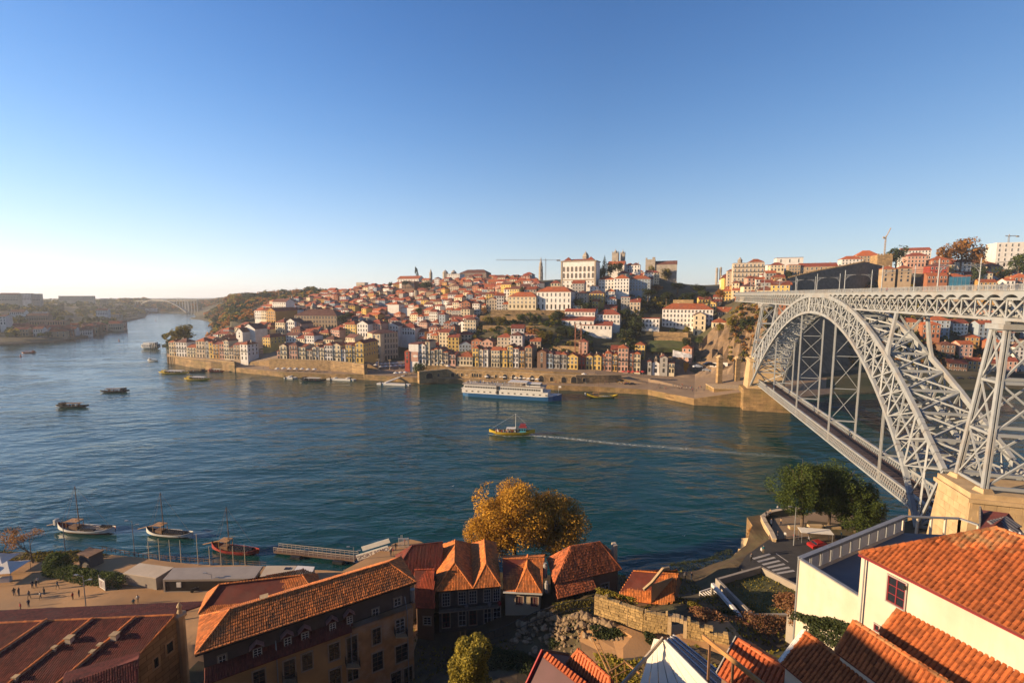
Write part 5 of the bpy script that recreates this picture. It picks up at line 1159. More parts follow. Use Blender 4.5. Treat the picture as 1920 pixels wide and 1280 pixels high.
# signs
c = onz(193, 1108, 4); r = thing('information_board', 'white framed information board standing at the end of the hedge', 'sign', (c.x, c.y, 4), R_(-28))
part('board', MB().box(-1.2, 1.2, -.05, .05, .6, 2.6), WM['white'], r); part('poster', MB().box(-1.0, 1.0, -.09, -.051, .8, 2.4), mat('poster_grey', (.35, .33, .33), .7, .3, 3), r); [part('post', MB().bar((x, 0, 0), (x, 0, 3.2), .12), steel_m, r) for x in (-1.3, 1.3)]
for k in range(4): part('text_line', MB().box(-.8, random.uniform(.1, .8), -.1, -.0905, 1.0+k*.33, 1.12+k*.33), mat('ink', (.12, .03, .03), .8), r)
for i, (x, y) in enumerate(((20, 1160), (47, 1163), (74, 1164), (343, 1160), (345, 1208), (283, 1150))):
 c = onz(x, y, 4.2); solo('bollard', MB().cyl((c.x, c.y, 4), (c.x, c.y, 5.0), .16, .14, 8), iron_m, 'short dark bollard on the square, %s from the left' % ords[i].replace('nearest', 'first'), 'bollard', 'bollards at the edge of the square')
for i, (x, y) in enumerate(((368, 1109), (452, 1108))):
 c = onz(x, y, 4.1); r = thing('motorbike', 'dark motorbike parked by the glass pavilion, %s one' % ('left' if not i else 'right'), 'motorbike', (c.x, c.y, 4.1), R_(20), 'parked motorbikes')
 for k in (-.7, .7): q = MB(); M_ = Matrix.Translation((k, 0, .32)) @ Matrix.Rotation(math.pi/2, 4, 'X'); q.cyl(M_ @ Vector((0, 0, -.06)), M_ @ Vector((0, 0, .06)), .32, n=14); part('wheel', q, iron_m, r)
 q = MB(); q.box(-.45, .5, -.14, .14, .4, .85); q.box(-.75, .05, -.15, .15, .82, .98); part('body', q, darkcl, r); q = MB(); q.bar((.7, 0, .32), (.45, 0, 1.1), .07); q.bar((.45, -.35, 1.1), (.45, .35, 1.1), .05); part('handlebar', q, steel_m, r)
 part('headlight', MB().box(.55, .68, -.08, .08, .85, 1.0), frame_w, r)
# landing stage
dk = [OZ(640, 1075, 3.9), OZ(738, 1022, 3.9), OZ(770, 1014, 3.9), OZ(788, 1018, 3.9), OZ(818, 1032, 3.9), OZ(818, 1062, 3.9), OZ(700, 1080, 3.9)]
struct('stone_pier', MB().prism(dk, -3, 4.4), pave_m)
pg = thing('floating_gangway', 'long grey floating gangway with railings reaching the stone pier', 'gangway', (*OZ(590, 1035, 0), .3))
a, b_ = onz(518, 1031, .6), onz(668, 1047, .9); part('deck', MB().bar(a, b_, 2.0, .35), WM['brown'], pg, True)
v = (b_-a).normalized(); n_ = Vector((-v.y, v.x, 0))*.95
for s_ in (-1, 1):
 part('handrail', MB().bar(a+n_*s_+Vector((0, 0, 1.3)), b_+n_*s_+Vector((0, 0, 1.3)), .09), WM['beige'], pg, True); part('midrail', MB().bar(a+n_*s_+Vector((0, 0, .8)), b_+n_*s_+Vector((0, 0, .8)), .06), WM['beige'], pg, True)
 for k in range(19): c = a.lerp(b_, k/18)+n_*s_; part('railing_post', MB().bar(c, c+Vector((0, 0, 1.3)), .07), WM['beige'], pg, True)
for t in (.3, .82): c = a.lerp(b_, t); part('float', MB().bar(c-v*1.3-n_*1.3-Vector((0, 0, .4)), c+v*1.3-n_*1.3-Vector((0, 0, .4)), 1.4, .7), iron_m, pg, True)
gw = thing('sign_ramp', 'pale ramp to the pier carrying white boards lettered for a rowing club', 'ramp', (*OZ(700, 1035, 2), 2))
a, b_ = onz(674, 1047, 1.6), onz(733, 1029, 4.4); part('ramp_deck', MB().bar(a, b_, 1.6, .2), WM['beige'], gw, True)
for k in range(9): c = a.lerp(b_, k/9); d = a.lerp(b_, (k+1)/9); part('truss_bar', MB().bar(c-Vector((0, 0, .1 if k % 2 else .7)), d-Vector((0, 0, .7 if k % 2 else .1)), .07), WM['beige'], gw, True)
u_ = (b_-a).normalized(); X_ = u_; Z_ = Vector((0, 0, 1)); Yn = Z_.cross(X_).normalized(); Z2 = X_.cross(Yn)
MM = Matrix(((X_.x, Yn.x, Z2.x, 0), (X_.y, Yn.y, Z2.y, 0), (X_.z, Yn.z, Z2.z, 0), (0, 0, 0, 1)))
Ls = (b_-a).length
for k, (off, zo, txt, x0_, col) in enumerate(((-.85, .12, 'SPORT REMO', 0.0, 1), (.85, 1.25, 'A ARTE LAR AN', .12*Ls, 0))):
 Mk = Matrix.Translation(a) @ MM @ Matrix.Translation((x0_, off, zo)); part('sign_board', MB().box(0, Ls*(1-.12*k)*1.0, -.05, .05, 0, 1.35-.25*k, Mk), canvas_m, gw, True)
 if k: continue
 cu = bpy.data.curves.new('lettering', 'FONT'); cu.body = txt; cu.size = 1.25; cu.extrude = .01; tmp_ = bpy.data.objects.new('t', cu); COL.objects.link(tmp_); bpy.context.view_layer.update()
 me_ = bpy.data.meshes.new_from_object(tmp_.evaluated_get(bpy.context.evaluated_depsgraph_get())); bpy.data.objects.remove(tmp_); me_.materials.clear(); me_.materials.append(mat('sign_ink', (.10, .05, .08), .8))
 wtx = max(v_.co.x for v_ in me_.vertices); o = link('lettering', me_); o.parent = gw; o.matrix_local = rootM(gw).inverted() @ Mk @ Matrix.Translation((.15, -.07, .2)) @ Matrix.Rotation(math.pi/2, 4, 'X') @ Matrix.Diagonal(((Ls*(1-.12*k)-.3)/wtx, .95-.2*k, 1, 1))
r = thing('pier_gate', 'white barred gate frame standing at the head of the stone pier', 'gate', (*OZ(757, 1026, 4.4), 4.4))
for k in range(9): part('bar', MB().bar((-1.2+k*.3, 0, 0), (-1.2+k*.3, 0, 2.4+.8*(k in (2, 3))), .07), WM['white'], r)
part('top_rail', MB().bar((-1.2, 0, 2.3), (1.2, 0, 2.3), .08), WM['white'], r)
# ================================================================ PORTO: houses, landmarks
def ordw(n):
 a = ['first', 'second', 'third', 'fourth', 'fifth', 'sixth', 'seventh', 'eighth', 'ninth']
 return ORD[n] if n < 20 else ({2: 'twentieth', 3: 'thirtieth', 4: 'fortieth', 5: 'fiftieth'}[(n+1)//10] if (n+1) % 10 == 0 else {2: 'twenty', 3: 'thirty', 4: 'forty', 5: 'fifty'}[(n+1)//10]+'-'+a[(n+1) % 10-1])
ORD = ['first', 'second', 'third', 'fourth', 'fifth', 'sixth', 'seventh', 'eighth', 'ninth', 'tenth', 'eleventh', 'twelfth', 'thirteenth', 'fourteenth', 'fifteenth', 'sixteenth', 'seventeenth', 'eighteenth', 'nineteenth', 'twentieth']
q = MB(); q.mi(1); q.box(-.62, .62, -.10, 0, -.12, 1.12); q.mi(0); q.box(-.5, .5, -.115, -.09, 0, 1.0); q.mi(2); q.box(-.03, .03, -.14, -.116, 0, 1); q.box(-.5, .5, -.135, -.116, .48, .52)
WIN = {k: q.data('window', [glass_m, fm_, frame_w]) for k, fm_ in (('w', frame_w), ('s', frame_s))}
q = MB(); q.box(-.5, .5, -.04, 0, 0, 1.0); DOOR = q.data('doorway', [mat('dark_doorway', (.03, .025, .02), .8)])
q = MB(); q.box(0, 1, -.75, 0, -.08, .06)
for k in range(13): q.box(k/12-.01, k/12+.01, -.75, -.72, 0, .95)
q.box(0, 1, -.76, -.70, .93, 1.0); BALC = q.data('balcony', iron_m)
FOOT = []
def roofmesh(kind, w, d, h, o=.35, rh=None):
 q = MB(); x0, x1, y0, y1 = -o, w+o, -o, d+o; W, D = x1-x0, y1-y0; rh = rh or .27*min(W, D)
 if kind == 'flat':
  q.box(-.1, w+.1, -.1, d+.1, h, h+.5); return q
 if kind == 'shed': q.slab([(x0, y0, h), (x1, y0, h), (x1, y1, h+rh*1.3), (x0, y1, h+rh*1.3)], .2); return q
 if kind == 'gable': q.slab([(x0, y0, h), (x1, y0, h), (x1, (y0+y1)/2, h+rh), (x0, (y0+y1)/2, h+rh)], .18); q.slab([(x1, y1, h), (x0, y1, h), (x0, (y0+y1)/2, h+rh), (x1, (y0+y1)/2, h+rh)], .18); return q
 if kind == 'gablev': q.slab([(x0, y0, h), ((x0+x1)/2, y0, h+rh), ((x0+x1)/2, y1, h+rh), (x0, y1, h)], .18); q.slab([(x1, y1, h), ((x0+x1)/2, y1, h+rh), ((x0+x1)/2, y0, h+rh), (x1, y0, h)], .18); return q
 if W >= D: a, b = (x0+D/2*.9, (y0+y1)/2, h+rh), (x1-D/2*.9, (y0+y1)/2, h+rh)
 else: a, b = ((x0+x1)/2, y0+W/2*.9, h+rh), ((x0+x1)/2, y1-W/2*.9, h+rh)
 c = [(x0, y0, h), (x1, y0, h), (x1, y1, h), (x0, y1, h)]
 if W >= D: F = [[c[0], c[1], b, a], [c[2], c[3], a, b], [c[3], c[0], a], [c[1], c[2], b]]
 else: F = [[c[0], c[1], a], [c[1], c[2], b, a], [c[2], c[3], b], [c[3], c[0], a, b]]
 for f in F: q.face(f)
 q.face([(p[0], p[1], p[2]-.15) for p in c][::-1])
 for i in range(4):
  j = (i+1) % 4; q.face([(c[i][0], c[i][1], h-.15), (c[j][0], c[j][1], h-.15), c[j], c[i]])
 # raised roll along the ridge
 q.bar(a, b, .3, .2)
 return q
def mkhouse(P, rz, w, d, h, wm, rm, roof='hip', floors=3, bays=2, label='', group=None, detail=0, name='townhouse', balc=(), fr='w', doors=True, chim=True, base=13, rh=None, z0f=0.0, side=False, cat='house'):
 r = thing(name, label, cat, P, rz, group)
 q = MB(); q.box(0, w, 0, d, -base, h)
 if roof == 'gablev': q.face([(0, .001, h), (w, .001, h), (w/2, .001, h+(rh or .27*min(w+.7, d+.7))-.2)])
 if roof == 'gable':
  k = h+(rh or .27*min(w+.7, d+.7))-.2
  for x in (.001, w-.001): q.face([(x, 0, h), (x, d, h), (x, d/2, k)])
 part('wall', q, wm, r)
 rf = part('roof', roofmesh(roof, w, d, h, rh=rh), rm, r)
 fh = (h-z0f)/floors
 if bays and floors:
  joined = MB()
  spots = []
  for f in range(floors):
   for b in range(bays):
    spots.append((w*(b+.5)/bays, z0f+fh*f+fh*.22, min(1.15, w/bays*.5), fh*.56, f))
  for (x, z, ww, hh, f) in spots:
   if f == 0 and doors:
    if detail: place('doorway', DOOR, r, Matrix.Translation((x, -.03, 0)) @ Matrix.Diagonal((ww*1.25, 1, fh*.8, 1)))
    else: joined.mi(0); joined.box(x-ww*.6, x+ww*.6, -.06, 0, 0, fh*.8)
    continue
   if detail: place('window', WIN[fr], r, Matrix.Translation((x, 0, z)) @ Matrix.Diagonal((ww, 1, hh, 1)))
   else:
    joined.mi(1); joined.box(x-ww*.6, x+ww*.6, -.07, 0, z-.12, z+hh+.12); joined.mi(0); joined.box(x-ww*.45, x+ww*.45, -.09, -.06, z, z+hh)
  if side:
   nb = max(2, int(d/3.5))
   for f in range(1 if doors else 0, floors):
    for b in range(nb):
     y = d*(b+.5)/nb; z = z0f+fh*f+fh*.22
     joined.mi(1); joined.box(w, w+.07, y-.55, y+.55, z-.12, z+fh*.56+.12); joined.mi(0); joined.box(w+.06, w+.09, y-.42, y+.42, z, z+fh*.56)
  if joined.f: part('windows', joined, [glass_m, frame_w if fr == 'w' else frame_s], r, kind='stuff')
 for f in balc:
  place('balcony', BALC, r, Matrix.Translation((.15, -.02, z0f+fh*f+fh*.12)) @ Matrix.Diagonal((w-.3, 1, 1, 1)))
 if chim and roof not in ('flat',):
  x, y = random.uniform(.15, .85)*w, random.uniform(.4, .8)*d; q = MB(); q.box(x-.35, x+.35, y-.3, y+.3, h, h+.27*min(w, d)+1.0); o = part('chimney', q, WM['beige'], rf)
 c = Vector((P[0], P[1])) + Vector((math.cos(rz)*w/2-math.sin(rz)*d/2, math.sin(rz)*w/2+math.cos(rz)*d/2)); FOOT.append((c.x, c.y, max(w, d)*.5, min(w, d)*.5, w, d, rz))
 return r
def bld(px0, px1, ptop, pbase, Y, d=10, a=-20, **kw):
 a = R_(a); P0 = aty(px0, pbase, Y); n = Vector((math.sin(a), -math.cos(a), 0)); P1 = onp(px1, pbase, P0, n); w = abs((P1-P0).xy.length)
 zt_ = aty(px0, ptop, Y).z; zb_ = P0.z; h = zt_-zb_
 kw.setdefault('floors', max(1, round(h/3.3))); kw.setdefault('bays', max(1, round(w/3)))
 return mkhouse((P0.x, P0.y, zb_), a, w, d, h, kw.pop('wm'), kw.pop('rm'), **kw)
RF = roof_far
def row(items, pbase, Y0, Y1, px_a, px_b, rowname, a, d=11, detail=1, **kw):
 n_ = len(items)
 for i, it in enumerate(items):
  x0, x1, pt, col = it[:4]; ex = it[4] if len(it) > 4 else {}
  t = (x0-px_a)/(px_b-px_a); Y = lerp(Y0, Y1, t); pb = lerp(pbase[0], pbase[1], t)
  k = dict(kw); k.update(ex); fl = k.pop('floors', None)
  h = (pb-pt)*Y/FPX; fl = fl or max(2, round(h/3.4)); w = (x1-x0)*Y/FPX
  bd, rd = k.pop('Yoff', 0), k.pop('d', d)
  bld(x0, x1, pt, pb, Y+bd, rd, k.pop('a', a), wm=WM[col], rm=k.pop('rm', RF[i*7 % 4 if i % 3 else 0]), floors=fl, bays=max(1, round(w/k.pop('bw', 2.6))), detail=detail,
   label='%s %s house, %s from left in the row %s' % ({0: 'narrow', 1: 'tall', 2: 'plain'}[(i*5) % 3] if w < 8 else 'wide', col, ORD[i], rowname), group='riverside houses '+rowname, roof=k.pop('roof', ('hip', 'gablev', 'hip', 'gable')[i % 4]), balc=k.pop('balc', (1, 2) if i % 2 else (2,)), fr=k.pop('fr', 'w' if i % 2 else 's'), name='riverside_house', **k)
row([(318, 327, 641, 'cream'), (327, 331, 640, 'ochre'), (331, 351, 641, 'white', dict(side=False)), (352, 368, 651, 'cream'), (369, 385, 639, 'beige'), (386, 393, 640, 'grey'), (393, 400, 642, 'yellow'), (400, 411, 645, 'ochre'), (412, 421, 644, 'pink'), (421, 430, 639, 'cream'), (430, 439, 651, 'beige'), (439, 450, 646, 'tan'), (451, 465, 645, 'white', dict(side=True, a=-20))],
 (667, 674), 431, 391, 318, 464, 'on the left river wall', -13)
row([(520, 525, 658, 'pink'), (525, 538, 648, 'cream'), (543, 558, 647, 'pink'), (560, 573, 650, 'cream'), (575, 586, 656, 'beige'), (586, 593, 651, 'cream'), (593, 598, 649, 'white'), (600, 608, 651, 'cream'), (609, 624, 647, 'white'), (624, 639, 647, 'cream'), (640, 648, 654, 'white'), (649, 660, 646, 'yellow'), (661, 666, 648, 'cream'), (667, 682, 643, 'yellow', dict(side=True, d=24, roof='gablev'))],
 (673, 679), 376, 366, 520, 682, 'above the tall terrace wall', -12, d=12)
row([(759, 768, 659, 'red', dict(balc=())), (786, 798, 647, 'white'), (798, 806, 640, 'cream'), (807, 815, 656, 'beige'), (815, 821, 654, 'cream'), (822, 829, 655, 'cream'), (830, 840, 660, 'beige'), (841, 854, 664, 'pink'), (857, 886, 668, 'cream', dict(roof='hip', balc=()))],
 (680, 683), 357, 352, 759, 886, 'right of the mural wall', -14, d=12)
row([(886, 897, 652, 'yellow'), (897, 906, 656, 'beige'), (906, 915, 655, 'white'), (921, 937, 656, 'cream'), (937, 951, 656, 'yellow'), (951, 961, 649, 'yellow'), (961, 972, 653, 'white'), (973, 983, 657, 'ochre'), (984, 997, 651, 'tan', dict(d=16)), (1007, 1024, 660, 'brown', dict(balc=(), bw=6)), (1024, 1036, 662, 'blue'), (1036, 1049, 664, 'grey'), (1049, 1062, 664, 'grey'), (1062, 1083, 668, 'yellow', dict(balc=()))],  # brown and blue fronts have their shade put into the wall colour
 (686, 690), 351, 336, 886, 1083, 'above the arcade', -17, d=12)
row([(1084, 1097, 669, 'red', dict(balc=(), roof='gablev')), (1098, 1111, 668, 'yellow', dict(balc=(), roof='gablev')), (1111, 1127, 668, 'yellow', dict(balc=(), roof='gablev')), (1127, 1134, 668, 'rust'), (1134, 1146, 662, 'pink'), (1147, 1157, 665, 'ochre'), (1158, 1177, 652, 'pink', dict(rm=RF[0])), (1178, 1187, 662, 'rust'), (1187, 1200, 663, 'cream', dict(d=16)), (1214, 1221, 678, 'grey', dict(balc=())), (1237, 1251, 670, 'grey', dict(balc=(), roof='gablev', bw=4)), (1253, 1264, 680, 'cream')],
 (691, 699), 339, 326, 1084, 1264, 'left of the chapel', -17, d=12)
# awnings, mural wall, big blocks by the square
bld(767, 785, 645, 679, 357, 16, -14, wm=WM['white'], rm=RF[1], roof='flat', floors=1, bays=0, label='tall blank wall painted pink and white with a pale oval emblem', name='mural_house', chim=False)
r = thing('wall_mural', 'faded pink advertising mural with a white oval on the blank wall', 'mural', aty(768.5, 677, 356.4)); n_ = Vector((math.sin(R_(-14)), -math.cos(R_(-14)), 0)); P0 = aty(768, 677, 356.6)
q = MB(); A_, B_ = P0, onp(784, 677, P0, n_); zt_ = aty(768, 659, 356.4).z; q.bar((A_.x, A_.y, (A_.z+zt_)/2), (B_.x, B_.y, (A_.z+zt_)/2), .1, zt_-A_.z); part('painted_field', q, WM['pink'], r, True)
q = MB(); c = aty(778.5, 667.5, 353.6); q.v = []; pts = []
for k in range(16): t = k/16*2*math.pi; pts.append(c+Vector((math.cos(R_(-14))*2.1*math.cos(t), math.sin(R_(-14))*2.1*math.cos(t), .95*math.sin(t))))
q.face(pts); q.face([p-n_*.1 for p in pts][::-1]); part('oval_emblem', q, canvas_m, r, True)
bld(700, 747, 625, 677, 402, 17, 33, wm=WM['beige'], rm=RF[2], roof='hip', floors=5, bays=9, label='big pale block with many windows on the right of the open square', name='square_block', detail=1, fr='s', rh=2.5)
bld(699, 714, 626, 671, 402.5, 6, -14, wm=WM['cream'], rm=RF[2], roof='flat', floors=5, bays=2, label='cream end front of the big block facing the river', name='block_end', detail=1, chim=False)
bld(1085, 1101, 640, 662, 352, 8, -17, wm=WM['pink'], rm=RF[1], label='pinkish house wall rising behind the red and yellow fronts', name='back_house')
# landmarks ----------------------------------------------------------------
def palace():
 a = R_(-22); P0 = aty(1052, 541, 482); n = Vector((math.sin(a), -math.cos(a), 0)); P1 = onp(1116, 541, P0, n); w = (P1-P0).xy.length; h = aty(1052, 491, 482).z-P0.z
 r = thing('bishops_palace', 'large white palace with rows of arched stone-framed windows on the hilltop', 'palace', P0, a)
 part('wall', MB().box(0, w, 0, 22, -8, h), WM['white'], r)
 for x in (-.3, w-1.2): part('corner_pilaster', MB().box(x, x+1.5, -.35, 1, -8, h+.4), frame_s, r)
 part('cornice', MB().box(-.8, w+.8, -.8, 22.8, h, h+.9), frame_s, r); part('string_course', MB().box(-.1, w+.1, -.25, 0, h*.30, h*.34), frame_s, r)
 part('roof', roofmesh('hip', w-1, 21, h+.9, rh=2.2), RF[1], r)
 for x in (w*.17, w*.83): q = MB(); q.lathe((x, 6, h+.9), [(6.5, 0), (.2, 4.2)], 4); part('corner_roof', q, RF[1], r)
 q = MB()
 pane = mat('palace_pane', (.12, .11, .10), .3)
 def archwin(wd, ht):
  q = MB()
  for (o, k, y) in ((.38, 1, -.22), (0, 0, -.26)):
   q.mi(k); pts = [(-wd/2-o, y, -o), (wd/2+o, y, -o)]+[((wd/2+o)*math.cos(t*math.pi/6), y, ht-wd/2+(wd/2+o)*math.sin(t*math.pi/6)) for t in range(7)]
   q.face(pts); n0 = len(pts)
   for i in range(n0): j = (i+1) % n0; A_, B_ = pts[i], pts[j]; q.face([A_, B_, (B_[0], 0, B_[2]), (A_[0], 0, A_[2])])
  return q.data('arched_window', [pane, frame_s])
 aw = archwin(1.5, 4.6); rwn = archwin(1.3, 2.0)
 q = MB(); q.mi(1); q.lathe((0, 0, 0), [(.9, -.2), (.9, 0)], 12); q.mi(0); q.lathe((0, 0, .0), [(.55, -.1), (.55, .05)], 12); ro = q.data('round_window', [pane, frame_s])
 for b in range(8):
  x = w*(b+.62)/8.25
  place('arched_window', aw, r, Matrix.Translation((x, 0, h*.64))); place('arched_window', aw, r, Matrix.Translation((x, 0, h*.40)))
  place('round_window', ro, r, Matrix.Translation((x, -.1, h*.24)) @ Matrix.Rotation(math.pi/2, 4, 'X')); place('lower_window', rwn, r, Matrix.Translation((x, 0, h*.06)))
 FOOT.append((P0.x+w/2, P0.y+12, 26, 14, w, 24, a))
palace()
def tower(x, y, z, prof, n, name, label, m, cat='tower', win=None, rz=0):
 r = thing(name, label, cat, (x, y, z), rz)
 q = MB(); q.lathe((0, 0, 0), prof, n); part('shaft', q, m, r)
 for (zz, rr, hh) in (win or ()):
  for k in range(4):
   t = k*math.pi/2; place('belfry_opening', DOOR, r, Matrix.Rotation(t, 4, 'Z') @ Matrix.Translation((0, -rr, zz)) @ Matrix.Diagonal((1.1, 1, hh, 1)))
 return r
st_ = WM['stone']; stg = mat('weathered_granite', (0.36, 0.31, 0.25), .9, .2, .3, .4, 2)
# cathedral
a = R_(-22); P = aty(1146, 512, 548)
r = thing('cathedral', 'granite cathedral with two domed crenellated towers on the hilltop', 'cathedral', P, a); s = 548/FPX
for i, (px, wd) in enumerate(((1153.5, 13.5), (1167, 9.5))):
 c = aty(px, 512, 548+i*8)-P; c = Vector((c.x*math.cos(-a)-c.y*math.sin(-a), c.x*math.sin(-a)+c.y*math.cos(-a), 0)); w2 = wd*s/2*.85; ht = (512-477)*s
 t = part('tower', MB().box(c.x-w2, c.x+w2, c.y-w2, c.y+w2, -5, ht), stg, r)
 q = MB()
 for sx_ in (-1, 1):
  for sy_ in (-1, 1): q.lathe((c.x+sx_*w2*.9, c.y+sy_*w2*.9, ht), [(.5, 0), (.4, 2.0), (.05, 3.6)], 6)
 for k in range(-3, 4): q.box(c.x+k*w2/4-.35, c.x+k*w2/4+.35, c.y-w2, c.y-w2+.5, ht, ht+1)
 part('battlement', q, stg, r)
 q = MB(); q.lathe((c.x, c.y, ht), [(w2*.62, 0), (w2*.62, 1.2), (w2*.55, 2.6), (w2*.3, 3.8), (.3, 4.4), (.25, 5.6), (.0, 6.4)], 12); part('dome', q, stg, r)
 place('belfry_opening', DOOR, r, Matrix.Translation((c.x, c.y-w2, ht*.5)) @ Matrix.Diagonal((1.3, 1, 3, 1)))
bld(1139, 1170, 497, 512, 540, 18, -22, wm=WM['white'], rm=RF[0], roof='gable', bays=0, floors=1, label='cathedral nave with long orange roof under the twin towers', name='cathedral_nave', chim=False, rh=5)
# tall slender tower, crane
P = aty(1014, 530, 900); s = 900/FPX
tower(P.x, P.y, P.z-12, [(4.6, 0), (4.6, 30), (5.2, 30.3), (4.2, 31), (4.0, 42), (4.8, 42.4), (3.4, 43.5), (3.0, 50), (3.4, 50.3), (2.0, 52), (1.2, 56), (.9, 59), (.1, 62)], 8, 'bell_tower', 'tall slender baroque bell tower on the skyline beside a crane', stg, win=((33, 3.9, 5), (44.5, 3.0, 4), (20, 4.3, 4)))
def crane(px, py_base, py_top, Y, jl, jr, m, label, tilt=0.0):
 P = aty(px, py_base, Y); zt_ = aty(px, py_top, Y).z; s = Y/FPX; r = thing('tower_crane', label, 'crane', P); H_ = zt_-P.z; k = Y/900
 q = MB(); [q.bar((a_, b_, -20), (a_, b_, H_), .35*k) for a_ in (-.8*k, .8*k) for b_ in (-.8*k, .8*k)]
 n_ = max(3, int(H_/3))
 for i in range(n_): z0_, z1_ = H_*i/n_, H_*(i+1)/n_; q.bar((-.8*k, -.8*k, z0_), (.8*k, -.8*k, z1_), .2*k); q.bar((-.8*k, .8*k, z1_), (.8*k, .8*k, z0_), .2*k)
 part('mast', q, m, r)
 q = MB(); L_, R2 = jl*s, jr*s
 if tilt: q.bar((0, 0, H_), (R2, 0, H_+tilt*s), .9*k); q.bar((0, 0, H_), (-L_, 0, H_+1), 1.2*k)
 else:
  q.bar((-L_, 0, H_), (R2, 0, H_), .5*k); q.bar((-L_, 0, H_+1.6*k), (R2, 0, H_+1.2*k), .3*k); nn_ = 22
  for i in range(nn_): x0, x1 = lerp(-L_, R2, i/nn_), lerp(-L_, R2, (i+1)/nn_); q.bar((x0, 0, H_), ((x0+x1)/2, 0, H_+1.5*k), .2*k); q.bar(((x0+x1)/2, 0, H_+1.5*k), (x1, 0, H_), .2*k)
 part('jib', q, m, r); q = MB(); q.box(R2*.75 if not tilt else -L_, R2 if not tilt else -L_+2, -1*k, 1*k, H_-1.5*k, H_+1*k); part('counterweight', q, conc_m, r)
 q = MB(); q.lathe((0, 0, H_), [(.9*k, 0), (.9*k, 2*k), (.1, 4.5*k)], 4); part('cab', q, m, r)
crane(1023, 520, 488, 880, 92, 27, WM['grey'], 'pale tower crane with a very long jib beside the bell tower')
crane(1657, 492, 446, 520, 5, 8, mat('crane_yellow', (.5, .28, .05), .6), 'yellow crane with raised jib above the old city wall', 18)
crane(1890, 462, 443, 700, 7, 18, WM['grey'], 'small distant crane behind the white block at the right edge')
crane(523, 560, 548, 900, 20, 9, mat('crane_orange', (.5, .22, .06), .6), 'orange crane standing low among the wooded hillside houses')
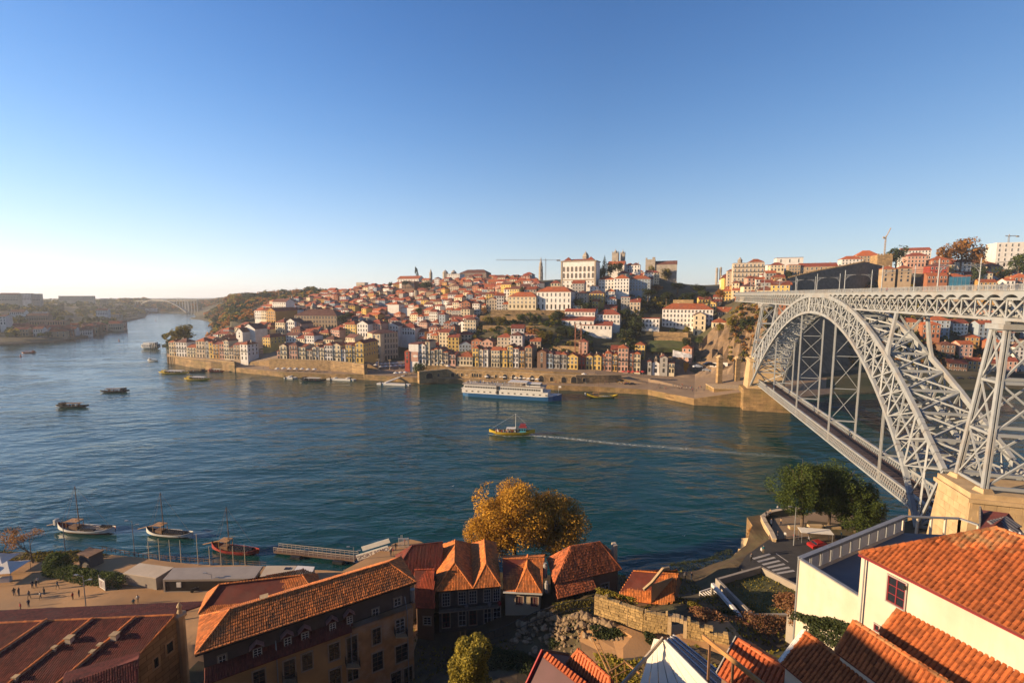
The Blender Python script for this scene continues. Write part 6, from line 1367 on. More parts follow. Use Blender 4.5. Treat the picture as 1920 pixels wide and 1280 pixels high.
# hand-surveyed buildings: px0 px1 ptop pbase Y d wall roof type label [extra]
S = [
 (1122, 1151, 524, 541, 472, 14, 'white', 0, 'hip', 'low white house with orange roof right of the palace', {}),
 (1151, 1179, 522, 547, 462, 14, 'white', 0, 'hip', 'two-storey white house with dark shutters right of the palace', {}),
 (1180, 1219, 523, 545, 466, 14, 'blue', 0, 'hip', 'long shaded house with orange roof right of the white shuttered house', {}),  # blue here is shade put into the wall colour
 (1171, 1190, 498, 510, 560, 10, 'white', 1, 'hip', 'small white house just right of the cathedral towers', {}),
 (1183, 1200, 497, 510, 535, 10, 'white', 2, 'hip', 'cream cube house below the cathedral yard', {}),
 (1006, 1070, 547, 579, 432, 17, 'white', 0, 'hip', 'big white convent block with broad orange hip roof below the palace', dict(floors=3, bays=8, detail=1, side=True)),
 (953, 1005, 556, 577, 437, 15, 'cream', 0, 'hip', 'lower wing of the convent with a long orange roof', dict(floors=3, bays=7, detail=1)),
 (1104, 1132, 550, 567, 448, 10, 'yellow', 2, 'hip', 'yellow house on the slope under the palace', dict(side=True)),
 (1110, 1122, 565, 577, 436, 9, 'yellow', 0, 'shed', 'small orange lean-to house below the yellow house', {}),
 (1106, 1120, 537, 550, 455, 9, 'white', 1, 'flat', 'white roof pavilion above the yellow house', {}),
 (1135, 1152, 546, 557, 455, 10, 'white', 0, 'hip', 'small orange-roofed cottage right of the yellow house', {}),
 (1139, 1155, 560, 570, 443, 8, 'white', 1, 'hip', 'little white cottage on the slope below the long shaded house', {}),
 (1164, 1181, 557, 575, 438, 9, 'grey', 1, 'flat', 'grey cube house in the middle of the slope', {}),
 (1181, 1200, 566, 580, 430, 9, 'beige', 1, 'shed', 'beige house with a dark red roof edge on the slope', {}),
 (1059, 1115, 584, 599, 408, 9, 'white', 1, 'gable', 'upper long white port building with red roof on the terraces', dict(bays=9, floors=2, detail=1)),
 (1053, 1113, 600, 611, 399, 8, 'white', 1, 'shed', 'lower long white building with red roof on the terraces', dict(bays=6, floors=1, doors=False)),
 (1118, 1162, 589, 606, 402, 14, 'white', 1, 'hip', 'white corner building with red roof right of the long white ones', dict(floors=2, bays=7, detail=1, side=True, doors=False)),
 (1092, 1147, 609, 618, 392, 8, 'white', 1, 'shed', 'lowest white building beneath the white corner building', dict(floors=1, bays=7, doors=False)),
 (1241, 1336, 579, 612, 402, 17, 'white', 0, 'hip', 'very long bright white building with orange roof left of the bridge', dict(floors=4, bays=14, detail=1, doors=False)),
 (1203, 1236, 597, 614, 396, 14, 'white', 3, 'flat', 'modern white building with dark window bands at the slope foot', dict(floors=2, bays=5, doors=False)),
 (1299, 1322, 591, 628, 384, 15, 'cream', 2, 'gablev', 'old granite gable-fronted building left of the cliff', dict(side=True, bays=2, floors=4, fr='s')),
 (1335, 1364, 604, 625, 372, 12, 'cream', 0, 'hip', 'cream house with orange roof on top of the cliff', dict(floors=2)),
 (1345, 1375, 584, 600, 392, 10, 'tan', 0, 'shed', 'small orange roofs just under the far end of the bridge deck', {}),
 (1373, 1431, 494, 546, 475, 14, 'beige', 2, 'flat', 'six-storey modernist block with balconies at the far bridge end', dict(floors=6, bays=8, detail=1, balc=(1, 2, 3, 4, 5), rm=conc_m)),
 (1362, 1374, 508, 545, 500, 10, 'beige', 1, 'hip', 'narrow old house at the left side of the modernist block', {}),
 (1404, 1432, 491, 500, 520, 12, 'pink', 0, 'hip', 'orange roof showing over the modernist block', {}),
 (1437, 1462, 497, 520, 505, 14, 'white', 1, 'flat', 'plain white modern wing right of the modernist block', {}),
 (1455, 1505, 484, 506, 520, 16, 'white', 2, 'flat', 'large white building with flat dark roof on the skyline', dict(floors=2, bays=3)),
 (1444, 1470, 497, 508, 495, 10, 'cream', 1, 'hip', 'low red-roofed annex in front of the white flat-roofed building', {}),
 (1478, 1500, 497, 514, 480, 12, 'tan', 1, 'flat', 'tan retaining house beside the old city wall trees', {}),
 (1500, 1570, 500, 516, 478, 14, 'tan', 1, 'gable', 'long building with a red roof behind the old city wall', dict(floors=2, bays=8)),
 (1577, 1617, 486, 502, 470, 12, 'white', 0, 'hip', 'white building with orange roof behind the top of the wall', {}),
 (1605, 1650, 480, 496, 480, 16, 'tan', 0, 'hip', 'orange pyramid-roofed building at the top of the city wall', dict(rh=6)),
 (1654, 1678, 504, 527, 405, 9, 'tan', 0, 'hip', 'left one of a pair of square stone houses behind the bridge rail', dict(fr='s', bays=2)),
 (1683, 1708, 503, 528, 402, 9, 'tan', 0, 'hip', 'right one of a pair of square stone houses behind the bridge rail', dict(fr='s', bays=2)),
 (1743, 1775, 499, 515, 408, 12, 'red', 2, 'hip', 'deep red house below the big brown tree', {}),
 (1748, 1780, 487, 500, 425, 12, 'rust', 0, 'hip', 'orange-roofed house right above the deep red house', {}),
 (1738, 1776, 517, 530, 395, 10, 'rust', 0, 'gable', 'rust coloured house below the deep red house', {}),
 (1776, 1811, 519, 537, 392, 10, 'tan', 0, 'hip', 'stone house wrapped in blue scaffold sheeting', {}),
 (1835, 1868, 529, 542, 380, 9, 'ochre', 0, 'gable', 'row house with yellow end and orange roof near the right edge', {}),
 (1884, 1902, 526, 542, 378, 9, 'white', 0, 'gable', 'white gable house with orange roof near the right edge', {}),
 (1900, 1935, 520, 540, 380, 12, 'rust', 0, 'hip', 'orange-roofed house cut by the right frame edge', {}),
 (1865, 1935, 456, 500, 470, 18, 'white', 1, 'flat', 'tall plain white apartment block at the right edge of the skyline', dict(floors=5, bays=6, detail=1, rm=WM['white'])),
 (1690, 1745, 470, 486, 520, 12, 'white', 3, 'gable', 'white houses with pale roofs left of the big brown tree', {}),
 (1700, 1740, 480, 500, 470, 12, 'pink', 1, 'hip', 'pale pink house in front of the brown tree', {}),
 # under the bridge
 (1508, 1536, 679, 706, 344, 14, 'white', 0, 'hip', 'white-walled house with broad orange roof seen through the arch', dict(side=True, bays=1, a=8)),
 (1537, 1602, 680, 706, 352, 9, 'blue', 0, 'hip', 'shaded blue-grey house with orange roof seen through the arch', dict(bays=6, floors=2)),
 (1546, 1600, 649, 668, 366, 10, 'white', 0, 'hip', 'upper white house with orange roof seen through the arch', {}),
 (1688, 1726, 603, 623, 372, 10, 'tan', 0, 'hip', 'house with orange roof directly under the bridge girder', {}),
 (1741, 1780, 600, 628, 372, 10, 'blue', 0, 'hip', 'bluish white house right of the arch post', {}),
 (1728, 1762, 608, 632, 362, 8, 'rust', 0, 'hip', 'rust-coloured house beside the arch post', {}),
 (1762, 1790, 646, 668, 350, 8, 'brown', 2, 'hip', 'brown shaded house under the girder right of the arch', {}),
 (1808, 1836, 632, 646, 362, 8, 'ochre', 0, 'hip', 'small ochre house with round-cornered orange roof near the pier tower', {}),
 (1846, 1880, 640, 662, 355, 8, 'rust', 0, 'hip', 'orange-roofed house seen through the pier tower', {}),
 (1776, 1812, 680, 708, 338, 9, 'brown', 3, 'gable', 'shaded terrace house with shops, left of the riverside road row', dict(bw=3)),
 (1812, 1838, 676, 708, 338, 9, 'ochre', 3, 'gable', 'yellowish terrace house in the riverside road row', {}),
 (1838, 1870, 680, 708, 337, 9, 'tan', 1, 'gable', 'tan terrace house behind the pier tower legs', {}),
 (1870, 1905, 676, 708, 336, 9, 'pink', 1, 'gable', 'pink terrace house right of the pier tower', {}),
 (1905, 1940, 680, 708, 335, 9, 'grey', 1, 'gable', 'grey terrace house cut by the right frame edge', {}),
 # left part of the town
 (553, 632, 591, 614, 475, 22, 'tan', 2, 'hip', 'long granite exchange palace with colonnade in the lower town', dict(floors=3, bays=14, detail=1, fr='s', a=-8)),
 (511, 536, 566, 578, 560, 14, 'white', 2, 'gable', 'white church with dark roof on the wooded slope', {}),
 (490, 500, 582, 598, 500, 16, 'cream', 0, 'gable', 'church side with tall buttresses in the lower town', {}),
 (500, 517, 583, 606, 485, 30, 'ochre', 0, 'gablev', 'golden gothic church front in the lower town', {}),
 (478, 494, 582, 598, 520, 12, 'white', 0, 'hip', 'bright white block left of the gothic church', {}),
 (455, 479, 616, 632, 440, 14, 'white', 2, 'gablev', 'white gabled warehouse in the left lower town', dict(bays=1, rh=5)),
 (443, 455, 622, 632, 432, 14, 'white', 2, 'gablev', 'small white gabled house left of the white warehouse', dict(bays=1, rh=4)),
 (538, 553, 602, 626, 452, 12, 'white', 2, 'gablev', 'tall white house with three rows of windows', dict(detail=1, floors=3, bays=4)),
 (553, 565, 607, 624, 452, 16, 'pink', 2, 'gablev', 'salmon gabled house beside the tall white house', {}),
 (517, 534, 604, 624, 455, 12, 'cream', 1, 'hip', 'cream house with red dormers beside the tall white house', {}),
 (493, 507, 632, 650, 415, 20, 'yellow', 1, 'hip', 'yellow house above the shaded inner square', dict(side=True)),
 (648, 667, 608, 632, 430, 14, 'yellow', 0, 'hip', 'tall stone-yellow house in the middle of the lower town', {}),
 (670, 690, 607, 630, 425, 12, 'white', 2, 'gablev', 'white gable-fronted house in the middle of the lower town', {}),
 (690, 714, 606, 626, 430, 12, 'pink', 1, 'hip', 'pink house with windowed attic in the middle of the lower town', {}),
 (749, 778, 614, 626, 440, 12, 'white', 1, 'hip', 'wide white house with a dark red mansard roof', dict(detail=1, floors=2, bays=6)),
 (720, 747, 610, 624, 440, 12, 'white', 2, 'gablev', 'long low white building with a round gable window', {}),
 (727, 748, 571, 586, 560, 12, 'white', 3, 'flat', 'white wall covered with pale zigzag painting', dict(bays=0, floors=1)),
 (748, 775, 577, 586, 560, 12, 'white', 3, 'flat', 'lower white wall with pale zigzag painting', dict(bays=0, floors=1)),
 (745, 785, 523, 536, 740, 18, 'white', 0, 'gable', 'long white monastery with orange roof on the skyline', dict(floors=2, bays=8)),
 (786, 800, 526, 540, 735, 18, 'white', 0, 'gable', 'right wing of the skyline monastery', {}),
 (753, 777, 528, 541, 700, 14, 'brown', 2, 'flat', 'brown stone building in front of the skyline monastery', {}),
 (838, 862, 514, 536, 720, 18, 'white', 2, 'flat', 'tall white windowed building under the twin domes', dict(floors=5, bays=7, detail=1)),
 (862, 912, 512, 524, 760, 20, 'brown', 2, 'hip', 'large dark granite building on the left skyline', {}),
 (668, 684, 530, 536, 1000, 12, 'beige', 1, 'flat', 'pale blocky building alone on the wooded skyline', {}),
 (862, 880, 549, 560, 600, 10, 'pink', 1, 'hip', 'pale pink house low in the shaded middle of the town', {}),
]
for it in S:
 x0, x1, pt, pb, Y, d, wc, rc, rt_, lab, ex = it; ex = dict(ex); a = ex.pop('a', -20); rm = ex.pop('rm', RF[rc]); ex.pop('bw', None)
 bld(x0, x1, pt, pb, Y, d, a, wm=WM[wc], rm=rm, roof=rt_, label=lab, **ex)
P = aty(1776, 536, 391.5); r = thing('scaffold_sheeting', 'bright blue scaffold sheeting on the stone house', 'sheeting', P, R_(-20)); part('sheet', MB().box(.3, 14.5, -1.2, -1.0, 0, 7.6), mat('blue_sheeting', (.03, .16, .26), .7, .2, .4), r)
for k in range(6): part('scaffold_pole', MB().bar((.3+k*2.8, -1.25, -1), (.3+k*2.8, -1.25, 8.2), .12), steel_m, r)
# twin church towers, small domes, spires
for i, (px, pt, pb, Y, w, lab) in enumerate(((951, 521, 548, 560, 3.4, 'left one of the twin granite church towers under the skyline'), (982, 520, 546, 562, 3.6, 'right one of the twin granite church towers under the skyline'), (835, 505, 518, 735, 4.4, 'left dome of the pair above the tall white building'), (851, 505, 518, 742, 4.4, 'right dome of the pair above the tall white building'),
  (808, 504, 526, 735, 2.6, 'slim pointed church spire beside the skyline monastery'), (544, 556, 578, 570, 2.2, 'left belfry of the white church on the wooded slope'), (549, 553, 580, 572, 2.2, 'right belfry of the white church on the wooded slope'), (588, 567, 587, 500, 3.0, 'ornate little tower between the lower-town roofs'), (781, 544, 556, 640, 3.0, 'round stone tower in the middle of the slope'), (1098, 470, 492, 500, 3.6, 'stone lantern tower rising behind the palace roof'), (1387, 482, 496, 560, 2.6, 'green-topped town hall spire left of the bridge deck'), (1344, 502, 514, 900, 2.2, 'left one of two far twin towers in the valley'), (1351, 501, 514, 900, 2.2, 'right one of two far twin towers in the valley'))):
 c = aty(px, pb, Y); H_ = aty(px, pt, Y).z-c.z
 if 'round' in lab: prof = [(w, -4), (w, H_)]
 elif 'dome' in lab or 'lantern' in lab: prof = [(w, -4), (w, H_*.45), (w*1.1, H_*.47), (w*.95, H_*.6), (w*.55, H_*.78), (w*.2, H_*.85), (.1, H_)]
 elif 'far' in lab: prof = [(w, -30), (w, H_), (w*.9, H_+.1)]
 else: prof = [(w, -6), (w, H_*.6), (w*1.15, H_*.62), (w*.7, H_*.7), (w*.45, H_*.85), (.1, H_)]
 tower(c.x, c.y, c.z, prof, 8 if 'dome' in lab or 'round' in lab else 6, 'church_tower', lab, stg, win=((H_*.35, w*.9, H_*.18),))
# ruined church right of the cathedral
P = aty(1210, 506, 600); s = 600/FPX; r = thing('stone_church', 'bare granite church with broken tower right of the cathedral', 'church', P, R_(-20))
part('tower', MB().box(0, 17*s, 0, 10, -20, 19*s), stg, r); q = MB(); q.box(0, 3*s, 0, 3, 19*s, 22*s); q.box(12*s, 17*s, 0, 3, 19*s, 23*s); part('broken_parapet', q, stg, r); part('nave', MB().box(17*s+.01, 55*s, 1, 16, -25, 9.5*s), stg, r)
q = roofmesh('gable', 38*s, 15, 9.5*s, rh=5); part('nave_roof', q, RF[2], r).location = (17*s, 1, 0)
# chapel in the riverside row
P = aty(1221.5, 698, 330); r = thing('chapel', 'small white chapel with stone gable and open bell cote on the quay', 'chapel', P, R_(-17)); s = 330/FPX
q = MB(); q.box(0, 14.5*s, 0, 12, -2, 18*s); q.face([(0, -.01, 18*s), (14.5*s, -.01, 18*s), (7.2*s, -.01, 22*s)]); part('wall', q, WM['white'], r); part('roof', roofmesh('gablev', 14.5*s, 12, 18*s, .2, 1.6), RF[2], r)
for x in (0, 13.5*s): part('pilaster', MB().box(x, x+1.0*s, -.15, .1, 0, 18*s), frame_s, r)
part('door', MB().box(5*s, 9.5*s, -.12, 0, 0, 8*s), darkcl, r); part('window', MB().box(5.8*s, 8.8*s, -.12, 0, 11*s, 15*s), darkcl, r)
q = MB(); q.box(5.2*s, 6.2*s, -.1, .8, 21*s, 27*s); q.box(8.4*s, 9.4*s, -.1, .8, 21*s, 27*s); q.box(5*s, 9.6*s, -.15, .85, 27*s, 28*s); q.lathe((7.3*s, .3, 28*s), [(.8, 0), (.1, 1.6)], 4); part('bell_cote', q, frame_s, r)
# ---- arcade wall along the quay
def strip_wall(name, label, pts, z0_, zts, m, t=1.2, arches=(), cat='wall', openings=()):
 r = thing(name, label, cat, (*pts[0], z0_))
 for i, (a, b_) in enumerate(zip(pts, pts[1:])):
  za, zb_ = zts[i], zts[i+1]; A_, B_ = Vector(a), Vector(b_); n_ = (B_-A_).normalized(); n_ = Vector((-n_.y, n_.x))*t
  part('wall_section', MB().prism([A_, B_, B_+n_, A_+n_], [z0_-3]*4, [za, zb_, zb_, za]), m, r, True)
  q = MB(); q.bar((*(A_+n_*.05), za+.12), (*(B_+n_*.05), zb_+.12), .7, .3); part('coping', q, stone_l, r, True)
 return r
AW = [OZ(786, 711, 4.1), OZ(840, 706, 4.1), OZ(900, 709, 4.1), OZ(960, 712, 4.1), OZ(1020, 716, 4.1), OZ(1080, 718, 4.1), OZ(1140, 716, 4.5), OZ(1165, 714, 5)]
ar = strip_wall('arcade_wall', 'long stone arcade wall with dark arches behind the quay parasols', AW, 3.8, [9.6, 9.7, 9.8, 9.8, 9.7, 9.5, 9.3, 9.2], stone_m, 4.0)
def onAW(px):
 for a, b_ in zip(AW, AW[1:]):
  A_, B_ = Vector((*a, 5)), Vector((*b_, 5)); d = B_-A_; n_ = Vector((d.y, -d.x, 0)).normalized(); p = onp(px, 705, A_, n_)
  t = (p-A_).xy.dot(d.xy)/d.xy.length_squared
  if -0.001 <= t <= 1.001: return A_+d*t, n_ if n_.y < 0 else -n_
 return None
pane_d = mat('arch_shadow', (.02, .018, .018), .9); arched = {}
for px, w, h_ in ((805, 5, 4.2), (822, 1.6, 2.2), (849, 2.6, 3.2), (858, 1.6, 2), (866, 1.6, 2.4), (886, 1.4, 2.6), (890.5, 1.4, 2.6), (895, 1.4, 2.6), (900, 1.4, 2.6), (915, 3.4, 3.6), (930, 1.6, 2.4), (947, 3.2, 4), (963, 2.6, 4), (977, 2.4, 4), (998, 3.2, 4.2), (1015, 3.8, 4.6), (1034, 2.2, 3), (1057, 3.2, 4.2), (1076, 3.8, 4.6), (1095, 1.8, 2.6)):
 g = onAW(px)
 if not g: continue
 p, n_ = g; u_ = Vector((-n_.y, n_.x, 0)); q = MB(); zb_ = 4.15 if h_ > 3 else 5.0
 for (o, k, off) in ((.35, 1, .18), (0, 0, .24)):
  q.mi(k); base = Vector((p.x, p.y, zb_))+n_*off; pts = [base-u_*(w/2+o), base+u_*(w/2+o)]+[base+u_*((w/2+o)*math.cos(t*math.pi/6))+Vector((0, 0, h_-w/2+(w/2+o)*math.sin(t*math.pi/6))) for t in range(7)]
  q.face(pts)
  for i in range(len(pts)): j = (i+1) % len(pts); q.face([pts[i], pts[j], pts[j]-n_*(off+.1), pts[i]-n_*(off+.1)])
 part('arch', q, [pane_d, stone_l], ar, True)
MW = [OZ(316, 681, 0), OZ(340, 684, 0), OZ(362, 688, 0), OZ(400, 690, 1), OZ(440, 691, 3)]
mwll = strip_wall('river_wall', 'high golden river wall under the leftmost houses', MW, -1, [7.4, 7.6, 7.8, 8.2, 8.6], stone_q, 2)
for k in range(22):
 t = k/22; p = Vector((*MW[0], 0)).lerp(Vector((*MW[1], 0)), min(1, t*4)) if t < .25 else Vector((*MW[1], 0)).lerp(Vector((*MW[3], 0)), (t-.25)/.75)
 part('buttress', MB().box(p.x-.5, p.x+.5, p.y-.7, p.y+1, -1, 6.6), stone_l if k % 3 else stone_q, mwll, True)
TW = [OZ(505, 690, 5), OZ(560, 692, 5), OZ(620, 694, 5), OZ(660, 697, 5), OZ(683, 700, 5)]
tw_ = strip_wall('terrace_wall', 'tall stone terrace wall below the cream riverside houses', TW, 4, [12.8, 12.9, 12.6, 12.0, 11.6], stone_m, 3)
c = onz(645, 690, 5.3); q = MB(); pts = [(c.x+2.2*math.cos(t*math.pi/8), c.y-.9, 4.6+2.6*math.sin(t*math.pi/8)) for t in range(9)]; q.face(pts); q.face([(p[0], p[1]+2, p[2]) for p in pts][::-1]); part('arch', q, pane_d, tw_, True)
# stair ramp, cliff stair and right quay
GAW = [OZ(1310, 670, 20), OZ(1335, 668, 26), OZ(1350, 690, 20), OZ(1385, 712, 12)]
q = MB()
S1 = [aty(1315, 635, 372), aty(1320, 648, 362), aty(1340, 662, 350), aty(1370, 678, 335), aty(1400, 692, 322)]
rst = thing('hillside_stair', 'pale zigzag stair climbing the rock beside the bridge foot', 'stair', S1[0])
for a, b_ in zip(S1, S1[1:]):
 part('parapet', MB().bar(a, b_, .7, 2.2), stone_l, rst, True); nst = max(2, int((b_-a).length/1.2))
 for k in range(nst): c = a.lerp(b_, k/nst); part('step', MB().box(c.x-1.4, c.x+1.6, c.y, c.y+2.2, c.z-4, c.z-.9), WM['beige'], rst, True)
part('retaining_wall', MB().prism([(S1[1].x-2, S1[1].y-3), (S1[4].x, S1[4].y-2), (S1[4].x+2, S1[4].y+2), (S1[1].x, S1[1].y+2)], 6, [S1[1].z-1, S1[4].z-1, S1[4].z-1, S1[1].z-1]), stone_m, rst, True)
for i, (px, pt, pb) in enumerate(((1348, 665, 712), (1381, 667, 716))):
 c = aty(px, pb, 296); H_ = aty(px, pt, 296).z-c.z; r = thing('stone_pylon', 'tall weathered granite pylon of the vanished bridge, %s one' % ('left' if i == 0 else 'right'), 'pylon', c); part('shaft', MB().box(-1.5, 1.5, -1.5, 1.5, -2, H_-2), stone_m, r); part('cap', MB().box(-1.9, 1.9, -1.9, 1.9, H_-2, H_-1.3), stone_l, r); q = MB(); q.lathe((0, 0, H_-1.3), [(1.6, 0), (1.5, .8), (.2, 1.4)], 8); part('finial', q, stone_l, r)
q = MB(); a = onz(1339, 728, 8.6); b_ = onz(1396, 730, 8.6)
bq = thing('stone_bastion', 'square granite bastion with railing at the right end of the quay', 'bastion', (a.x, a.y, 0)); part('wall', MB().prism([(a.x, a.y), (b_.x, b_.y), (b_.x+2, b_.y+14), (a.x+1, a.y+14)], -2, 8.4), stone_q, bq, True); part('coping', MB().prism([(a.x-.3, a.y-.3), (b_.x+.3, b_.y-.3), (b_.x+2.3, b_.y+14), (a.x+.7, a.y+14)], 8.4, 8.8), stone_l, bq, True)
for k in range(12): p = Vector((a.x, a.y, 8.8)).lerp(Vector((b_.x, b_.y, 8.8)), k/11); part('railing_post', MB().bar(p, p+Vector((0, 0, 1.1)), .12), WM['grey'], bq, True)
for x0, x1 in ((869, 919), (945, 990)):  # white poster panels on the retaining wall by the stair
 pass
for i, (x0, x1) in enumerate(((1331, 1344), (1352, 1364))):
 c0, c1_ = aty(x0, 683, 322), aty(x1, 683, 320); solo('poster_panel', MB().prism([(c0.x, c0.y-.4), (c1_.x, c1_.y-.4), (c1_.x, c1_.y-.1), (c0.x, c0.y-.1)], c0.z-1.6, c0.z+1.6), WM['white'], 'blank white panel on the wall behind the pylons, %s one' % ('left', 'right')[i], 'panel')
c0, c1_ = aty(1262, 662, 340), aty(1297, 672, 336); mw2 = solo('white_mural_wall', MB().prism([(c0.x, c0.y), (c1_.x, c1_.y), (c1_.x, c1_.y+.5), (c0.x, c0.y+.5)], c0.z-3, [c0.z+2.5, c1_.z+3, c1_.z+3, c0.z+2.5]), mat('portrait_mural', (.68, .67, .68), .8, .35, .6, dirt=(.15, .17, .22), dirtamt=.9), 'white wall with dark painted portraits above the chapel', 'wall')
# terraces below convent
for i, (x0, x1, pt, pb, Y) in enumerate(((920, 1066, 581, 596, 425), (905, 1030, 610, 622, 402), (1035, 1100, 636, 647, 372), (1037, 1088, 648, 668, 360), (1225, 1290, 622, 634, 380), (1226, 1295, 632, 645, 372), (1262, 1300, 562, 570, 420), (900, 1000, 592, 598, 415))):
 a = aty(x0, pb, Y); b_ = aty(x1, pb, Y-8); zt_ = aty(x0, pt, Y).z; q = MB(); q.prism([(a.x, a.y), (b_.x, b_.y), (b_.x+1, b_.y+3), (a.x+1, a.y+3)], a.z-6, zt_); solo('garden_wall', q, stone_m, 'sunlit stone terrace wall on the garden slope, %s from the top' % ORD[i], 'wall', 'terrace walls on the garden slope')
for i, (x0, x1, pt, pb, Y, w) in enumerate(((1218, 1290, 638, 652, 362, 16),)):
 a = aty(x0, pb, Y-8); b_ = aty(x1, pb+2, Y-10); c = aty(x1, pt, Y+6); d = aty(x0, pt, Y+6); q = MB(); q.slab([a, b_, c, d], 3); struct('grass_bank', q, grass_b)
P = aty(1083, 709, 341); r = thing('lift_tower', 'rusty lattice elevator tower rising from the quayside houses', 'tower', P); H_ = aty(1083, 606, 345).z-P.z
for a_ in (-2.2, 2.2):
 for b_ in (-2, 2): part('corner_post', MB().bar((a_, b_, -6), (a_, b_, H_), .35), WM['rust'], r)
for k in range(12):
 z = H_*k/11; part('cross_bar', MB().bar((-2.2, -2, z), (2.2, -2, z), .25), WM['rust'], r)
 if k < 11: part('diagonal', MB().bar((-2.2, -2, z), (2.2, -2, z+H_/11), .2), WM['rust'], r); part('side_diagonal', MB().bar((-2.2, -2, z), (-2.2, 2, z+H_/11), .2), WM['rust'], r)
# ---- city wall and battlement tower
CWp = [aty(1471, 524, 392), aty(1500, 516, 396), aty(1540, 507, 402), aty(1580, 500, 410), aty(1623, 491, 420)]
cwr = thing('old_city_wall', 'stepped crenellated medieval wall in shadow above the bridge deck', 'city wall', CWp[0])
for a, b_ in zip(CWp, CWp[1:]):
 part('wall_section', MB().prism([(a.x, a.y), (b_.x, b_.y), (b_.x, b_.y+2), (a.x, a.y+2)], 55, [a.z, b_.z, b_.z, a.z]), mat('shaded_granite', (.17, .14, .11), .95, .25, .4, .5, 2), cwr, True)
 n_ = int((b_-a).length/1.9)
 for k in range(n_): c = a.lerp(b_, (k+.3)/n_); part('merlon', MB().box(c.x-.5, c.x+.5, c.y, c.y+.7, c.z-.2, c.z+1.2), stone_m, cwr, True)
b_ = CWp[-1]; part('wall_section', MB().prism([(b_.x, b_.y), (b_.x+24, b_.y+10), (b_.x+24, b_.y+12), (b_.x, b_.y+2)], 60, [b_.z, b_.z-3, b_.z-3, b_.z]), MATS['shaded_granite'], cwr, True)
for (px0, px1, pt, pb, Y, lab) in ((1644, 1669, 478, 500, 430, 'square crenellated medieval tower at the top of the wall'), (1451, 1471, 523, 545, 388, 'low crenellated tower at the foot of the city wall')):
 a = aty(px0, pb, Y); c = aty(px1, pb, Y); w = c.x-a.x; H_ = aty(px0, pt, Y).z-a.z; r = thing('wall_tower', lab, 'tower', a, R_(-12)); part('shaft', MB().box(0, w, 0, w, -12, H_), stone_m, r)
 for k in range(5): part('merlon', MB().box(w*k/5+.1, w*k/5+w*.12, 0, .6, H_, H_+1.1), stone_m, r)
# ---- procedural hillside town
SK = [  # zones with gardens, rock, squares (surveyed outlines)
 [(880, 588), (930, 578), (1060, 588), (1062, 640), (1050, 682), (1000, 676), (995, 622), (880, 640)], [(1050, 600), (1060, 690), (1180, 650), (1215, 575), (1160, 585)], [(1160, 560), (1245, 540), (1300, 560), (1320, 640), (1230, 690), (1180, 640)],
 [(1290, 620), (1345, 560), (1380, 560), (1480, 700), (1300, 760)], [(1000, 500), (1130, 500), (1130, 545), (1000, 545)], [(686, 640), (768, 640), (768, 700), (686, 700)], [(466, 640), (519, 640), (519, 700), (466, 700)], [(1220, 505), (1345, 525), (1350, 560), (1230, 560)], [(1455, 470), (1735, 470), (1735, 700), (1455, 700)], [(290, 560), (480, 560), (480, 598), (395, 640), (315, 645)], [(480, 535), (600, 530), (560, 565), (480, 580)]]
LM = [('the white palace with arched windows', -0, aty(1085, 515, 485)), ('the cathedral towers', 0, aty(1157, 490, 548)), ('the slender bell tower', 0, aty(1014, 520, 900)), ('the big white convent', 0, aty(1035, 560, 432)), ('the granite exchange palace', 0, aty(590, 600, 475)), ('the skyline monastery', 0, aty(770, 530, 740)),
      ('the modernist balcony block', 0, aty(1400, 520, 475)), ('the zigzag mural wall', 0, aty(750, 578, 560)), ('the big block by the square', 0, aty(725, 640, 402)), ('the golden church front', 0, aty(508, 595, 485)), ('the twin granite church towers', 0, aty(967, 535, 560)), ('the pair of domes', 0, aty(843, 510, 738)), ('the deep red house', 0, aty(1760, 507, 408)), ('the round stone tower', 0, aty(781, 550, 640)), ('the yellow front with side windows', 0, aty(675, 660, 366)), ('the arcade wall', 0, aty(950, 700, 345))]
rs2 = random.Random(11); cands = []
ea = Vector((math.cos(R_(-20)), math.sin(R_(-20)))); eb = Vector((-ea.y, ea.x))
v = 330.0
while v < 1150:
 near = v < 620; u_ = -620+rs2.uniform(0, 6)
 while u_ < 760:
  w = rs2.uniform(6.5, 12.5) if near else rs2.uniform(9, 19); d = rs2.uniform(8, 12)
  p = ea*u_+eb*v+eb*rs2.uniform(-2, 2); step = w+(rs2.uniform(-.2, .6) if rs2.random() < .8 else rs2.uniform(2, 6)); u_ += step
  if p.y < 345: continue
  z = gz(p.x, p.y, PB)
  if z is None or z < 6: continue
  X, Yp = proj((p.x, p.y, z+4)); 
  if not (300 < X < 1990) or any(inpoly((X, Yp), k) for k in SK): continue
  if X < 480 and p.y > 520: continue
  if Yp-9*FPX/p.y*.9 < np.interp(X, [400, 460, 560, 620, 680, 740, 800, 830, 880, 930, 1000, 1050, 1130, 1200, 1260, 1300, 1345, 1380], [575, 572, 560, 541, 536, 530, 527, 522, 519, 518, 520, 524, 520, 505, 512, 520, 528, 480]): continue
  c = p+ea*w/2+eb*d/2
  if any(abs((c.x-f[0])*math.cos(f[6])+(c.y-f[1])*math.sin(f[6])) < f[4]/2+w*.45 and abs(-(c.x-f[0])*math.sin(f[6])+(c.y-f[1])*math.cos(f[6])) < f[5]/2+d*.45 for f in FOOT): continue
  X2, Y2 = proj((c.x, c.y, z))
  # keep the riverside free of the procedural rows
  shore = PB.ray_cast(Vector((c.x, c.y-26, 300)), Vector((0, 0, -1)))[0]
  if shore is None or shore.z < 6.2: continue
  fl = rs2.choice([2, 2, 3, 3, 4, 4, 5] if near else [2, 3, 3, 4]); cands.append((p.copy(), z, w, d, fl, X))
 v += rs2.uniform(12.0, 14.5) if near else rs2.uniform(17, 24)
cands.sort(key=lambda c: c[0].y)
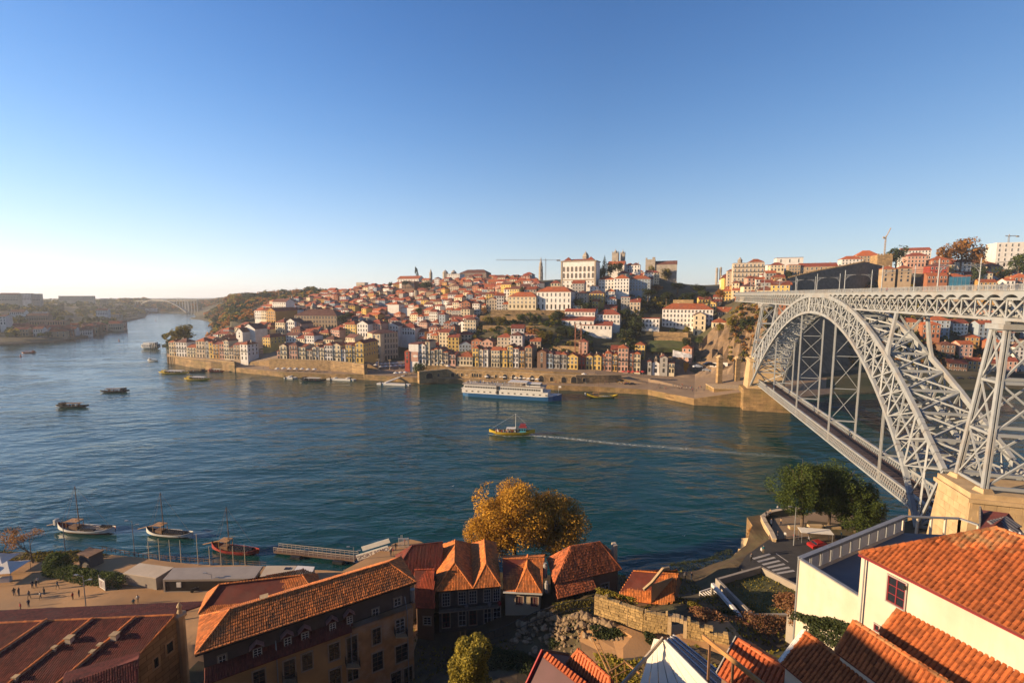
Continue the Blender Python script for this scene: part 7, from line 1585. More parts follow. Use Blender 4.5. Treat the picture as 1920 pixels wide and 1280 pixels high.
cols = ['white', 'white', 'white', 'cream', 'cream', 'beige', 'beige', 'tan', 'yellow', 'pink', 'grey', 'rust', 'ochre', 'blue']
NIND = 290
used = {}
rest = {}
for i, (p, z, w, d, fl, X) in enumerate(cands):
 col = rs2.choice(cols); ri = rs2.choice([0, 0, 1, 1, 2, 2, 3, 3]); rt_ = rs2.choice(['hip', 'hip', 'gable', 'gablev', 'hip', 'gable']); h = fl*3.1+rs2.uniform(-.3, .5); rz = R_(-20+rs2.uniform(-13, 13))
 if i < NIND:
  ref = min(LM, key=lambda l: (l[2].xy-p).length); dx = X-proj(ref[2])[0]; side_ = 'above' if p.y > ref[2].y+25 else ('left of' if dx < 0 else 'right of')
  key = (col, ref[0], side_); n_ = used.get(key, 0); used[key] = n_+1
  lab = '%s %s-storey %s-roofed house %s %s%s' % (col, ['', 'one', 'two', 'three', 'four', 'five'][fl], ['orange', 'red', 'brown', 'russet'][ri], side_, ref[0], '' if n_ == 0 else ', %s such' % ORD[n_] if n_ < 20 else 'last')
  mkhouse((p.x, p.y, z), rz, w, d, h, WM[col], RF[ri], rt_, fl, max(2, round(w/2.9)), lab, 'hillside town houses', 0, chim=rs2.random() < .35, base=9, doors=False, fr=rs2.choice('ws'), side=(p.x > -60 and rs2.random() < .4) or p.x < -150 and False)
 else:
  M = Matrix.Translation((p.x, p.y, z)) @ Matrix.Rotation(rz, 4, 'Z')
  def addto(key, mbx, k_=0):
   q = rest.setdefault(key, MB()); n0 = len(q.v); q.v += [tuple(M @ Vector(v_)) for v_ in mbx.v]; q.f += [tuple(n0+t for t in f) for f in mbx.f]; q.m += [0]*len(mbx.f)
  q = MB(); q.box(0, w, 0, d, -9, h); addto(WM[col].name, q); addto(RF[ri].name, roofmesh(rt_ if rt_ != 'gablev' else 'hip', w, d, h)); q = MB(); nb = max(2, round(w/3.2))
  for f in range(fl):
   for b in range(nb): x = w*(b+.5)/nb; q.box(x-.5, x+.5, -.06, 0, f*3.1+.9, f*3.1+2.4)
  addto(glass_m.name, q)
full = MB(); ml = []
for k, q in rest.items():
 full.k = len(ml); ml.append(bpy.data.materials[k]); n0 = len(full.v); full.v += q.v; full.f += [tuple(n0+t for t in f) for f in q.f]; full.m += [full.k]*len(q.f)
stuff('distant_town', full, ml, 'dense mass of small tiled houses covering the upper hillside', 'distant houses')
print('hillside', len(cands))
# ================================================================ TREES AND PLANTS
def crown_mesh(name, m, n, leaf, R, H, lobes, seed, hollow=.55, elong=1.0):
 """leaf clumps spread through a lumpy crown volume; origin at the crown's base centre"""
 rr = random.Random(seed); L = []
 for i in range(lobes):
  t = i/lobes*6.283+rr.uniform(-.3, .3); k = rr.uniform(.15, .62); L.append((R*k*math.cos(t), R*k*math.sin(t)*elong, H*rr.uniform(.28, .78), R*rr.uniform(.34, .56)))
 L.append((0, 0, H*.62, R*.55)); q = MB()
 for i in range(n):
  c = L[rr.randrange(len(L))]; d = Vector((rr.gauss(0, 1), rr.gauss(0, 1), rr.gauss(0, 1))).normalized(); rad = c[3]*(hollow+(1.08-hollow)*rr.random()**.6)
  p = Vector((c[0], c[1], c[2]))+Vector((d.x*rad, d.y*rad, d.z*rad*min(1, H/(1.5*R)))); 
  if mnoise.noise(p*(2.2/R)+Vector((seed, 0, 0))) < -.22: continue
  s = leaf*rr.uniform(.6, 1.3); a = Vector((rr.gauss(0, 1), rr.gauss(0, 1), rr.gauss(0, .6))).normalized(); b = a.cross(d+Vector((rr.uniform(-.5, .5),)*3)).normalized()
  q.face([p-a*s, p-b*s*.6, p+a*s, p+b*s*.6])
 return q.data(name, m)
def trunk_mesh(H, R, r0, seed, reach=.75, nb=7):
 rr = random.Random(seed); q = MB(); q.cyl((0, 0, -1), (rr.uniform(-.2, .2)*R*.3, 0, H*.42), r0, r0*.7, 8); top = Vector((0, 0, H*.38))
 for i in range(nb):
  t = i/nb*6.283; e = Vector((R*reach*math.cos(t)*rr.uniform(.5, 1), R*reach*math.sin(t)*rr.uniform(.5, 1), H*rr.uniform(.65, .92))); m = top.lerp(e, .5)+Vector((0, 0, -H*.04)); q.cyl(top, m, r0*.45, r0*.28, 5, False); q.cyl(m, e, r0*.28, r0*.06, 5, False)
  for k in range(2): e2 = m+Vector((rr.uniform(-.4, .4)*R, rr.uniform(-.4, .4)*R, H*.25)); q.cyl(m, e2, r0*.18, r0*.04, 4, False)
 return q.data('trunk', bark_m)
TV = {}
def tree(P, R, H, kind, label, group=None, detail=1, cat='tree', name='tree', base=.06, seed=0, lob=7):
 """detail 2 near, 1 middle, 0 far"""
 m = {'g': leaf_g, 'd': leaf_d, 'o': leaf_o, 'b': leaf_b, 'y': leaf_y}[kind]; v = (seed*7+int(P[0])) % 3
 r = thing(name, label, cat, P, random.uniform(0, 6), group)
 if detail == 2: cm = crown_mesh('crown', m, 30000, .014*R+.10, R, H*(1-base), lob+7, seed+5, .35); tm = trunk_mesh(H, R, R*.06, seed); place('crown', cm, r, Matrix.Translation((0, 0, H*base))); place('trunk', tm, r, Matrix()); return r
 key = (kind, detail, v)
 if key not in TV: TV[key] = (crown_mesh('crown', m, 1500 if detail else 420, .085 if detail else .15, 1.0, 1.7, 6, v+3), trunk_mesh(2.0, 1.0, .07, v, .6, 5))
 cm, tm = TV[key]; place('crown', cm, r, Matrix.Translation((0, 0, H*base)) @ Matrix.Diagonal((R, R, H*(1-base)/1.7, 1))); place('trunk', tm, r, Matrix.Diagonal((R, R, H/2.0, 1))); return r
def conifer(P, R, H, label, cat='tree'):
 r = thing('conifer', label, cat, P); rr = random.Random(int(P[0])); q = MB()
 for i in range(1400):
  t = rr.random()**.7; z = H*(.08+.92*t); rad = R*(1-t)**.8*rr.uniform(.5, 1.1); a = rr.uniform(0, 6.28); p = Vector((rad*math.cos(a), rad*math.sin(a), z)); s = .06*H*rr.uniform(.5, 1)*(1.1-t); d = Vector((math.cos(a), math.sin(a), -.4)); b = Vector((-math.sin(a), math.cos(a), rr.uniform(-.4, .4))); q.face([p-d*s, p-b*s*.5, p+d*s, p+b*s*.5])
 part('crown', q, leaf_d, r); part('trunk', MB().cyl((0, 0, -1), (0, 0, H*.9), R*.08, R*.02, 6), bark_m, r); return r
# the big autumn plane tree (three crowns grown together) and the riverside trees
c = aty(965, 1040, 99); tree((c.x, c.y, 4.5), 9.4, 18.5, 'o', 'big golden autumn tree by the dark water behind the gabled houses', detail=2, name='autumn_tree', seed=1)
c = aty(1040, 1040, 100); tree((c.x, c.y, 4.5), 8.6, 15.5, 'o', 'half-shaded autumn tree at the right of the golden one', detail=2, name='autumn_tree', seed=2)
c = aty(918, 1045, 97); tree((c.x, c.y, 4.5), 6.4, 16, 'o', 'smaller golden tree joined to the left of the big autumn tree', detail=2, name='autumn_tree', seed=3)
for i, (px, py, Y, R, H, lab) in enumerate(((1502, 1002, 97, 6.6, 17.5, 'tallest dark green tree on the bastion promenade'), (1553, 1000, 99, 5.8, 16.5, 'dark green tree in the middle of the promenade group'), (1602, 1010, 96, 5.2, 12, 'lower green tree at the right of the promenade group'))):
 c = aty(px, py, Y); tree((c.x, c.y, 12.3), R, H, 'g', lab, detail=2, seed=10+i, base=.06)
c = aty(880, 1290, 47); tree((c.x, c.y, aty(880, 1330, 47).z), 2.7, aty(880, 1168, 47).z-aty(880, 1330, 47).z, 'y', 'olive green tree at the bottom edge beside the ochre house', detail=2, seed=20, base=.05)
def bare(P, R, H, label, seed=0, leaves=350, lm=None):
 r = thing('sparse_tree', label, 'tree', P); rr = random.Random(seed); q = MB(); tips = []
 def grow(a, d, l, rad, lv):
  b = a+d*l; q.cyl(a, b, rad, rad*.6, 5 if lv < 2 else 3, False)
  if lv == 4: tips.append(b); return
  for k in range(3 if lv < 3 else 3): grow(b, (d+Vector((rr.uniform(-1, 1), rr.uniform(-1, 1), rr.uniform(-.2, .5)))*.75).normalized(), l*rr.uniform(.62, .85), rad*.6, lv+1)
 grow(Vector((0, 0, 0)), Vector((rr.uniform(-.2, .2), 0, 1)).normalized(), H*.3, R*.05, 0); part('trunk', q, bark_m, r); g = MB()
 for i in range(leaves):
  p = rr.choice(tips)+Vector((rr.gauss(0, .35), rr.gauss(0, .35), rr.gauss(0, .3))); s = rr.uniform(.07, .14); a = Vector((rr.gauss(0, 1), rr.gauss(0, 1), rr.gauss(0, 1))).normalized(); b = a.orthogonal().normalized(); g.face([p-a*s, p-b*s, p+a*s, p+b*s])
 part('crown', g, lm or leaf_b, r)
c = onz(62, 1056, 3.8); bare((c.x, c.y, 3.8), 4, 8.2, 'sparse brown autumn tree leaning over the riverbank at the left', 4, 900)
c = onz(8, 1045, 3.8); bare((c.x, c.y, 3.8), 3, 6.5, 'thin brown tree at the very left edge of the riverbank', 6, 500)
# hedge and shrubs
def bush(name, label, cat, pts, w, h, m, n, leaf=.12, group=None, kind=None):
 q = MB(); L = sum((Vector(b)-Vector(a)).length for a, b in zip(pts, pts[1:])); rr = random.Random(int(pts[0][0]*10))
 for i in range(n):
  t = rr.random()*L
  for a, b in zip(pts, pts[1:]):
   l = (Vector(b)-Vector(a)).length
   if t <= l: break
   t -= l
  p = Vector(a).lerp(Vector(b), min(1, t/l)); a_ = rr.uniform(0, 3.14159); rad = rr.uniform(.75, 1.05)*(1+.25*mnoise.noise(Vector((p.x*.6, p.y*.6, a_)))); p = p+Vector((rr.uniform(-.4, .4), math.cos(a_)*w*rad, math.sin(a_)*h*rad)); s = leaf*rr.uniform(.6, 1.4)
  a2 = Vector((rr.gauss(0, 1), rr.gauss(0, 1), rr.gauss(0, 1))).normalized(); b2 = a2.orthogonal().normalized(); q.face([p-a2*s, p-b2*s*.7, p+a2*s, p+b2*s*.7])
 return tag(link(name, q.data(name, m)), label, cat, group, kind)
def OV(x, y, z): return tuple(onz(x, y, z))
bush('hedge', 'dense dark green hedge along the upper edge of the square', 'hedge', [OV(98, 1072, 4.2), OV(130, 1080, 4), OV(180, 1092, 4), OV(238, 1100, 4)], 1.6, 2.4, leaf_g, 9000, .13)
bush('rounded_shrub', 'taller rounded shrub at the left end of the hedge', 'shrub', [OV(98, 1068, 4.2), OV(118, 1070, 4.2)], 2.2, 3.6, leaf_g, 5000, .14)
for i, (pts, w, h, m, n, lab) in enumerate((
  ([OV(1300, 1172, 18), OV(1350, 1190, 17), OV(1400, 1200, 17)], 2.5, 2.6, leaf_r, 5000, 'reddish dry shrubs behind the ruined wall'), ([OV(1400, 1196, 17), OV(1470, 1200, 17), OV(1590, 1200, 17)], 3, 3.0, leaf_r, 7000, 'wide band of dry red-tipped bushes below the sunken garden'), ([OV(1330, 1215, 16), OV(1450, 1225, 15), OV(1580, 1215, 16)], 3, 2.0, leaf_d, 6000, 'dark creeping undergrowth in the shaded gully'),
  ([OV(1295, 1148, 18), OV(1310, 1152, 18)], 1.0, 1.6, leaf_y, 1200, 'olive bush just right of the stone doorway'), ([OV(1290, 1158, 17), OV(1380, 1162, 16)], 1.6, 1.2, leaf_d, 2500, 'dark ivy on the slope right of the doorway'), ([OV(1110, 1190, 18), OV(1165, 1186, 18.4)], 1.2, 1.0, leaf_d, 2000, 'low green plants beside the earth path'),
  ([OV(1212, 1206, 18.5), OV(1225, 1212, 18.5)], 1.0, 1.5, leaf_d, 1500, 'small dark shrub with stones at the path edge'), ([OV(1030, 1210, 15), OV(1075, 1225, 15)], 1.6, 1.3, leaf_d, 2500, 'dark plants at the foot of the rubble heap'), ([OV(915, 1240, 14), OV(1000, 1262, 14)], 2.5, 1.4, leaf_d, 3500, 'shaded undergrowth below the rubble heap'), ([OV(1040, 1150, 17), OV(1110, 1140, 17.5)], .7, 1.6, leaf_y, 1800, 'wispy plants growing through the iron railing'),
  ([OV(1465, 1152, 27), OV(1530, 1168, 29), OV(1600, 1182, 31)], 1.6, 2.6, leaf_r, 7000, 'reddish bushes along the foot of the white terrace wall'), ([OV(1500, 1180, 28), OV(1600, 1205, 31)], 1.6, 1.8, leaf_d, 4000, 'dark bushes under the white terrace wall'),
  ([OV(1418, 1246, 22), OV(1428, 1250, 22)], .8, 1.3, leaf_g, 900, 'small bright green bush left of the tiled gables'), ([OV(1125, 1262, 26), OV(1200, 1275, 26)], 2, 1.2, leaf_y, 2500, 'garden plants around the timber frame'), ([OV(1120, 1110, 21), OV(1190, 1132, 21)], .5, .7, leaf_y, 1500, 'yellowish tufts growing on the ruined wall top'),
  ([OV(1375, 1042, 6), OV(1330, 1062, 5), OV(1260, 1072, 5)], 2.4, 1.3, leaf_d, 3000, 'dark scrub on the shaded riverbank left of the bastion'), ([OV(1405, 1010, 8), OV(1420, 1000, 9)], .8, 2.2, leaf_b, 900, 'dry brown bush on the bastion rocks'), ([OV(640, 1200, 9), OV(700, 1230, 9)], 1, 1, leaf_d, 200, 'x'))):
 if lab != 'x': bush('shrubs', lab, 'shrubs', pts, w, h, m, n, .12, kind=None if 'small' in lab or 'bush just' in lab else 'stuff')
q = MB(); rr = random.Random(3)
for i in range(5200):
 x, y = rr.uniform(-135, -96), rr.uniform(99, 109.5); z = gz(x, y); h = rr.uniform(.1, .45); t = rr.uniform(0, 6.3)
 if z and mnoise.noise(Vector((x*.2, y*.3, 0))) > -.15: q.face([(x-.2*math.cos(t), y-.2*math.sin(t), z), (x+.2*math.cos(t), y+.2*math.sin(t), z), (x+rr.uniform(-.2, .2), y, z+h)])
for i in range(16000):
 x, y = rr.uniform(-20, 60), rr.uniform(38, 99)
 if -15 < x < 22 and y > 69 or (8 < x < 29 and 50 < y < 62) or (y > 74 and x > 36): continue
 z = gz(x, y)
 if z is None: continue
 if mnoise.noise(Vector((x*.15, y*.15, 2))) < -.1: continue
 h = rr.uniform(.12, .5); t = rr.uniform(0, 6.3); q.face([(x-.22*math.cos(t), y-.22*math.sin(t), z), (x+.22*math.cos(t), y+.22*math.sin(t), z), (x+rr.uniform(-.2, .2), y+rr.uniform(-.2, .2), z+h)])
stuff('bank_weeds', q, leaf_y, 'tufts of dry grass and weeds on the near slopes', 'grass')
# far trees, surveyed one by one: px, base py, Y, R, H, kind
FT = [(1800, 500, 440, 13, 28, 'b', 'giant brown autumn tree left part, on the right skyline'), (1768, 503, 436, 9, 22, 'b', 'brown autumn tree at the left flank of the giant one'), (1832, 505, 438, 9, 23, 'b', 'brown autumn tree at the right flank of the giant one'), (1680, 500, 432, 11, 19, 'd', 'wide dark cedar beside the crenellated tower'), (1834, 532, 400, 7, 16, 'd', 'dark green tree under the giant brown tree'), (1908, 515, 420, 9, 20, 'g', 'round green tree at the right edge of the skyline'), (1880, 528, 405, 7, 12, 'd', 'dark trees behind the gabled row at the right edge'),
 (1478, 530, 470, 6, 13, 'd', 'dark tree between the modernist block and the city wall'), (1455, 530, 470, 5, 9, 'y', 'olive tree right of the modernist block'), (1350, 562, 370, 5, 9, 'b', 'brown bush under the far end of the deck'), (1400, 640, 345, 9, 20, 'd', 'dark ivy-like tree on the cliff behind the far tower'), (1372, 612, 352, 6, 10, 'y', 'olive shrub on top of the cliff'), (1350, 622, 345, 4, 6, 'y', 'small shrub on the cliff edge'),
 (786, 697, 345, 6.4, 8, 'g', 'round dark green tree on the quay before the mural wall'), (345, 636, 448, 11, 15, 'y', 'olive autumn tree behind the leftmost houses'), (331, 640, 442, 9, 12, 'y', 'lower olive tree at the tip of the headland'),
 (1160, 512, 525, 7, 12, 'd', 'dark tree mass under the cathedral nave'), (1145, 520, 500, 7, 16, 'd', 'big dark tree between palace and cathedral'), (1125, 527, 495, 6, 18, 'd', 'dark tree against the palace side'), (1222, 515, 585, 6, 12, 'y', 'olive trees before the granite church'), (1250, 518, 590, 8, 13, 'y', 'pale tree before the granite nave'), (1084, 577, 425, 6, 9, 'd', 'dark tree at the right foot of the white convent'), (1098, 588, 418, 7, 11, 'd', 'dark tree group below the yellow house'),
 (940, 610, 405, 7, 9, 'y', 'olive tree on the garden terraces, left'), (915, 608, 412, 6, 9, 'y', 'leftmost olive tree on the garden terraces'), (1000, 603, 402, 5, 7, 'd', 'dark round tree in the middle of the terraces'), (1045, 606, 402, 8, 12, 'd', 'large dark tree on the terraces left of the long white building'), (975, 600, 408, 5, 6, 'g', 'green tree on the upper terrace'), (1000, 640, 378, 9, 12, 'b', 'brown autumn tree below the terraces'), (1022, 648, 370, 9, 13, 'y', 'big olive tree below the terraces'), (1010, 668, 360, 6, 8, 'd', 'dark shrub tree behind the shaded row'), (1055, 636, 380, 7, 11, 'd', 'dark tree left of the elevator tower'), (1075, 640, 375, 6, 13, 'd', 'ivy-dark tree behind the elevator tower'), (1102, 655, 365, 5, 8, 'd', 'dark shrub right of the elevator tower'),
 (1175, 640, 375, 10, 12, 'd', 'dark tree in the shaded ravine, left'), (1195, 615, 395, 10, 12, 'd', 'dark tree in the shaded ravine, upper'), (1185, 660, 362, 9, 10, 'd', 'dark tree in the shaded ravine, lower'), (1170, 600, 405, 8, 10, 'd', 'dark tree right of the white corner building'), (1215, 560, 440, 9, 10, 'd', 'dark tree on the slope under the shaded long house'), (1250, 565, 430, 9, 9, 'd', 'dark tree above the very long white building, left'), (1290, 566, 425, 9, 9, 'd', 'dark tree above the very long white building, middle'), (1320, 562, 420, 8, 9, 'd', 'dark tree above the very long white building, right'), (1230, 548, 470, 9, 8, 'b', 'brown trees on the shaded upper slope'), (1270, 545, 480, 10, 9, 'd', 'dark trees on the shaded upper slope'), (1310, 550, 470, 10, 9, 'd', 'dark trees near the bridge end on the slope'),
 (1262, 622, 382, 4, 6, 'd', 'round tree in front of the very long white building'), (1287, 622, 382, 4, 7, 'y', 'second tree in front of the very long white building'), (1287, 650, 360, 5, 9, 'd', 'dark round tree on the grass bank'), (1312, 645, 355, 4, 6, 'g', 'green shrub at the right of the grass bank'), (1286, 690, 330, 2.4, 6, 'o', 'small yellow palm-like tree on the little square'),
 (705, 605, 600, 7, 8, 'd', 'dark tree in the granite palace garden, right'), (655, 600, 470, 7, 9, 'd', 'dark tree right of the exchange palace'), (640, 606, 462, 6, 9, 'd', 'dark tree beside the exchange palace corner'), (785, 590, 500, 6, 8, 'g', 'green tree between roofs in the middle of town'), (800, 545, 640, 12, 13, 'd', 'dark wooded terrace under the skyline monastery'), (830, 548, 640, 12, 11, 'd', 'dark trees under the tall white windowed building'), (760, 536, 690, 8, 8, 'd', 'dark trees below the brown stone building'), (905, 555, 600, 12, 10, 'd', 'dark garden in the shaded middle slope'), (880, 545, 640, 10, 9, 'd', 'dark trees above the pale pink house'), (780, 516, 745, 3, 14, 'd', 'narrow tree behind the skyline monastery roof'), (895, 515, 800, 5, 9, 'd', 'tree above the dark granite skyline building')]
for i, (px, py, Y, R, H, k, lab) in enumerate(FT):
 p = aty(px, py, Y); z = gz(p.x, p.y)
 if z is None: z = p.z
 if abs(z-p.z) > 6: z = p.z
 tree((p.x, p.y, min(z, p.z)), R, H+max(0, p.z-z)*.6, k, lab, detail=1, seed=i)
p = aty(1133, 520, 500); conifer((p.x, p.y, p.z-6), 5.5, 30, 'tall dark araucaria spire tree between palace and cathedral'); p = aty(783, 520, 740); conifer((p.x, p.y, p.z-3), 3, 16, 'pointed conifer behind the skyline monastery')
# wooded ridge on the left skyline and far bank: trees one can tell apart, then the mass behind
rr = random.Random(21)
for i in range(58):
 px = 400+i*3.6+rr.uniform(-2, 2); Y = rr.uniform(900, 1150); x = (px-960)/FPX*Y*1.0; y = Y; z = gz(x, y)
 if z is None: continue
 tree((x, y, z-1), rr.uniform(10, 17), rr.uniform(13, 21), rr.choice('ddbyb'), '%s tree on the wooded ridge left of the town, %s cluster' % ({'d': 'dark', 'b': 'brown'}.get('d', 'dark'), 'ridge'), 'trees on the wooded ridge', 0)
for o in [o for o in bpy.data.objects if o.get('group') == 'trees on the wooded ridge']:
 pass
for i, o in enumerate(sorted([o for o in bpy.data.objects if o.get('group') == 'trees on the wooded ridge'], key=lambda o: proj(o.location)[0])): o['label'] = 'broad-leaved tree on the wooded ridge, %s from the left' % ordw(i)
def woods(name, label, fn, n, s, m):
 q = MB(); rr = random.Random(len(name))
 for i in range(n):
  x, y, z, hh = fn(rr)
  if z is None or z < 2: continue
  cr = s*rr.uniform(.7, 1.3); c = Vector((x, y, z+cr*.6)); q.k = rr.randrange(len(m))
  for k in range(26):
   d = Vector((rr.gauss(0, 1), rr.gauss(0, 1), abs(rr.gauss(0, 1)))).normalized(); p = c+d*cr*rr.uniform(.7, 1.05); a = Vector((rr.gauss(0, 1), rr.gauss(0, 1), rr.gauss(0, 1))).normalized(); b = a.orthogonal().normalized(); l = cr*.34; q.face([p-a*l, p-b*l, p+a*l, p+b*l])
 stuff(name, q, m, label, 'woods')
def f1(rr): px = rr.uniform(385, 640); Y = rr.uniform(620, 1350); x = (px-960)/FPX*Y; ok = not (px > 470 and Y < 820) and Y > 520+(px-385)*1.0; z = gz(x, Y) if ok else None; return x, Y, z, 0
woods('hillside_woods', 'autumn woods in green and brown on the left hillside beyond town', f1, 1300, 5.5, [leaf_b, leaf_d, leaf_y, leaf_d])
def f2(rr): y = rr.uniform(450, 2300); x = -rr.uniform(.72, 1.35)*y; z = gz(x, y); return x, y, (z if z and z > 5 else None), 0
woods('far_bank_woods', 'dark wooded slopes on the shaded left bank', f2, 2000, 5.5, [leaf_d, leaf_g, leaf_y, leaf_d])
def f3(rr): y = rr.uniform(1650, 2500); x = -rr.uniform(.48, .86)*y; z = gz(x, y); return x, y, z, 0
woods('valley_woods', 'distant pale woods around the far concrete arch bridge', f3, 1300, 7, [leaf_b, leaf_y, leaf_d])
def f4(rr): px = rr.uniform(1165, 1345); Y = rr.uniform(350, 470); x = (px-960)/FPX*Y; z = gz(x, Y); X, Yp = proj((x, Y, z or 0)); ok = z and not inpoly((X, Yp), [(1203, 590), (1345, 570), (1375, 640), (1300, 700), (1215, 690), (1200, 640)]) and Yp > 535; return x, Y, (z if ok else None), 0
woods('ravine_scrub', 'dark scrub filling the shaded ravine between quay and cathedral', f4, 520, 2.6, [leaf_d, leaf_d, leaf_y])
def f5(rr): px = rr.uniform(1370, 1470); Y = rr.uniform(318, 372); x = (px-960)/FPX*Y; z = gz(x, Y); return x, Y, (z if z and z > 14 and rr.random() < .6 else None), 0
woods('cliff_scrub', 'scrub and ivy on the rock below the far bridge tower', f5, 260, 1.8, [leaf_d, leaf_y, leaf_b])
def f6(rr): px = rr.uniform(1600, 1960); Y = rr.uniform(325, 430); x = (px-960)/FPX*Y; z = gz(x, Y); return x, Y, (z if z and z > 11 else None), 0
woods('right_slope_scrub', 'scrub between the shaded houses beyond the arch', f6, 620, 2.3, [leaf_d, leaf_d, leaf_y, leaf_b])
def f7(rr): px = rr.uniform(885, 1110); Y = rr.uniform(352, 430); x = (px-960)/FPX*Y; z = gz(x, Y); X, Yp = proj((x, Y, z or 0)); return x, Y, (z if z and 585 < Yp < 680 and rr.random() < .7 else None), 0
woods('garden_plants', 'gardens and shrubs on the terraces below the white convent', f7, 420, 1.9, [leaf_y, leaf_g, leaf_d])

tn_ = 0
for i in range(400):
 if tn_ >= 46: break
 px = rr.uniform(470, 930); Y = rr.uniform(400, 760); x = (px-960)/FPX*Y; z = gz(x, Y)
 if z is None or z < 12 or any(math.hypot(x-f[0], Y-f[1]) < max(f[4], f[5])*.45 for f in FOOT): continue
 tree((x, Y, z), rr.uniform(3, 5.5), rr.uniform(7, 12), rr.choice('ddgyyb'), 'x', 'garden trees between the town roofs', 1, name='garden_tree'); tn_ += 1
for i, o in enumerate(sorted([o for o in bpy.data.objects if o.get('group') == 'garden trees between the town roofs'], key=lambda o: proj(o.location)[0])): o['label'] = 'small tree among the town roofs, %s from the left' % ordw(i)
# ================================================================ BOATS
def hull_mb(L, W, h0, rb, rs, n=22, full=2.4, draft=.5, band=.75, deck=.55):
 """hull along x (bow +x); slot 0 hull, 1 upper band, 2 deck"""
 q = MB(); S = []
 for i in range(n+1):
  t = -1+2*i/n; w = W/2*max(0.02, (1-abs(t)**full))**.75; z1 = h0+(rb if t > 0 else rs)*abs(t)**3.2; k = -draft+(z1*.75+draft)*abs(t)**4
  S.append([(t*L/2, s*w*a, lerp(k, z1, b)) for s, a, b in ((-1, 1.0, 1), (-1, .93, band), (-1, .62, .28), (0, 0, 0), (1, .62, .28), (1, .93, band), (1, 1.0, 1))])
 for a, b in zip(S, S[1:]):
  for j in range(6): q.k = 1 if j in (0, 5) else 0; q.face([a[j], b[j], b[j+1], a[j+1]])
  q.k = 2; za = lambda s: min(s[0][2]-.12, deck); q.face([(a[0][0], a[0][1]*.9, za(a)), (b[0][0], b[0][1]*.9, za(b)), (b[6][0], b[6][1]*.9, za(b)), (a[6][0], a[6][1]*.9, za(a))])
  q.k = 1
  for s in (0, 6): q.face([a[s], b[s], (b[s][0], b[s][1]*.9, b[s][2]), (a[s][0], a[s][1]*.9, a[s][2])]); q.face([(a[s][0], a[s][1]*.9, a[s][2]), (b[s][0], b[s][1]*.9, b[s][2]), (b[s][0], b[s][1]*.9, za(b)), (a[s][0], a[s][1]*.9, za(a))])
 return q
red_b = mat('boat_red', (.30, .03, .02), .5, .15, 1); yel_b = mat('boat_yellow', (.55, .38, .02), .5, .1, 1); blk_b = mat('boat_black', (.018, .018, .022), .5, .1); wht_b = mat('boat_white', (.68, .66, .60), .45, .06, 1); blue_b = mat('boat_blue', (.02, .10, .24), .45, .08, 1); cyan_b = mat('cabin_cyan', (.08, .42, .52), .5, .05)
deck_w = mat('pale_deck', (.42, .34, .26), .8, .15, 2); cask = mat('barrel_wood', (.035, .025, .022), .6, .3, 6)
q = MB(); M_ = Matrix.Rotation(math.pi/2, 4, 'Y')
for z0_, z1_, r0_, r1_ in ((-.45, -.2, .24, .31), (-.2, .2, .31, .31), (.2, .45, .31, .24)): q.cyl(M_ @ Vector((0, 0, z0_)), M_ @ Vector((0, 0, z1_)), r0_, r1_, 10, True)
BARREL = q.data('barrel', cask)
def rabelo(P, rz, L, label, hullm, bandm, deckm, mast, barrels, oar=True, plat=True, sail=False):
 r = thing('barrel_boat', label, 'boat', P, rz); W = L*.24; o = part('hull', hull_mb(L, W, 1.05, L*.055, L*.085), [hullm, bandm, deckm], r)
 if plat:
  q = MB(); q.box(-L*.30, -L*.10, -1.0, 1.0, 3.0, 3.12); [q.bar((x, y, .6), (x, y, 3.0), .1) for x in (-L*.29, -L*.11) for y in (-.9, .9)]; part('steering_platform', q, wood_o, r); q = MB(); q.box(-L*.27, -L*.13, -.8, .8, .6, 1.6); part('cabin', q, wood_m, r)
 if oar: q = MB(); q.bar((-L*.16, .2, 3.3), (-L*.72, .3, .9), .18, .14); part('steering_oar', q, wood_o, r); q = MB(); q.box(-L*.56, -L*.53, -.3, .9, 1.4, 2.9); part('oar_blade', q, wht_b, r) if L > 16 else None
 q = MB(); q.cyl((-L*.12, 0, .5), (-L*.135, 0, mast), .13, .06, 8); part('mast', q, wood_m, r); q = MB()
 for e in ((-L*.40, .8, 2.0), (-L*.40, -.8, 2.0), (L*.42, 0, 1.9), (-L*.05, W*.45, 1.1), (-L*.05, -W*.45, 1.1)): q.bar((-L*.135, 0, mast-.2), e, .03)
 part('rigging', q, wood_m, r)
 for k in range(6): x = -L*.02+k*L*.065; part('thwart', MB().box(x, x+.16, -W*.42, W*.42, .75, .85), deckm, r)
 r_ = rootM(r)
 for i, (x, y, z) in enumerate(barrels):
  b = link('barrel', BARREL); p = r_ @ Vector((x, y, z)); b.location = p; b.rotation_euler = (0, 0, rz+math.pi/2); tag(b, '%s dark cask %s on the %s' % (ORD[i], 'in the cargo stack', label.split(' moored')[0].split(' with ')[0]), 'barrel', 'casks aboard the barrel boats')
 return r
def BZ(px0, px1, py): a, b = onz(px0, py, 0), onz(px1, py, 0); return (a+b)/2, (b-a).length
c, L = BZ(103, 223, 996); rabelo(c, R_(-6), L, 'pale wide barrel boat with a tall mast, leftmost of the three', red_b, wht_b, deck_w, 13, [(-.3+.62*k, -1.1, 1.2) for k in range(7)]+[(3.4+.62*k, 1.2, 1.2) for k in range(7)])
c, L = BZ(266, 371, 1004); rabelo(c, R_(-9), L*.95, 'black-and-white barrel boat with yellow stern, middle of the three', blk_b, wht_b, wood_m, 12.2, [(-.8+.63*k, y, 1.1) for k in range(9) for y in (-.55, .55)])
c, L = BZ(388, 495, 1035); rabelo(c, R_(-11), L*.95, 'red-hulled barrel boat with yellow ends, nearest the gangway', red_b, red_b, wood_m, 12, [(-.8+.63*k, y, 1.1) for k in range(9) for y in (-.55, .55)])
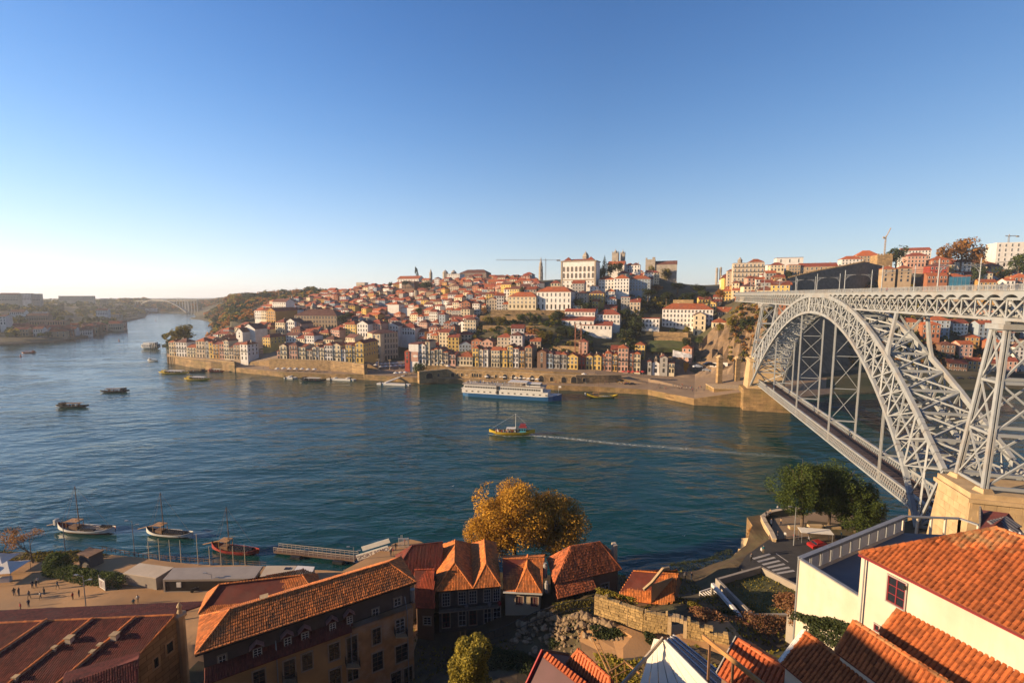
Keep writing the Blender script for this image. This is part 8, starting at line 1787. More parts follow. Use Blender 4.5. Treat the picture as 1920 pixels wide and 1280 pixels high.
c, L = BZ(1100, 1158, 745); rabelo(c, R_(0), L, 'bright yellow barrel boat moored beyond the cruise ship', yel_b, yel_b, wht_b, 13, [])
def figure_blobs(n, x0, x1, y0, y1, z, seed):
 rr = random.Random(seed); q = MB()
 for i in range(n):
  x, y = rr.uniform(x0, x1), rr.uniform(y0, y1); q.k = rr.randrange(3); q.lathe((x, y, z), [(.12, 0), (.22, .5), (.24, 1.0), (.1, 1.18), (.12, 1.3), (.05, 1.5)], 5)
 return q
crowd_m = [darkcl, red_b, wht_b]
# tour boat under way, mid river
c, L = BZ(917, 1003, 814); c.z = 0
r = thing('tour_boat', 'yellow tour boat with a mast, blue cabin and crowded deck in midstream', 'boat', c, R_(176)); s = L
part('hull', hull_mb(L, 5.0, 1.5, 1.0, 1.2, band=.9, deck=1.0), [yel_b, yel_b, deck_w], r)
q = MB(); q.box(-L*.30, -L*.17, -1.5, 1.5, 1.0, 3.6); part('cabin', q, cyan_b, r); q = MB(); q.box(-L*.32, -L*.15, -1.7, 1.7, 3.6, 3.75); q.box(-L*.30, -L*.18, -1.5, 1.5, 4.6, 5.0); part('cabin_roof', q, red_b, r)
for k in range(3): part('cabin_window', MB().box(-L*.29+k*1.05, -L*.29+k*1.05+.7, 1.5, 1.53, 2.2, 3.1), glass_m, r)
q = MB(); q.cyl((-L*.08, 0, 1), (-L*.08, 0, 10), .14, .07, 8); part('mast', q, wht_b, r); q = MB(); q.bar((-L*.08, 0, 9.9), (L*.46, 0, 2.4), .05); q.bar((-L*.08, 0, 9.9), (-L*.42, 0, 2.6), .05); part('rigging', q, wht_b, r)
q = MB(); q.box(-L*.08, L*.12, -1.4, 1.4, 3.0, 3.1); part('awning', q, canvas_m, r); part('passengers', figure_blobs(36, -L*.12, L*.36, -1.6, 1.6, 1.0, 3), crowd_m, r, kind='stuff')
# small river boats
def launch(P, rz, L, label, hm, rm, pas=10, name='passenger_launch'):
 r = thing(name, label, 'boat', P, rz); part('hull', hull_mb(L, L*.22, 1.0, .7, .5, deck=.6), [hm, hm, deck_w], r)
 q = MB(); q.box(-L*.30, L*.28, -L*.08, L*.08, 2.4, 2.55); [q.bar((x, y, .6), (x, y, 2.4), .08) for x in (-L*.29, -L*.1, L*.1, L*.27) for y in (-L*.075, L*.075)]; part('canopy', q, rm, r)
 q = MB(); q.box(L*.24, L*.36, -L*.07, L*.07, .6, 2.9); part('wheelhouse', q, hm, r); part('wheelhouse_window', MB().box(L*.36, L*.365, -L*.055, L*.055, 1.8, 2.6), glass_m, r)
 if pas: part('passengers', figure_blobs(pas, -L*.28, L*.22, -L*.06, L*.06, .6, int(L)), crowd_m, r, kind='stuff')
 return r
for (a, b, y, rz, lab, hm, rm, pas) in ((106, 166, 763, 172+10, 'dark open passenger boat with a reddish canopy, lower of the left pair', blk_b, wood_m, 16), (190, 241, 735, 6, 'dark open passenger boat under way, upper of the left pair', blk_b, wood_m, 14), (42, 67, 662, 6, 'small red boat near the left bank', red_b, red_b, 4), (276, 298, 677, 175, 'white motor boat near the headland tip', wht_b, wht_b, 0), (344, 397, 712, 175, 'yellow-trimmed excursion boat with white roof off the river wall', yel_b, wht_b, 8), (296, 356, 700, 175, 'two-deck yellow-hulled excursion boat at the river wall', yel_b, wht_b, 20), (352, 388, 698, 5, 'dark wooden boat rafted behind the excursion boat', blk_b, wood_m, 4), (389, 422, 697, 175, 'red excursion boat moored at the river wall', red_b, wht_b, 10), (560, 612, 714, 175, 'white and red excursion boat at the pontoon under the terrace wall', blk_b, wht_b, 10)):
 c, L = BZ(a, b, y); launch(c, R_(rz), L, lab, hm, rm, pas)
c, L = BZ(264, 302, 654); r = thing('river_ferry', 'white passenger ship with dark mooring piles out in the river', 'ship', c, R_(176)); part('hull', hull_mb(L, 8, 3, .6, .4, full=5, deck=2.6), [wht_b, wht_b, deck_w], r); q = MB(); q.box(-L*.4, L*.38, -3, 3, 2.6, 6); q.box(-L*.3, L*.3, -2.6, 2.6, 6, 8); part('superstructure', q, wht_b, r); q = MB(); [q.box(-L*.38+k*2, -L*.38+k*2+1.2, 3, 3.04, 3.6, 5) for k in range(int(L*.37))]; part('windows', q, glass_m, r, kind='stuff'); [part('mooring_pile', MB().cyl((-L*.2-k*2.2, 6, -2), (-L*.2-k*2.2, 6, 8), .5, n=8), blk_b, r) for k in range(5)]
for i, (px, py, lab) in enumerate(((39, 669, 'red navigation buoy near the small red boat'), (223, 639, 'tiny red buoy in the middle of the left reach'), (292, 601, 'far red buoy beyond the white ship'))):
 c = onz(px, py, 0); q = MB(); q.lathe((c.x, c.y, -.3), [(.9, 0), (.9, .9), (.45, 1.1), (.35, 2.4), (.6, 2.5), (.1, 3.3)], 10); solo('buoy', q, red_b, lab, 'buoy')
# cruise ship
a, b = onz(870, 739, 0), onz(1053, 750, 0); c = (a+b)/2; L = (b-a).length; rz = math.atan2((b-a).y, (b-a).x)
cs = thing('cruise_ship', 'long white river cruise ship with blue hull moored at the quay', 'ship', c, rz)
q = MB(); n = 26; S = []
for i in range(n+1):
 t = i/n; x = -L/2+L*t; w = 5.6*(min(1, (t+.012)*14)**.5)*(1 if t < .86 else max(.03, 1-((t-.86)/.14)**2)); z1 = 2.4 if t < .8 else 2.4+1.6*((t-.8)/.2)**1.5; S.append((x, w, z1))
for (x0, w0, z0_), (x1, w1, z1_) in zip(S, S[1:]):
 for sg in (-1, 1): q.k = 0; q.face([(x0, sg*w0*.92, -.8), (x1, sg*w1*.92, -.8), (x1, sg*w1, z1_), (x0, sg*w0, z0_)])
 q.k = 1; q.face([(x0, -w0, z0_), (x1, -w1, z1_), (x1, w1, z1_), (x0, w0, z0_)])
part('hull', q, [blue_b, wht_b], cs); part('lower_deck_house', MB().box(-L*.49, L*.38, -5.4, 5.4, 2.41, 5.2), wht_b, cs); part('middle_deck_house', MB().box(-L*.47, L*.33, -5.1, 5.1, 5.2, 7.9), wht_b, cs)
part('deck_edge', MB().box(-L*.50, L*.36, -5.6, 5.6, 5.1, 5.25), wht_b, cs); part('sun_deck', MB().box(-L*.49, L*.345, -5.5, 5.5, 7.9, 8.05), deck_w, cs)
q = MB(); q.box(-L*.02, L*.17, -4.2, 4.2, 10.4, 10.6); q.box(L*.16, L*.30, -3, 3, 8.05, 10.0); [q.bar((x, y, 8), (x, y, 10.4), .15) for x in (-L*.01, L*.05, L*.11, L*.16) for y in (-4, 4)]; part('canopy_and_bridge', q, wht_b, cs)
q = MB(); q.box(L*.165, L*.305, -3.03, 3.03, 8.8, 9.6); part('bridge_window', q, glass_m, cs)
for k in range(46):
 x = -L*.455+k*L*.0172; 
 if x < L*.31: place('cabin_window', DOOR, cs, Matrix.Translation((x, -5.13, 5.9)) @ Matrix.Diagonal((.75, 1, 1.1, 1)))
for k in range(14): place('port_window', DOOR, cs, Matrix.Translation((-L*.44+k*L*.062, -5.43, 3.3)) @ Matrix.Diagonal((1.3, 1, .7, 1)))
part('entrance', MB().box(-L*.13, -L*.105, -5.5, -5.3, 2.6, 7.9), blk_b, cs); q = MB()
for k in range(90): x = -L*.48+k*L*.0092; q.bar((x, -5.4, 8.05), (x, -5.4, 9.0), .05)
q.bar((-L*.48, -5.4, 9.0), (L*.34, -5.4, 9.0), .07); part('deck_railing', q, wht_b, cs, kind='stuff'); part('sun_loungers', figure_blobs(40, -L*.46, -L*.05, -4.5, 4.5, 8.0, 5), [darkcl, wht_b, blue_b], cs, kind='stuff')
part('bow_mast', MB().cyl((L*.47, 0, 3.5), (L*.47, 0, 9), .1, .06, 6), wht_b, cs); part('flag', MB().box(L*.47, L*.47+1.6, -.02, .02, 7.8, 8.9), canvas_m, cs)
# pontoons and gangways of the far quay
for i, (a, b, y, lab) in enumerate(((534, 556, 709, 'small white pontoon below the terrace wall'), (612, 668, 712, 'long white pontoon with two gangways'), (706, 771, 721, 'white pontoon with dark piles left of the cruise ship'))):
 c, L = BZ(a, b, y); r = thing('pontoon', lab, 'pontoon', c, R_(-12)); part('float', MB().box(-L/2, L/2, -2, 2, -.3, .9), wht_b, r); [part('pile', MB().cyl((x*L, -2.2, -2), (x*L, -2.2, 2.6), .35, n=8), blk_b, r) for x in (-.35, .4)]
 for k in ((-.3,) if i != 1 else (-.3, .15)): part('gangway', MB().bar((k*L, 1, 1), (k*L+9, 15, 4.3), 1.8, .5), wht_b, r)
# wakes: thin foam sheets just above the water
def foam_mat():
 m = bpy.data.materials.new('wake_foam'); m.use_nodes = True; nt = m.node_tree; N = nt.nodes; L = nt.links; b = N['Principled BSDF']; b.inputs['Base Color'].default_value = (.55, .56, .47, 1); b.inputs['Roughness'].default_value = .8
 g = N.new('ShaderNodeNewGeometry'); n = N.new('ShaderNodeTexNoise'); n.inputs['Scale'].default_value = .7; n.inputs['Detail'].default_value = 6; L.new(g.outputs['Position'], n.inputs['Vector'])
 u = N.new('ShaderNodeUVMap'); s = N.new('ShaderNodeSeparateXYZ'); L.new(u.outputs[0], s.inputs[0])
 e = N.new('ShaderNodeMath'); e.operation = 'PINGPONG'; e.inputs[1].default_value = .5; L.new(s.outputs['Y'], e.inputs[0])
 a1 = N.new('ShaderNodeMath'); a1.operation = 'MULTIPLY'; a1.inputs[1].default_value = 1.5; L.new(e.outputs[0], a1.inputs[0])
 fx = N.new('ShaderNodeMapRange'); fx.inputs['To Min'].default_value = 1.3; fx.inputs['To Max'].default_value = .25; L.new(s.outputs['X'], fx.inputs['Value'])
 mr = N.new('ShaderNodeMapRange'); mr.inputs['From Min'].default_value = .34; mr.inputs['From Max'].default_value = .66; L.new(n.outputs['Fac'], mr.inputs['Value'])
 k1 = N.new('ShaderNodeMath'); k1.operation = 'MULTIPLY'; L.new(mr.outputs[0], k1.inputs[0]); L.new(a1.outputs[0], k1.inputs[1]); k2 = N.new('ShaderNodeMath'); k2.operation = 'MULTIPLY'; L.new(k1.outputs[0], k2.inputs[0]); L.new(fx.outputs[0], k2.inputs[1])
 t = N.new('ShaderNodeBsdfTransparent'); mx = N.new('ShaderNodeMixShader'); L.new(k2.outputs[0], mx.inputs[0]); L.new(t.outputs[0], mx.inputs[1]); L.new(b.outputs[0], mx.inputs[2]); L.new(mx.outputs[0], N['Material Output'].inputs['Surface']); return m
foam = foam_mat()
def wake(label, pts, w0, w1, z=.02):
 P = [onz(x, y, 0) for x, y in pts]; V = []; F = []; UV = []; fine = []
 for i in range(len(P)-1):
  for k in range(10): fine.append(P[i].lerp(P[i+1], k/10))
 fine.append(P[-1]); n = len(fine)
 for i, p in enumerate(fine):
  d = (fine[min(i+1, n-1)]-fine[max(i-1, 0)]).normalized(); s = Vector((-d.y, d.x, 0)); w = lerp(w0, w1, i/(n-1)); V += [tuple(p+s*w+Vector((0, 0, z))), tuple(p-s*w+Vector((0, 0, z)))]
 for i in range(n-1): F.append((2*i, 2*i+1, 2*i+3, 2*i+2)); UV += [(i/(n-1), 0), (i/(n-1), 1), ((i+1)/(n-1), 1), ((i+1)/(n-1), 0)]
 me = bpy.data.meshes.new('wake'); me.from_pydata(V, [], F); me.materials.append(foam); uv = me.uv_layers.new(); uv.data.foreach_set('uv', [c for t in UV for c in t]); stuff('wake', me, None, label, 'wake')
wake('long foamy wake trailing right behind the yellow tour boat', [(985, 815), (1060, 821), (1150, 831), (1260, 839), (1380, 849), (1500, 857)], 1.6, 3.2)
wake('bow foam beside the yellow tour boat', [(915, 813), (950, 818), (995, 817)], .8, 1.2, .03)
wake('pale wake of the lower left passenger boat', [(165, 756), (240, 742), (330, 730), (430, 716), (520, 709)], 1.1, 1.6)
wake('pale wake of the upper left passenger boat', [(192, 738), (140, 744), (70, 754), (0, 764)], 1.0, 2.0)
# ================================================================ PEOPLE
def person_mesh(pose):
 V = {'pel': ((0, 0, .95), .15), 'wst': ((0, 0, 1.1), .13), 'chs': ((0, 0, 1.33), .16), 'nck': ((0, -.01, 1.5), .06), 'hd1': ((0, -.03, 1.58), .085), 'hd2': ((0, -.02, 1.68), .095), 'hd3': ((0, 0, 1.76), .05)}
 st = {0: .0, 1: .22, 2: .05}[pose]; E_ = [('pel', 'wst'), ('wst', 'chs'), ('chs', 'nck'), ('nck', 'hd1'), ('hd1', 'hd2'), ('hd2', 'hd3')]
 for s, n in ((-1, 'l'), (1, 'r')):
  f = s*st
  V.update({'hp'+n: ((s*.09, 0, .88), .10), 'kn'+n: ((s*.10, -f*.6-.02, .49), .065), 'an'+n: ((s*.10, -f*.9+.03, .09), .042), 'to'+n: ((s*.11, -f*.9-.12, .04), .035),
                  'sh'+n: ((s*.19, 0, 1.40), .065), 'el'+n: ((s*.25, (f*.5 if pose != 2 else -.10), (1.14 if pose != 2 else 1.16)), .045), 'wr'+n: ((s*(.24 if pose != 2 else .10), (f*.9-.06 if pose != 2 else -.28), (.92 if pose != 2 else 1.34)), .032), 'ha'+n: ((s*(.24 if pose != 2 else .07), (f*1.0-.08 if pose != 2 else -.31), (.83 if pose != 2 else 1.42)), .034)})
  E_ += [('pel', 'hp'+n), ('hp'+n, 'kn'+n), ('kn'+n, 'an'+n), ('an'+n, 'to'+n), ('chs', 'sh'+n), ('sh'+n, 'el'+n), ('el'+n, 'wr'+n), ('wr'+n, 'ha'+n)]
 K = list(V); me = bpy.data.meshes.new('person'); me.from_pydata([V[k][0] for k in K], [(K.index(a), K.index(b)) for a, b in E_], []); o = link('tmp', me)
 md = o.modifiers.new('s', 'SKIN'); sv = me.skin_vertices[0].data
 for i, k in enumerate(K): sv[i].radius = (V[k][1],)*2; sv[i].use_root = (k == 'pel')
 sb = o.modifiers.new('b', 'SUBSURF'); sb.levels = 1; bpy.context.view_layer.update(); m2 = bpy.data.meshes.new_from_object(o.evaluated_get(bpy.context.evaluated_depsgraph_get())); bpy.data.objects.remove(o)
 m2.materials.clear(); idx = []
 for f in m2.polygons:
  c = f.center; z = c.z; hand = z < .90 and abs(c.x) > .19 or (pose == 2 and c.y < -.25 and z > 1.3)
  idx.append(3 if (z > 1.66 or (z > 1.56 and c.y > .0)) else 2 if (z > 1.5 or hand) else 1 if z < .97 and abs(c.x) < .21 else 0)
 return m2, idx
shirts = [mat('shirt_%s' % n, c, .85, .1) for n, c in (('navy', (.02, .03, .07)), ('white', (.55, .53, .5)), ('red', (.35, .03, .03)), ('black', (.015, .015, .018)), ('grey', (.16, .16, .17)), ('teal', (.03, .16, .2)), ('tan', (.3, .2, .12)))]
trous = [mat('trousers_%s' % n, c, .85, .1) for n, c in (('jeans', (.03, .05, .1)), ('dark', (.02, .02, .022)), ('khaki', (.2, .15, .09)))]
skin_m = mat('skin', (.45, .26, .18), .6, .05); hair_m = mat('hair', (.03, .02, .012), .8, .1); SN = ['navy', 'white', 'red', 'black', 'grey', 'teal', 'tan']; TN = ['blue jeans', 'dark trousers', 'khaki trousers']
PM = {}; seenl = set(); pr = random.Random(5)
for pose in range(3):
 m2, idx = person_mesh(pose)
 for si in range(7):
  ti = (si+pose) % 3; m3 = m2.copy(); m3.name = 'person'
  for m in (shirts[si], trous[ti], skin_m, hair_m): m3.materials.append(m)
  m3.polygons.foreach_set('material_index', idx); m3.polygons.foreach_set('use_smooth', [True]*len(m3.polygons)); PM[(pose, si)] = (m3, TN[ti])
def person(P, where, pose=None, si=None, rz=None, group=None, n=None):
 pose = pr.randrange(2) if pose is None else pose; si = pr.randrange(7) if si is None else si; m3, tn = PM[(pose, si)]; o = link('person', m3); o.location = P; o.rotation_euler = (0, 0, pr.uniform(0, 6.28) if rz is None else rz); s = pr.uniform(.93, 1.05); o.scale = (s, s, s)
 lb = 'person in %s top %s %s' % (SN[si], 'walking' if pose == 1 else 'standing' if pose == 0 else 'raising a camera', where)
 if lb in seenl and len(lb.split()) < 15: lb = lb.replace(' top ', ' top and %s ' % tn)
 seenl.add(lb); return tag(o, lb, 'person', group)
PL = [(27, 1116, 3, 'at the left end of the square'), (36, 1116, 0, 'beside another at the left end of the square'), (55, 1122, 4, 'in the group of four near the tent'), (54, 1137, 0, 'lowest of the group near the tent'), (39, 1144, 2, 'alone nearest the warehouse roofs on the left'), (76, 1123, 1, 'between the two dark-clad walkers'), (83, 1115, 3, 'right of the one in white'), (61, 1102, 0, 'close to the tent stall'), (68, 1100, 3, 'behind the tent stall'), (108, 1104, 4, 'by the little street stall'), (137, 1126, 2, 'left of the tall lamp'), (149, 1121, 3, 'next to the tall lamp'), (251, 1138, 5, 'left of a pair in the middle of the square'), (259, 1132, 1, 'right of a pair in the middle of the square'), (71, 1095, 1, 'at the hedge end')]
for px, py, si, wh_ in PL: c = onz(px, py, 4.05); c.z = gz(c.x, c.y, NB); person(c, wh_, 1 if si in (1, 4) else 0, si, group='people on the sunlit square')
for px, py, si, wh_ in ((733, 1042, 3, 'at the ramp head on the pier'), (737, 1039, 2, 'beside the ramp rail on the pier'), (742, 1030, 3, 'near the pier gate, left'), (759, 1022, 2, 'at the pier gate'), (766, 1020, 0, 'right of the pier gate'), (789, 1047, 1, 'on the bare right part of the pier'), (798, 1045, 3, 'rightmost on the pier')): c = onz(px, py, 4.4); person(c, wh_, 0, si, group='people on the stone pier')
for px, py, si, wh_ in ((1457, 958, 1, 'photographing at the bastion parapet'), (1444, 966, 6, 'leaning at the bastion rail'), (1440, 972, 4, 'second at the bastion rail'), (1436, 970, 3, 'at the tip of the bastion'), (1446, 985, 0, 'on the bastion steps'), (1464, 984, 6, 'on the promenade by the bench'), (1458, 1008, 3, 'at the curb by the bastion'), (1431, 1036, 5, 'crossing near the zebra stripes'), (1427, 1040, 1, 'carrying a bag near the zebra stripes'), (1408, 1052, 4, 'at the shaded end of the crossing'), (1472, 1010, 1, 'by the white stall on the promenade'), (1489, 1012, 2, 'in red by the promenade kerb'), (1516, 1018, 1, 'beside the red car'), (1577, 1010, 5, 'under the right tree'), (1176, 1092, 1, 'in white on the shaded lower walk'), (1192, 1096, 1, 'second in white on the shaded lower walk'), (1284, 1095, 4, 'on the shaded path right of the orange roof'), (1296, 1096, 0, 'second on the shaded path')): c = onz(px, py, 12.4 if px > 1380 else 7); c.z = max(c.z, gz(c.x, c.y, NB)+.02 if px < 1380 else 12.37); person(c, wh_, 2 if 'photo' in wh_ else 0, si)
for i, (L_, X_) in enumerate(((104, -3.2), (107, -2.6), (114, -3.3), (150, -3.2), (151.5, -2.4), (158, -3.2), (172, -3.0), (178, -3.2), (196, -3.1), (210, -3.2), (225, -2.8), (240, -3.2), (262, -3.0), (300, -3.1))): person(BW(X_, L_, 65.35), 'on the upper deck, %s from the right' % ORD[i], i % 2, [0, 4, 1, 2, 2, 6, 1, 2, 3, 1, 2, 6, 3, 0][i], group='people on the upper bridge deck')
person(BW(-2.6, 125, 15.4), 'in red at the near end of the lower deck', 0, 2); person(BW(3.2, 181, 15.4), 'on the far footway of the lower deck', 0, 3); person(BW(3.2, 213, 15.4), 'farther along the lower deck', 1, 0)
# people, parasols and cars of the far quay
n_ = 0
for i in range(230):
 px = pr.uniform(470, 1330); t = pr.random(); py = np.interp(px, [440, 532, 682, 870, 1040, 1215, 1339], [690, 698, 701, 712, 722, 731, 741])-pr.uniform(2.5, 13 if px < 770 or px > 1100 else 9)
 c = onz(px, py, 4.2); z = gz(c.x, c.y, PB)
 if z is None or z > 8.5 or z < 3: continue
 c = onz(px, py, z); z2_ = gz(c.x, c.y, PB)
 if z2_ is None or abs(z2_-z) > .8: continue
 n_ += 1; ref = min(((505, 'by the left end'), (600, 'below the terrace wall'), (670, 'near the terrace wall corner'), (725, 'on the open square'), (790, 'near the round tree'), (860, 'at the left arcade'), (960, 'behind the ship'), (1060, 'at the right arcade'), (1130, 'among the parked cars'), (1220, 'in front of the chapel'), (1310, 'near the right end')), key=lambda k: abs(k[0]-px)); person((c.x, c.y, z2_), ref[1]+', far quay', group='people strolling on the far quay')
dd_ = {}
for o in bpy.data.objects:
 if o.get('category') == 'person': dd_.setdefault(o['label'], []).append(o)
for k_, L_ in dd_.items():
 if len(L_) > 1:
  L_.sort(key=lambda o: proj(o.location)[0])
  for i_, o in enumerate(L_): o['label'] = k_.replace(', far quay', '')+', '+('leftmost' if i_ == 0 else 'rightmost' if i_ == len(L_)-1 else ['', 'second', 'third', 'fourth'][i_]+' such')
PAR = {}
for k, m in (('w', canvas_m), ('r', canvas_r)): PAR[k] = None
def parasol(P, k, label, s=1.0):
 if PAR[k] is None:
  r = thing('parasol', label, 'parasol', P, 0, 'parasols along the far quay'); q = MB(); q.lathe((0, 0, 2.2), [(2.1, 0), (1.2, .45), (.1, .9)], 8); part('canopy', q, canvas_m if k == 'w' else canvas_r, r); part('pole', MB().cyl((0, 0, 0), (0, 0, 2.6), .06, n=5), steel_m, r); PAR[k] = r; return r
 return dup(PAR[k], P, pr.uniform(0, 1), label, scale=s)
ci = {'w': 0, 'r': 0}; cnt = {}
for (a, b, ya, yb, n, k, zone) in ((520, 590, 690, 692, 7, 'w', 'on the terrace left below the cream houses'), (700, 760, 684, 680, 9, 'w', 'in the café block of the open square'), (705, 760, 688, 685, 7, 'w', 'in the front line of the open square café'), (742, 760, 697, 697, 3, 'w', 'on the quay left of the round tree'), (797, 815, 694, 694, 3, 'w', 'right behind the round tree'), (840, 888, 697, 701, 9, 'w', 'in the long white line before the arcade'), (913, 925, 703, 703, 2, 'w', 'before the first big arch'), (940, 960, 704, 704, 4, 'w', 'in the white cluster before the arcade'), (968, 1008, 706, 708, 6, 'w', 'left of the wide dark arch'), (1030, 1040, 706, 707, 2, 'w', 'between the two wide dark arches'), (1095, 1110, 706, 706, 3, 'w', 'under the yellow houses'), (1120, 1150, 703, 702, 5, 'w', 'before the pink houses'), (1170, 1205, 696, 696, 5, 'r', 'red, under the tall pink house'), (1112, 1120, 708, 708, 2, 'r', 'red, below the yellow houses'), (790, 840, 676, 680, 6, 'w', 'on the upper terrace right of the mural')):
 for i in range(n):
  px = lerp(a, b, i/max(1, n-1)); py = lerp(ya, yb, i/max(1, n-1))+pr.uniform(-.5, .5); c = aty(px, py, 347)
  zt_ = 4.3
  c = onz(px, py, zt_+2.5 if 'upper' not in zone and 'tall pink' not in zone else 12.4); z = gz(c.x, c.y, PB); z = z if z and abs(z-(c.z-2.5)) < 2.5 else c.z-2.5
  parasol((c.x, c.y, z), k, '%s parasol, %s one %s' % ('white' if k == 'w' else 'bright', ORD[i], zone))
def car(P, rz, m, label, L=4.3):
 r = thing('parked_car', label, 'car', P, rz, 'cars parked or driving'); q = MB()
 prof = [(-2.1, .35), (-2.15, .8), (-1.9, .95), (-1.3, 1.02), (-.9, 1.42), (.55, 1.45), (1.15, 1.0), (2.0, .85), (2.15, .6), (2.1, .35)]
 for sg in (-1, 1): q.face([(x, sg*.85*(.82 if z > 1.2 else 1), z) for x, z in (prof if sg < 0 else prof[::-1])])
 for (a, b) in zip(prof, prof[1:]+prof[:1]): fa, fb = (.82 if a[1] > 1.2 else 1), (.82 if b[1] > 1.2 else 1); q.face([(a[0], -.85*fa, a[1]), (b[0], -.85*fb, b[1]), (b[0], .85*fb, b[1]), (a[0], .85*fa, a[1])])
 part('body', q, m, r); q = MB()
 for sg in (-1, 1): q.face([(-1.2, sg*.83, 1.04), (-.85, sg*.73, 1.36), (.5, sg*.73, 1.38), (1.0, sg*.83, 1.04)])
 q.face([(.62, -.66, 1.40), (1.12, -.78, 1.05), (1.12, .78, 1.05), (.62, .66, 1.40)]); q.face([(-.97, -.66, 1.38), (-1.33, -.78, 1.06), (-1.33, .78, 1.06), (-.97, .66, 1.38)]); part('windows', q, glass_m, r)
 for x in (-1.35, 1.35):
  for sg in (-1, 1): part('wheel', MB().cyl((x, sg*.72, .32), (x, sg*.88, .32), .32, n=12), iron_m, r)
 for sg in (-.6, .6): part('headlight', MB().box(2.08, 2.17, sg-.15, sg+.15, .6, .75), frame_w, r)
 return r
cm = {n: mat('car_'+n, c, .35, .03, spec=.5) for n, c in (('white', (.6, .6, .6)), ('black', (.02, .02, .025)), ('red', (.35, .02, .02)), ('silver', (.3, .31, .33)), ('green', (.02, .06, .05)))}
for px, py, col, wh_ in ((1055, 712, 'green', 'on the quay just beyond the ship bow'), (1063, 713, 'white', 'parked diagonally near the arch'), (1097, 717, 'green', 'alone in the middle of the quay'), (1163, 716, 'black', 'left of the red car'), (1176, 714, 'red', 'between two dark cars'), (1186, 716, 'black', 'right of the red car'), (1176, 721, 'black', 'nearest the quay edge'), (1308, 689, 'white', 'on the upper square right of the chapel'), (1325, 696, 'silver', 'below the poster panels'), (1330, 686, 'black', 'close to the stair wall')):
 c = onz(px, py, 4.4); z = gz(c.x, c.y, PB) or 4.4; c = onz(px, py, z); car((c.x, c.y, gz(c.x, c.y, PB) or z), R_(pr.uniform(-30, 10)), cm[col], '%s car %s' % (col, wh_))
car(BW(1.4, 128, 15.24), R_(90)-TH, cm['white'], 'white taxi driving on the lower bridge deck'); c = onz(1535, 1026, 12.3); car((c.x, c.y, 12.27), R_(8), cm['red'], 'red car partly under the white awning on the promenade')
for i, (px, col) in enumerate(((1778, 'white'), (1800, 'black'), (1822, 'black'), (1846, 'white'), (1862, 'white'), (1890, 'red'))): c = onz(px, 710, 9.2); z = gz(c.x, c.y) or 9; car((c.x, c.y, z), R_(-4), cm[col], '%s car on the riverside road under the bridge, %s from the left' % (col, ORD[i]))
c = onz(1528, 1016, 12.4); r = thing('stall_awning', 'long pale awning on the promenade edge under the trees', 'awning', (c.x, c.y, 12.4), R_(-8)); part('canopy', MB().slab([(-3.2, -.8, 2.4), (3.2, -.8, 2.4), (3.2, .9, 2.7), (-3.2, .9, 2.7)], .1), canvas_m, r); [part('post', MB().bar((x, y, 0), (x, y, 2.4), .07), steel_m, r) for x in (-3, 3) for y in (-.7, .7)]
for i, (px, py) in enumerate(((1492, 990), (1528, 988), (1560, 990))): c = onz(px, py, 12.4); solo('promenade_planter', MB().prism([(c.x-1.6, c.y-.5), (c.x+1.6, c.y-.7), (c.x+1.6, c.y+.3), (c.x-1.6, c.y+.4)], 12.3, 13.0), stone_l, 'low stone bench wall on the promenade, %s from the bastion' % ORD[i], 'bench')
lamp(1488, 1022, 12.3, 8.5, 'lamp post in front of the promenade trees', 1)
for i, (px, pt, pb) in enumerate(((710, 672, 692), (731, 673, 693))): c = aty(px, pb, 352); H_ = aty(px, pt, 352).z-c.z; r = thing('ornate_lamp', 'ornate golden lamp column on the open square, %s one' % ('left', 'right')[i], 'street lamp', c); part('column', MB().lathe((0, 0, 0), [(.5, 0), (.3, .8), (.18, 1.2), (.15, H_-1)], 8), stone_l, r); q = MB(); [q.lathe((x, 0, H_-1.2), [(.25, 0), (.35, .5), (.05, .9)], 6) for x in (-.9, 0, .9)]; q.bar((-.9, 0, H_-1.2), (.9, 0, H_-1.2), .08); part('lanterns', q, stone_l, r)
for i, (px, py, z) in enumerate(((849, 911, 10), (1187, 786, 3), (1283, 1004, 8))):
 c = onz(px, py, z); r = thing('seagull', 'white seagull gliding over the %s' % ('open water in mid-frame', 'dark water near the far quay', 'dark water by the bastion')[i], 'bird', c, R_(20)); q = MB(); q.lathe((0, 0, -.1), [(.02, 0), (.1, .05), (.1, .15), (.02, .22)], 6); part('body', q, wht_b, r); q = MB()
 for sg in (-1, 1): q.face([(sg*.05, -.1, .05), (sg*.35, -.05, .22), (sg*.75, .08, .1), (sg*.35, .12, .2), (sg*.05, .12, .05)])
 part('wings', q, WM['grey'], r)
# ================================================================ LEFT BANK HOUSES, FAR CONCRETE BRIDGE
rr = random.Random(31)
GBz = [(36, 58, 550, 562, 1200, 'white', 'pale slab block on the left skyline, front part'), (58, 75, 551, 563, 1210, 'grey', 'grey slab block on the left skyline, rear part'), (0, 35, 552, 563, 1150, 'beige', 'low pale building at the left edge of the skyline'), (110, 175, 555, 562, 1500, 'beige', 'long pale building behind trees on the left skyline'), (188, 200, 560, 566, 1400, 'tan', 'small block on the left skyline'), (180, 202, 582, 590, 1000, 'white', 'white house cluster above the far point'), (210, 226, 590, 597, 1050, 'beige', 'long low building near the far point'), (50, 90, 592, 600, 760, 'tan', 'tan terrace building on the left slope'), (60, 80, 585, 591, 790, 'white', 'white flat-roofed house on the left slope'), (50, 122, 603, 609, 690, 'tan', 'long tan warehouse wall on the left slope'), (0, 12, 593, 608, 640, 'white', 'white house at the left edge'), (18, 45, 585, 589, 820, 'white', 'white roofed shed at the left'), (273, 294, 578, 585, 1660, 'white', 'white building below the far concrete bridge')]
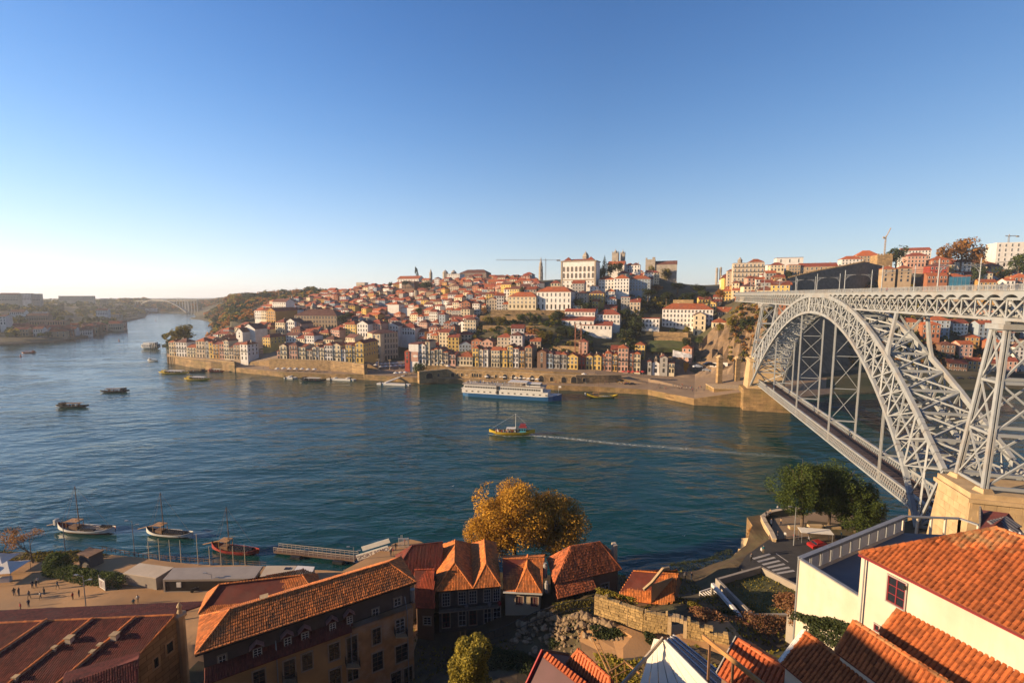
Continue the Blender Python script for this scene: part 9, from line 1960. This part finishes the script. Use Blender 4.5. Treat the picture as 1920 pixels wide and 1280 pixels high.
for x0, x1, pt, pb, Y, wc, lab in GBz: bld(x0, x1, pt, pb, Y, 14, 20, wm=WM[wc], rm=RF[2], roof='flat' if 'block' in lab or 'flat' in lab or 'long' in lab else 'gable', label=lab, name='left_bank_building', base=20)
k = 0
for i in range(46):
 px = rr.uniform(20, 215); t = rr.random(); yb = np.interp(px, [0, 100, 170, 215], [640, 634, 622, 610])-rr.uniform(1, 14 if px > 90 else 8)
 Y = np.interp(px, [0, 100, 170, 215], [600, 640, 720, 830])+rr.uniform(8, 60); x = (px-960)/FPX*Y; z = gz(x, Y)
 if z is None or z < 2.5: continue
 k += 1; col = rr.choice(['tan', 'pink', 'rust', 'cream', 'tan', 'white', 'brown']); mkhouse((x, Y, z), R_(rr.uniform(20, 45)), rr.uniform(9, 20), 11, rr.uniform(6, 11), WM[col], RF[rr.randrange(4)], rr.choice(['gable', 'hip']), 2, rr.randint(3, 6), '%s shaded house on the left bank, about %s from the near end' % (col, ORD[min(19, int(px/11))]), 'shaded houses along the left bank', name='left_bank_house', base=10)
for i, o in enumerate(sorted([o for o in bpy.data.objects if o.get('group') == 'shaded houses along the left bank'], key=lambda o: proj(o.location)[0])): o['label'] = '%s shaded house on the left bank, %s from the left' % (o['label'].split()[0], ordw(i))
cb = thing('concrete_arch_bridge', 'far pale concrete arch bridge closing the river valley', 'bridge', aty(305, 586, 1640)); Y = 1640; sc = Y/FPX
A0, B0 = aty(236, 565, Y+60), aty(372, 563, Y-40); cm_ = mat('far_concrete', (.42, .40, .36), .9, .05)
part('deck', MB().bar(A0, B0, 12, 2.2), cm_, cb, True); prv = None; e0_, e1_ = aty(256, 577, Y+40), aty(351, 586, Y-30)
q = MB()
for i in range(17):
 t = i/16; p = e0_.lerp(e1_, t); p.z = lerp(e0_.z, e1_.z, t)+4*t*(1-t)*(B0.z-3.2-e1_.z)*.93
 if prv: q.bar(prv, p, 9, 2.2)
 prv = p
part('arch', q, cm_, cb, True)
for i in range(26):
 t = (i+.5)/26; p = A0.lerp(B0, t); tt = (p.x-e0_.x)/(e1_.x-e0_.x); zb_ = (lerp(e0_.z, e1_.z, tt)+4*tt*(1-tt)*(B0.z-3.2-e1_.z)*.93) if 0 < tt < 1 else max(0, (gz(p.x, p.y) or 0)-3)
 if p.z-zb_ > 3: part('pier', MB().bar((p.x, p.y, zb_), (p.x, p.y, p.z-1), 2.4 if abs(tt-1) > .04 else 5), cm_, cb, True)
# ================================================================ HAZE
if True:
 hz = bpy.data.materials.new('haze'); hz.use_nodes = True; nt = hz.node_tree; nt.nodes.clear(); v = nt.nodes.new('ShaderNodeVolumePrincipled'); v.inputs['Color'].default_value = (.80, .87, .98, 1); v.inputs['Density'].default_value = 0.0001; v.inputs['Anisotropy'].default_value = .2
 o_ = nt.nodes.new('ShaderNodeOutputMaterial'); nt.links.new(v.outputs[0], o_.inputs['Volume'])
 q = MB(); q.box(-9500, 9500, -400, 14500, -7.5, 175); h_ = link('haze', q.data('haze', hz)); h_['kind'] = 'stuff'; h_['label'] = 'thin pale haze lying over the whole valley'; h_['category'] = 'haze'
 SC.cycles.volume_max_steps = 64
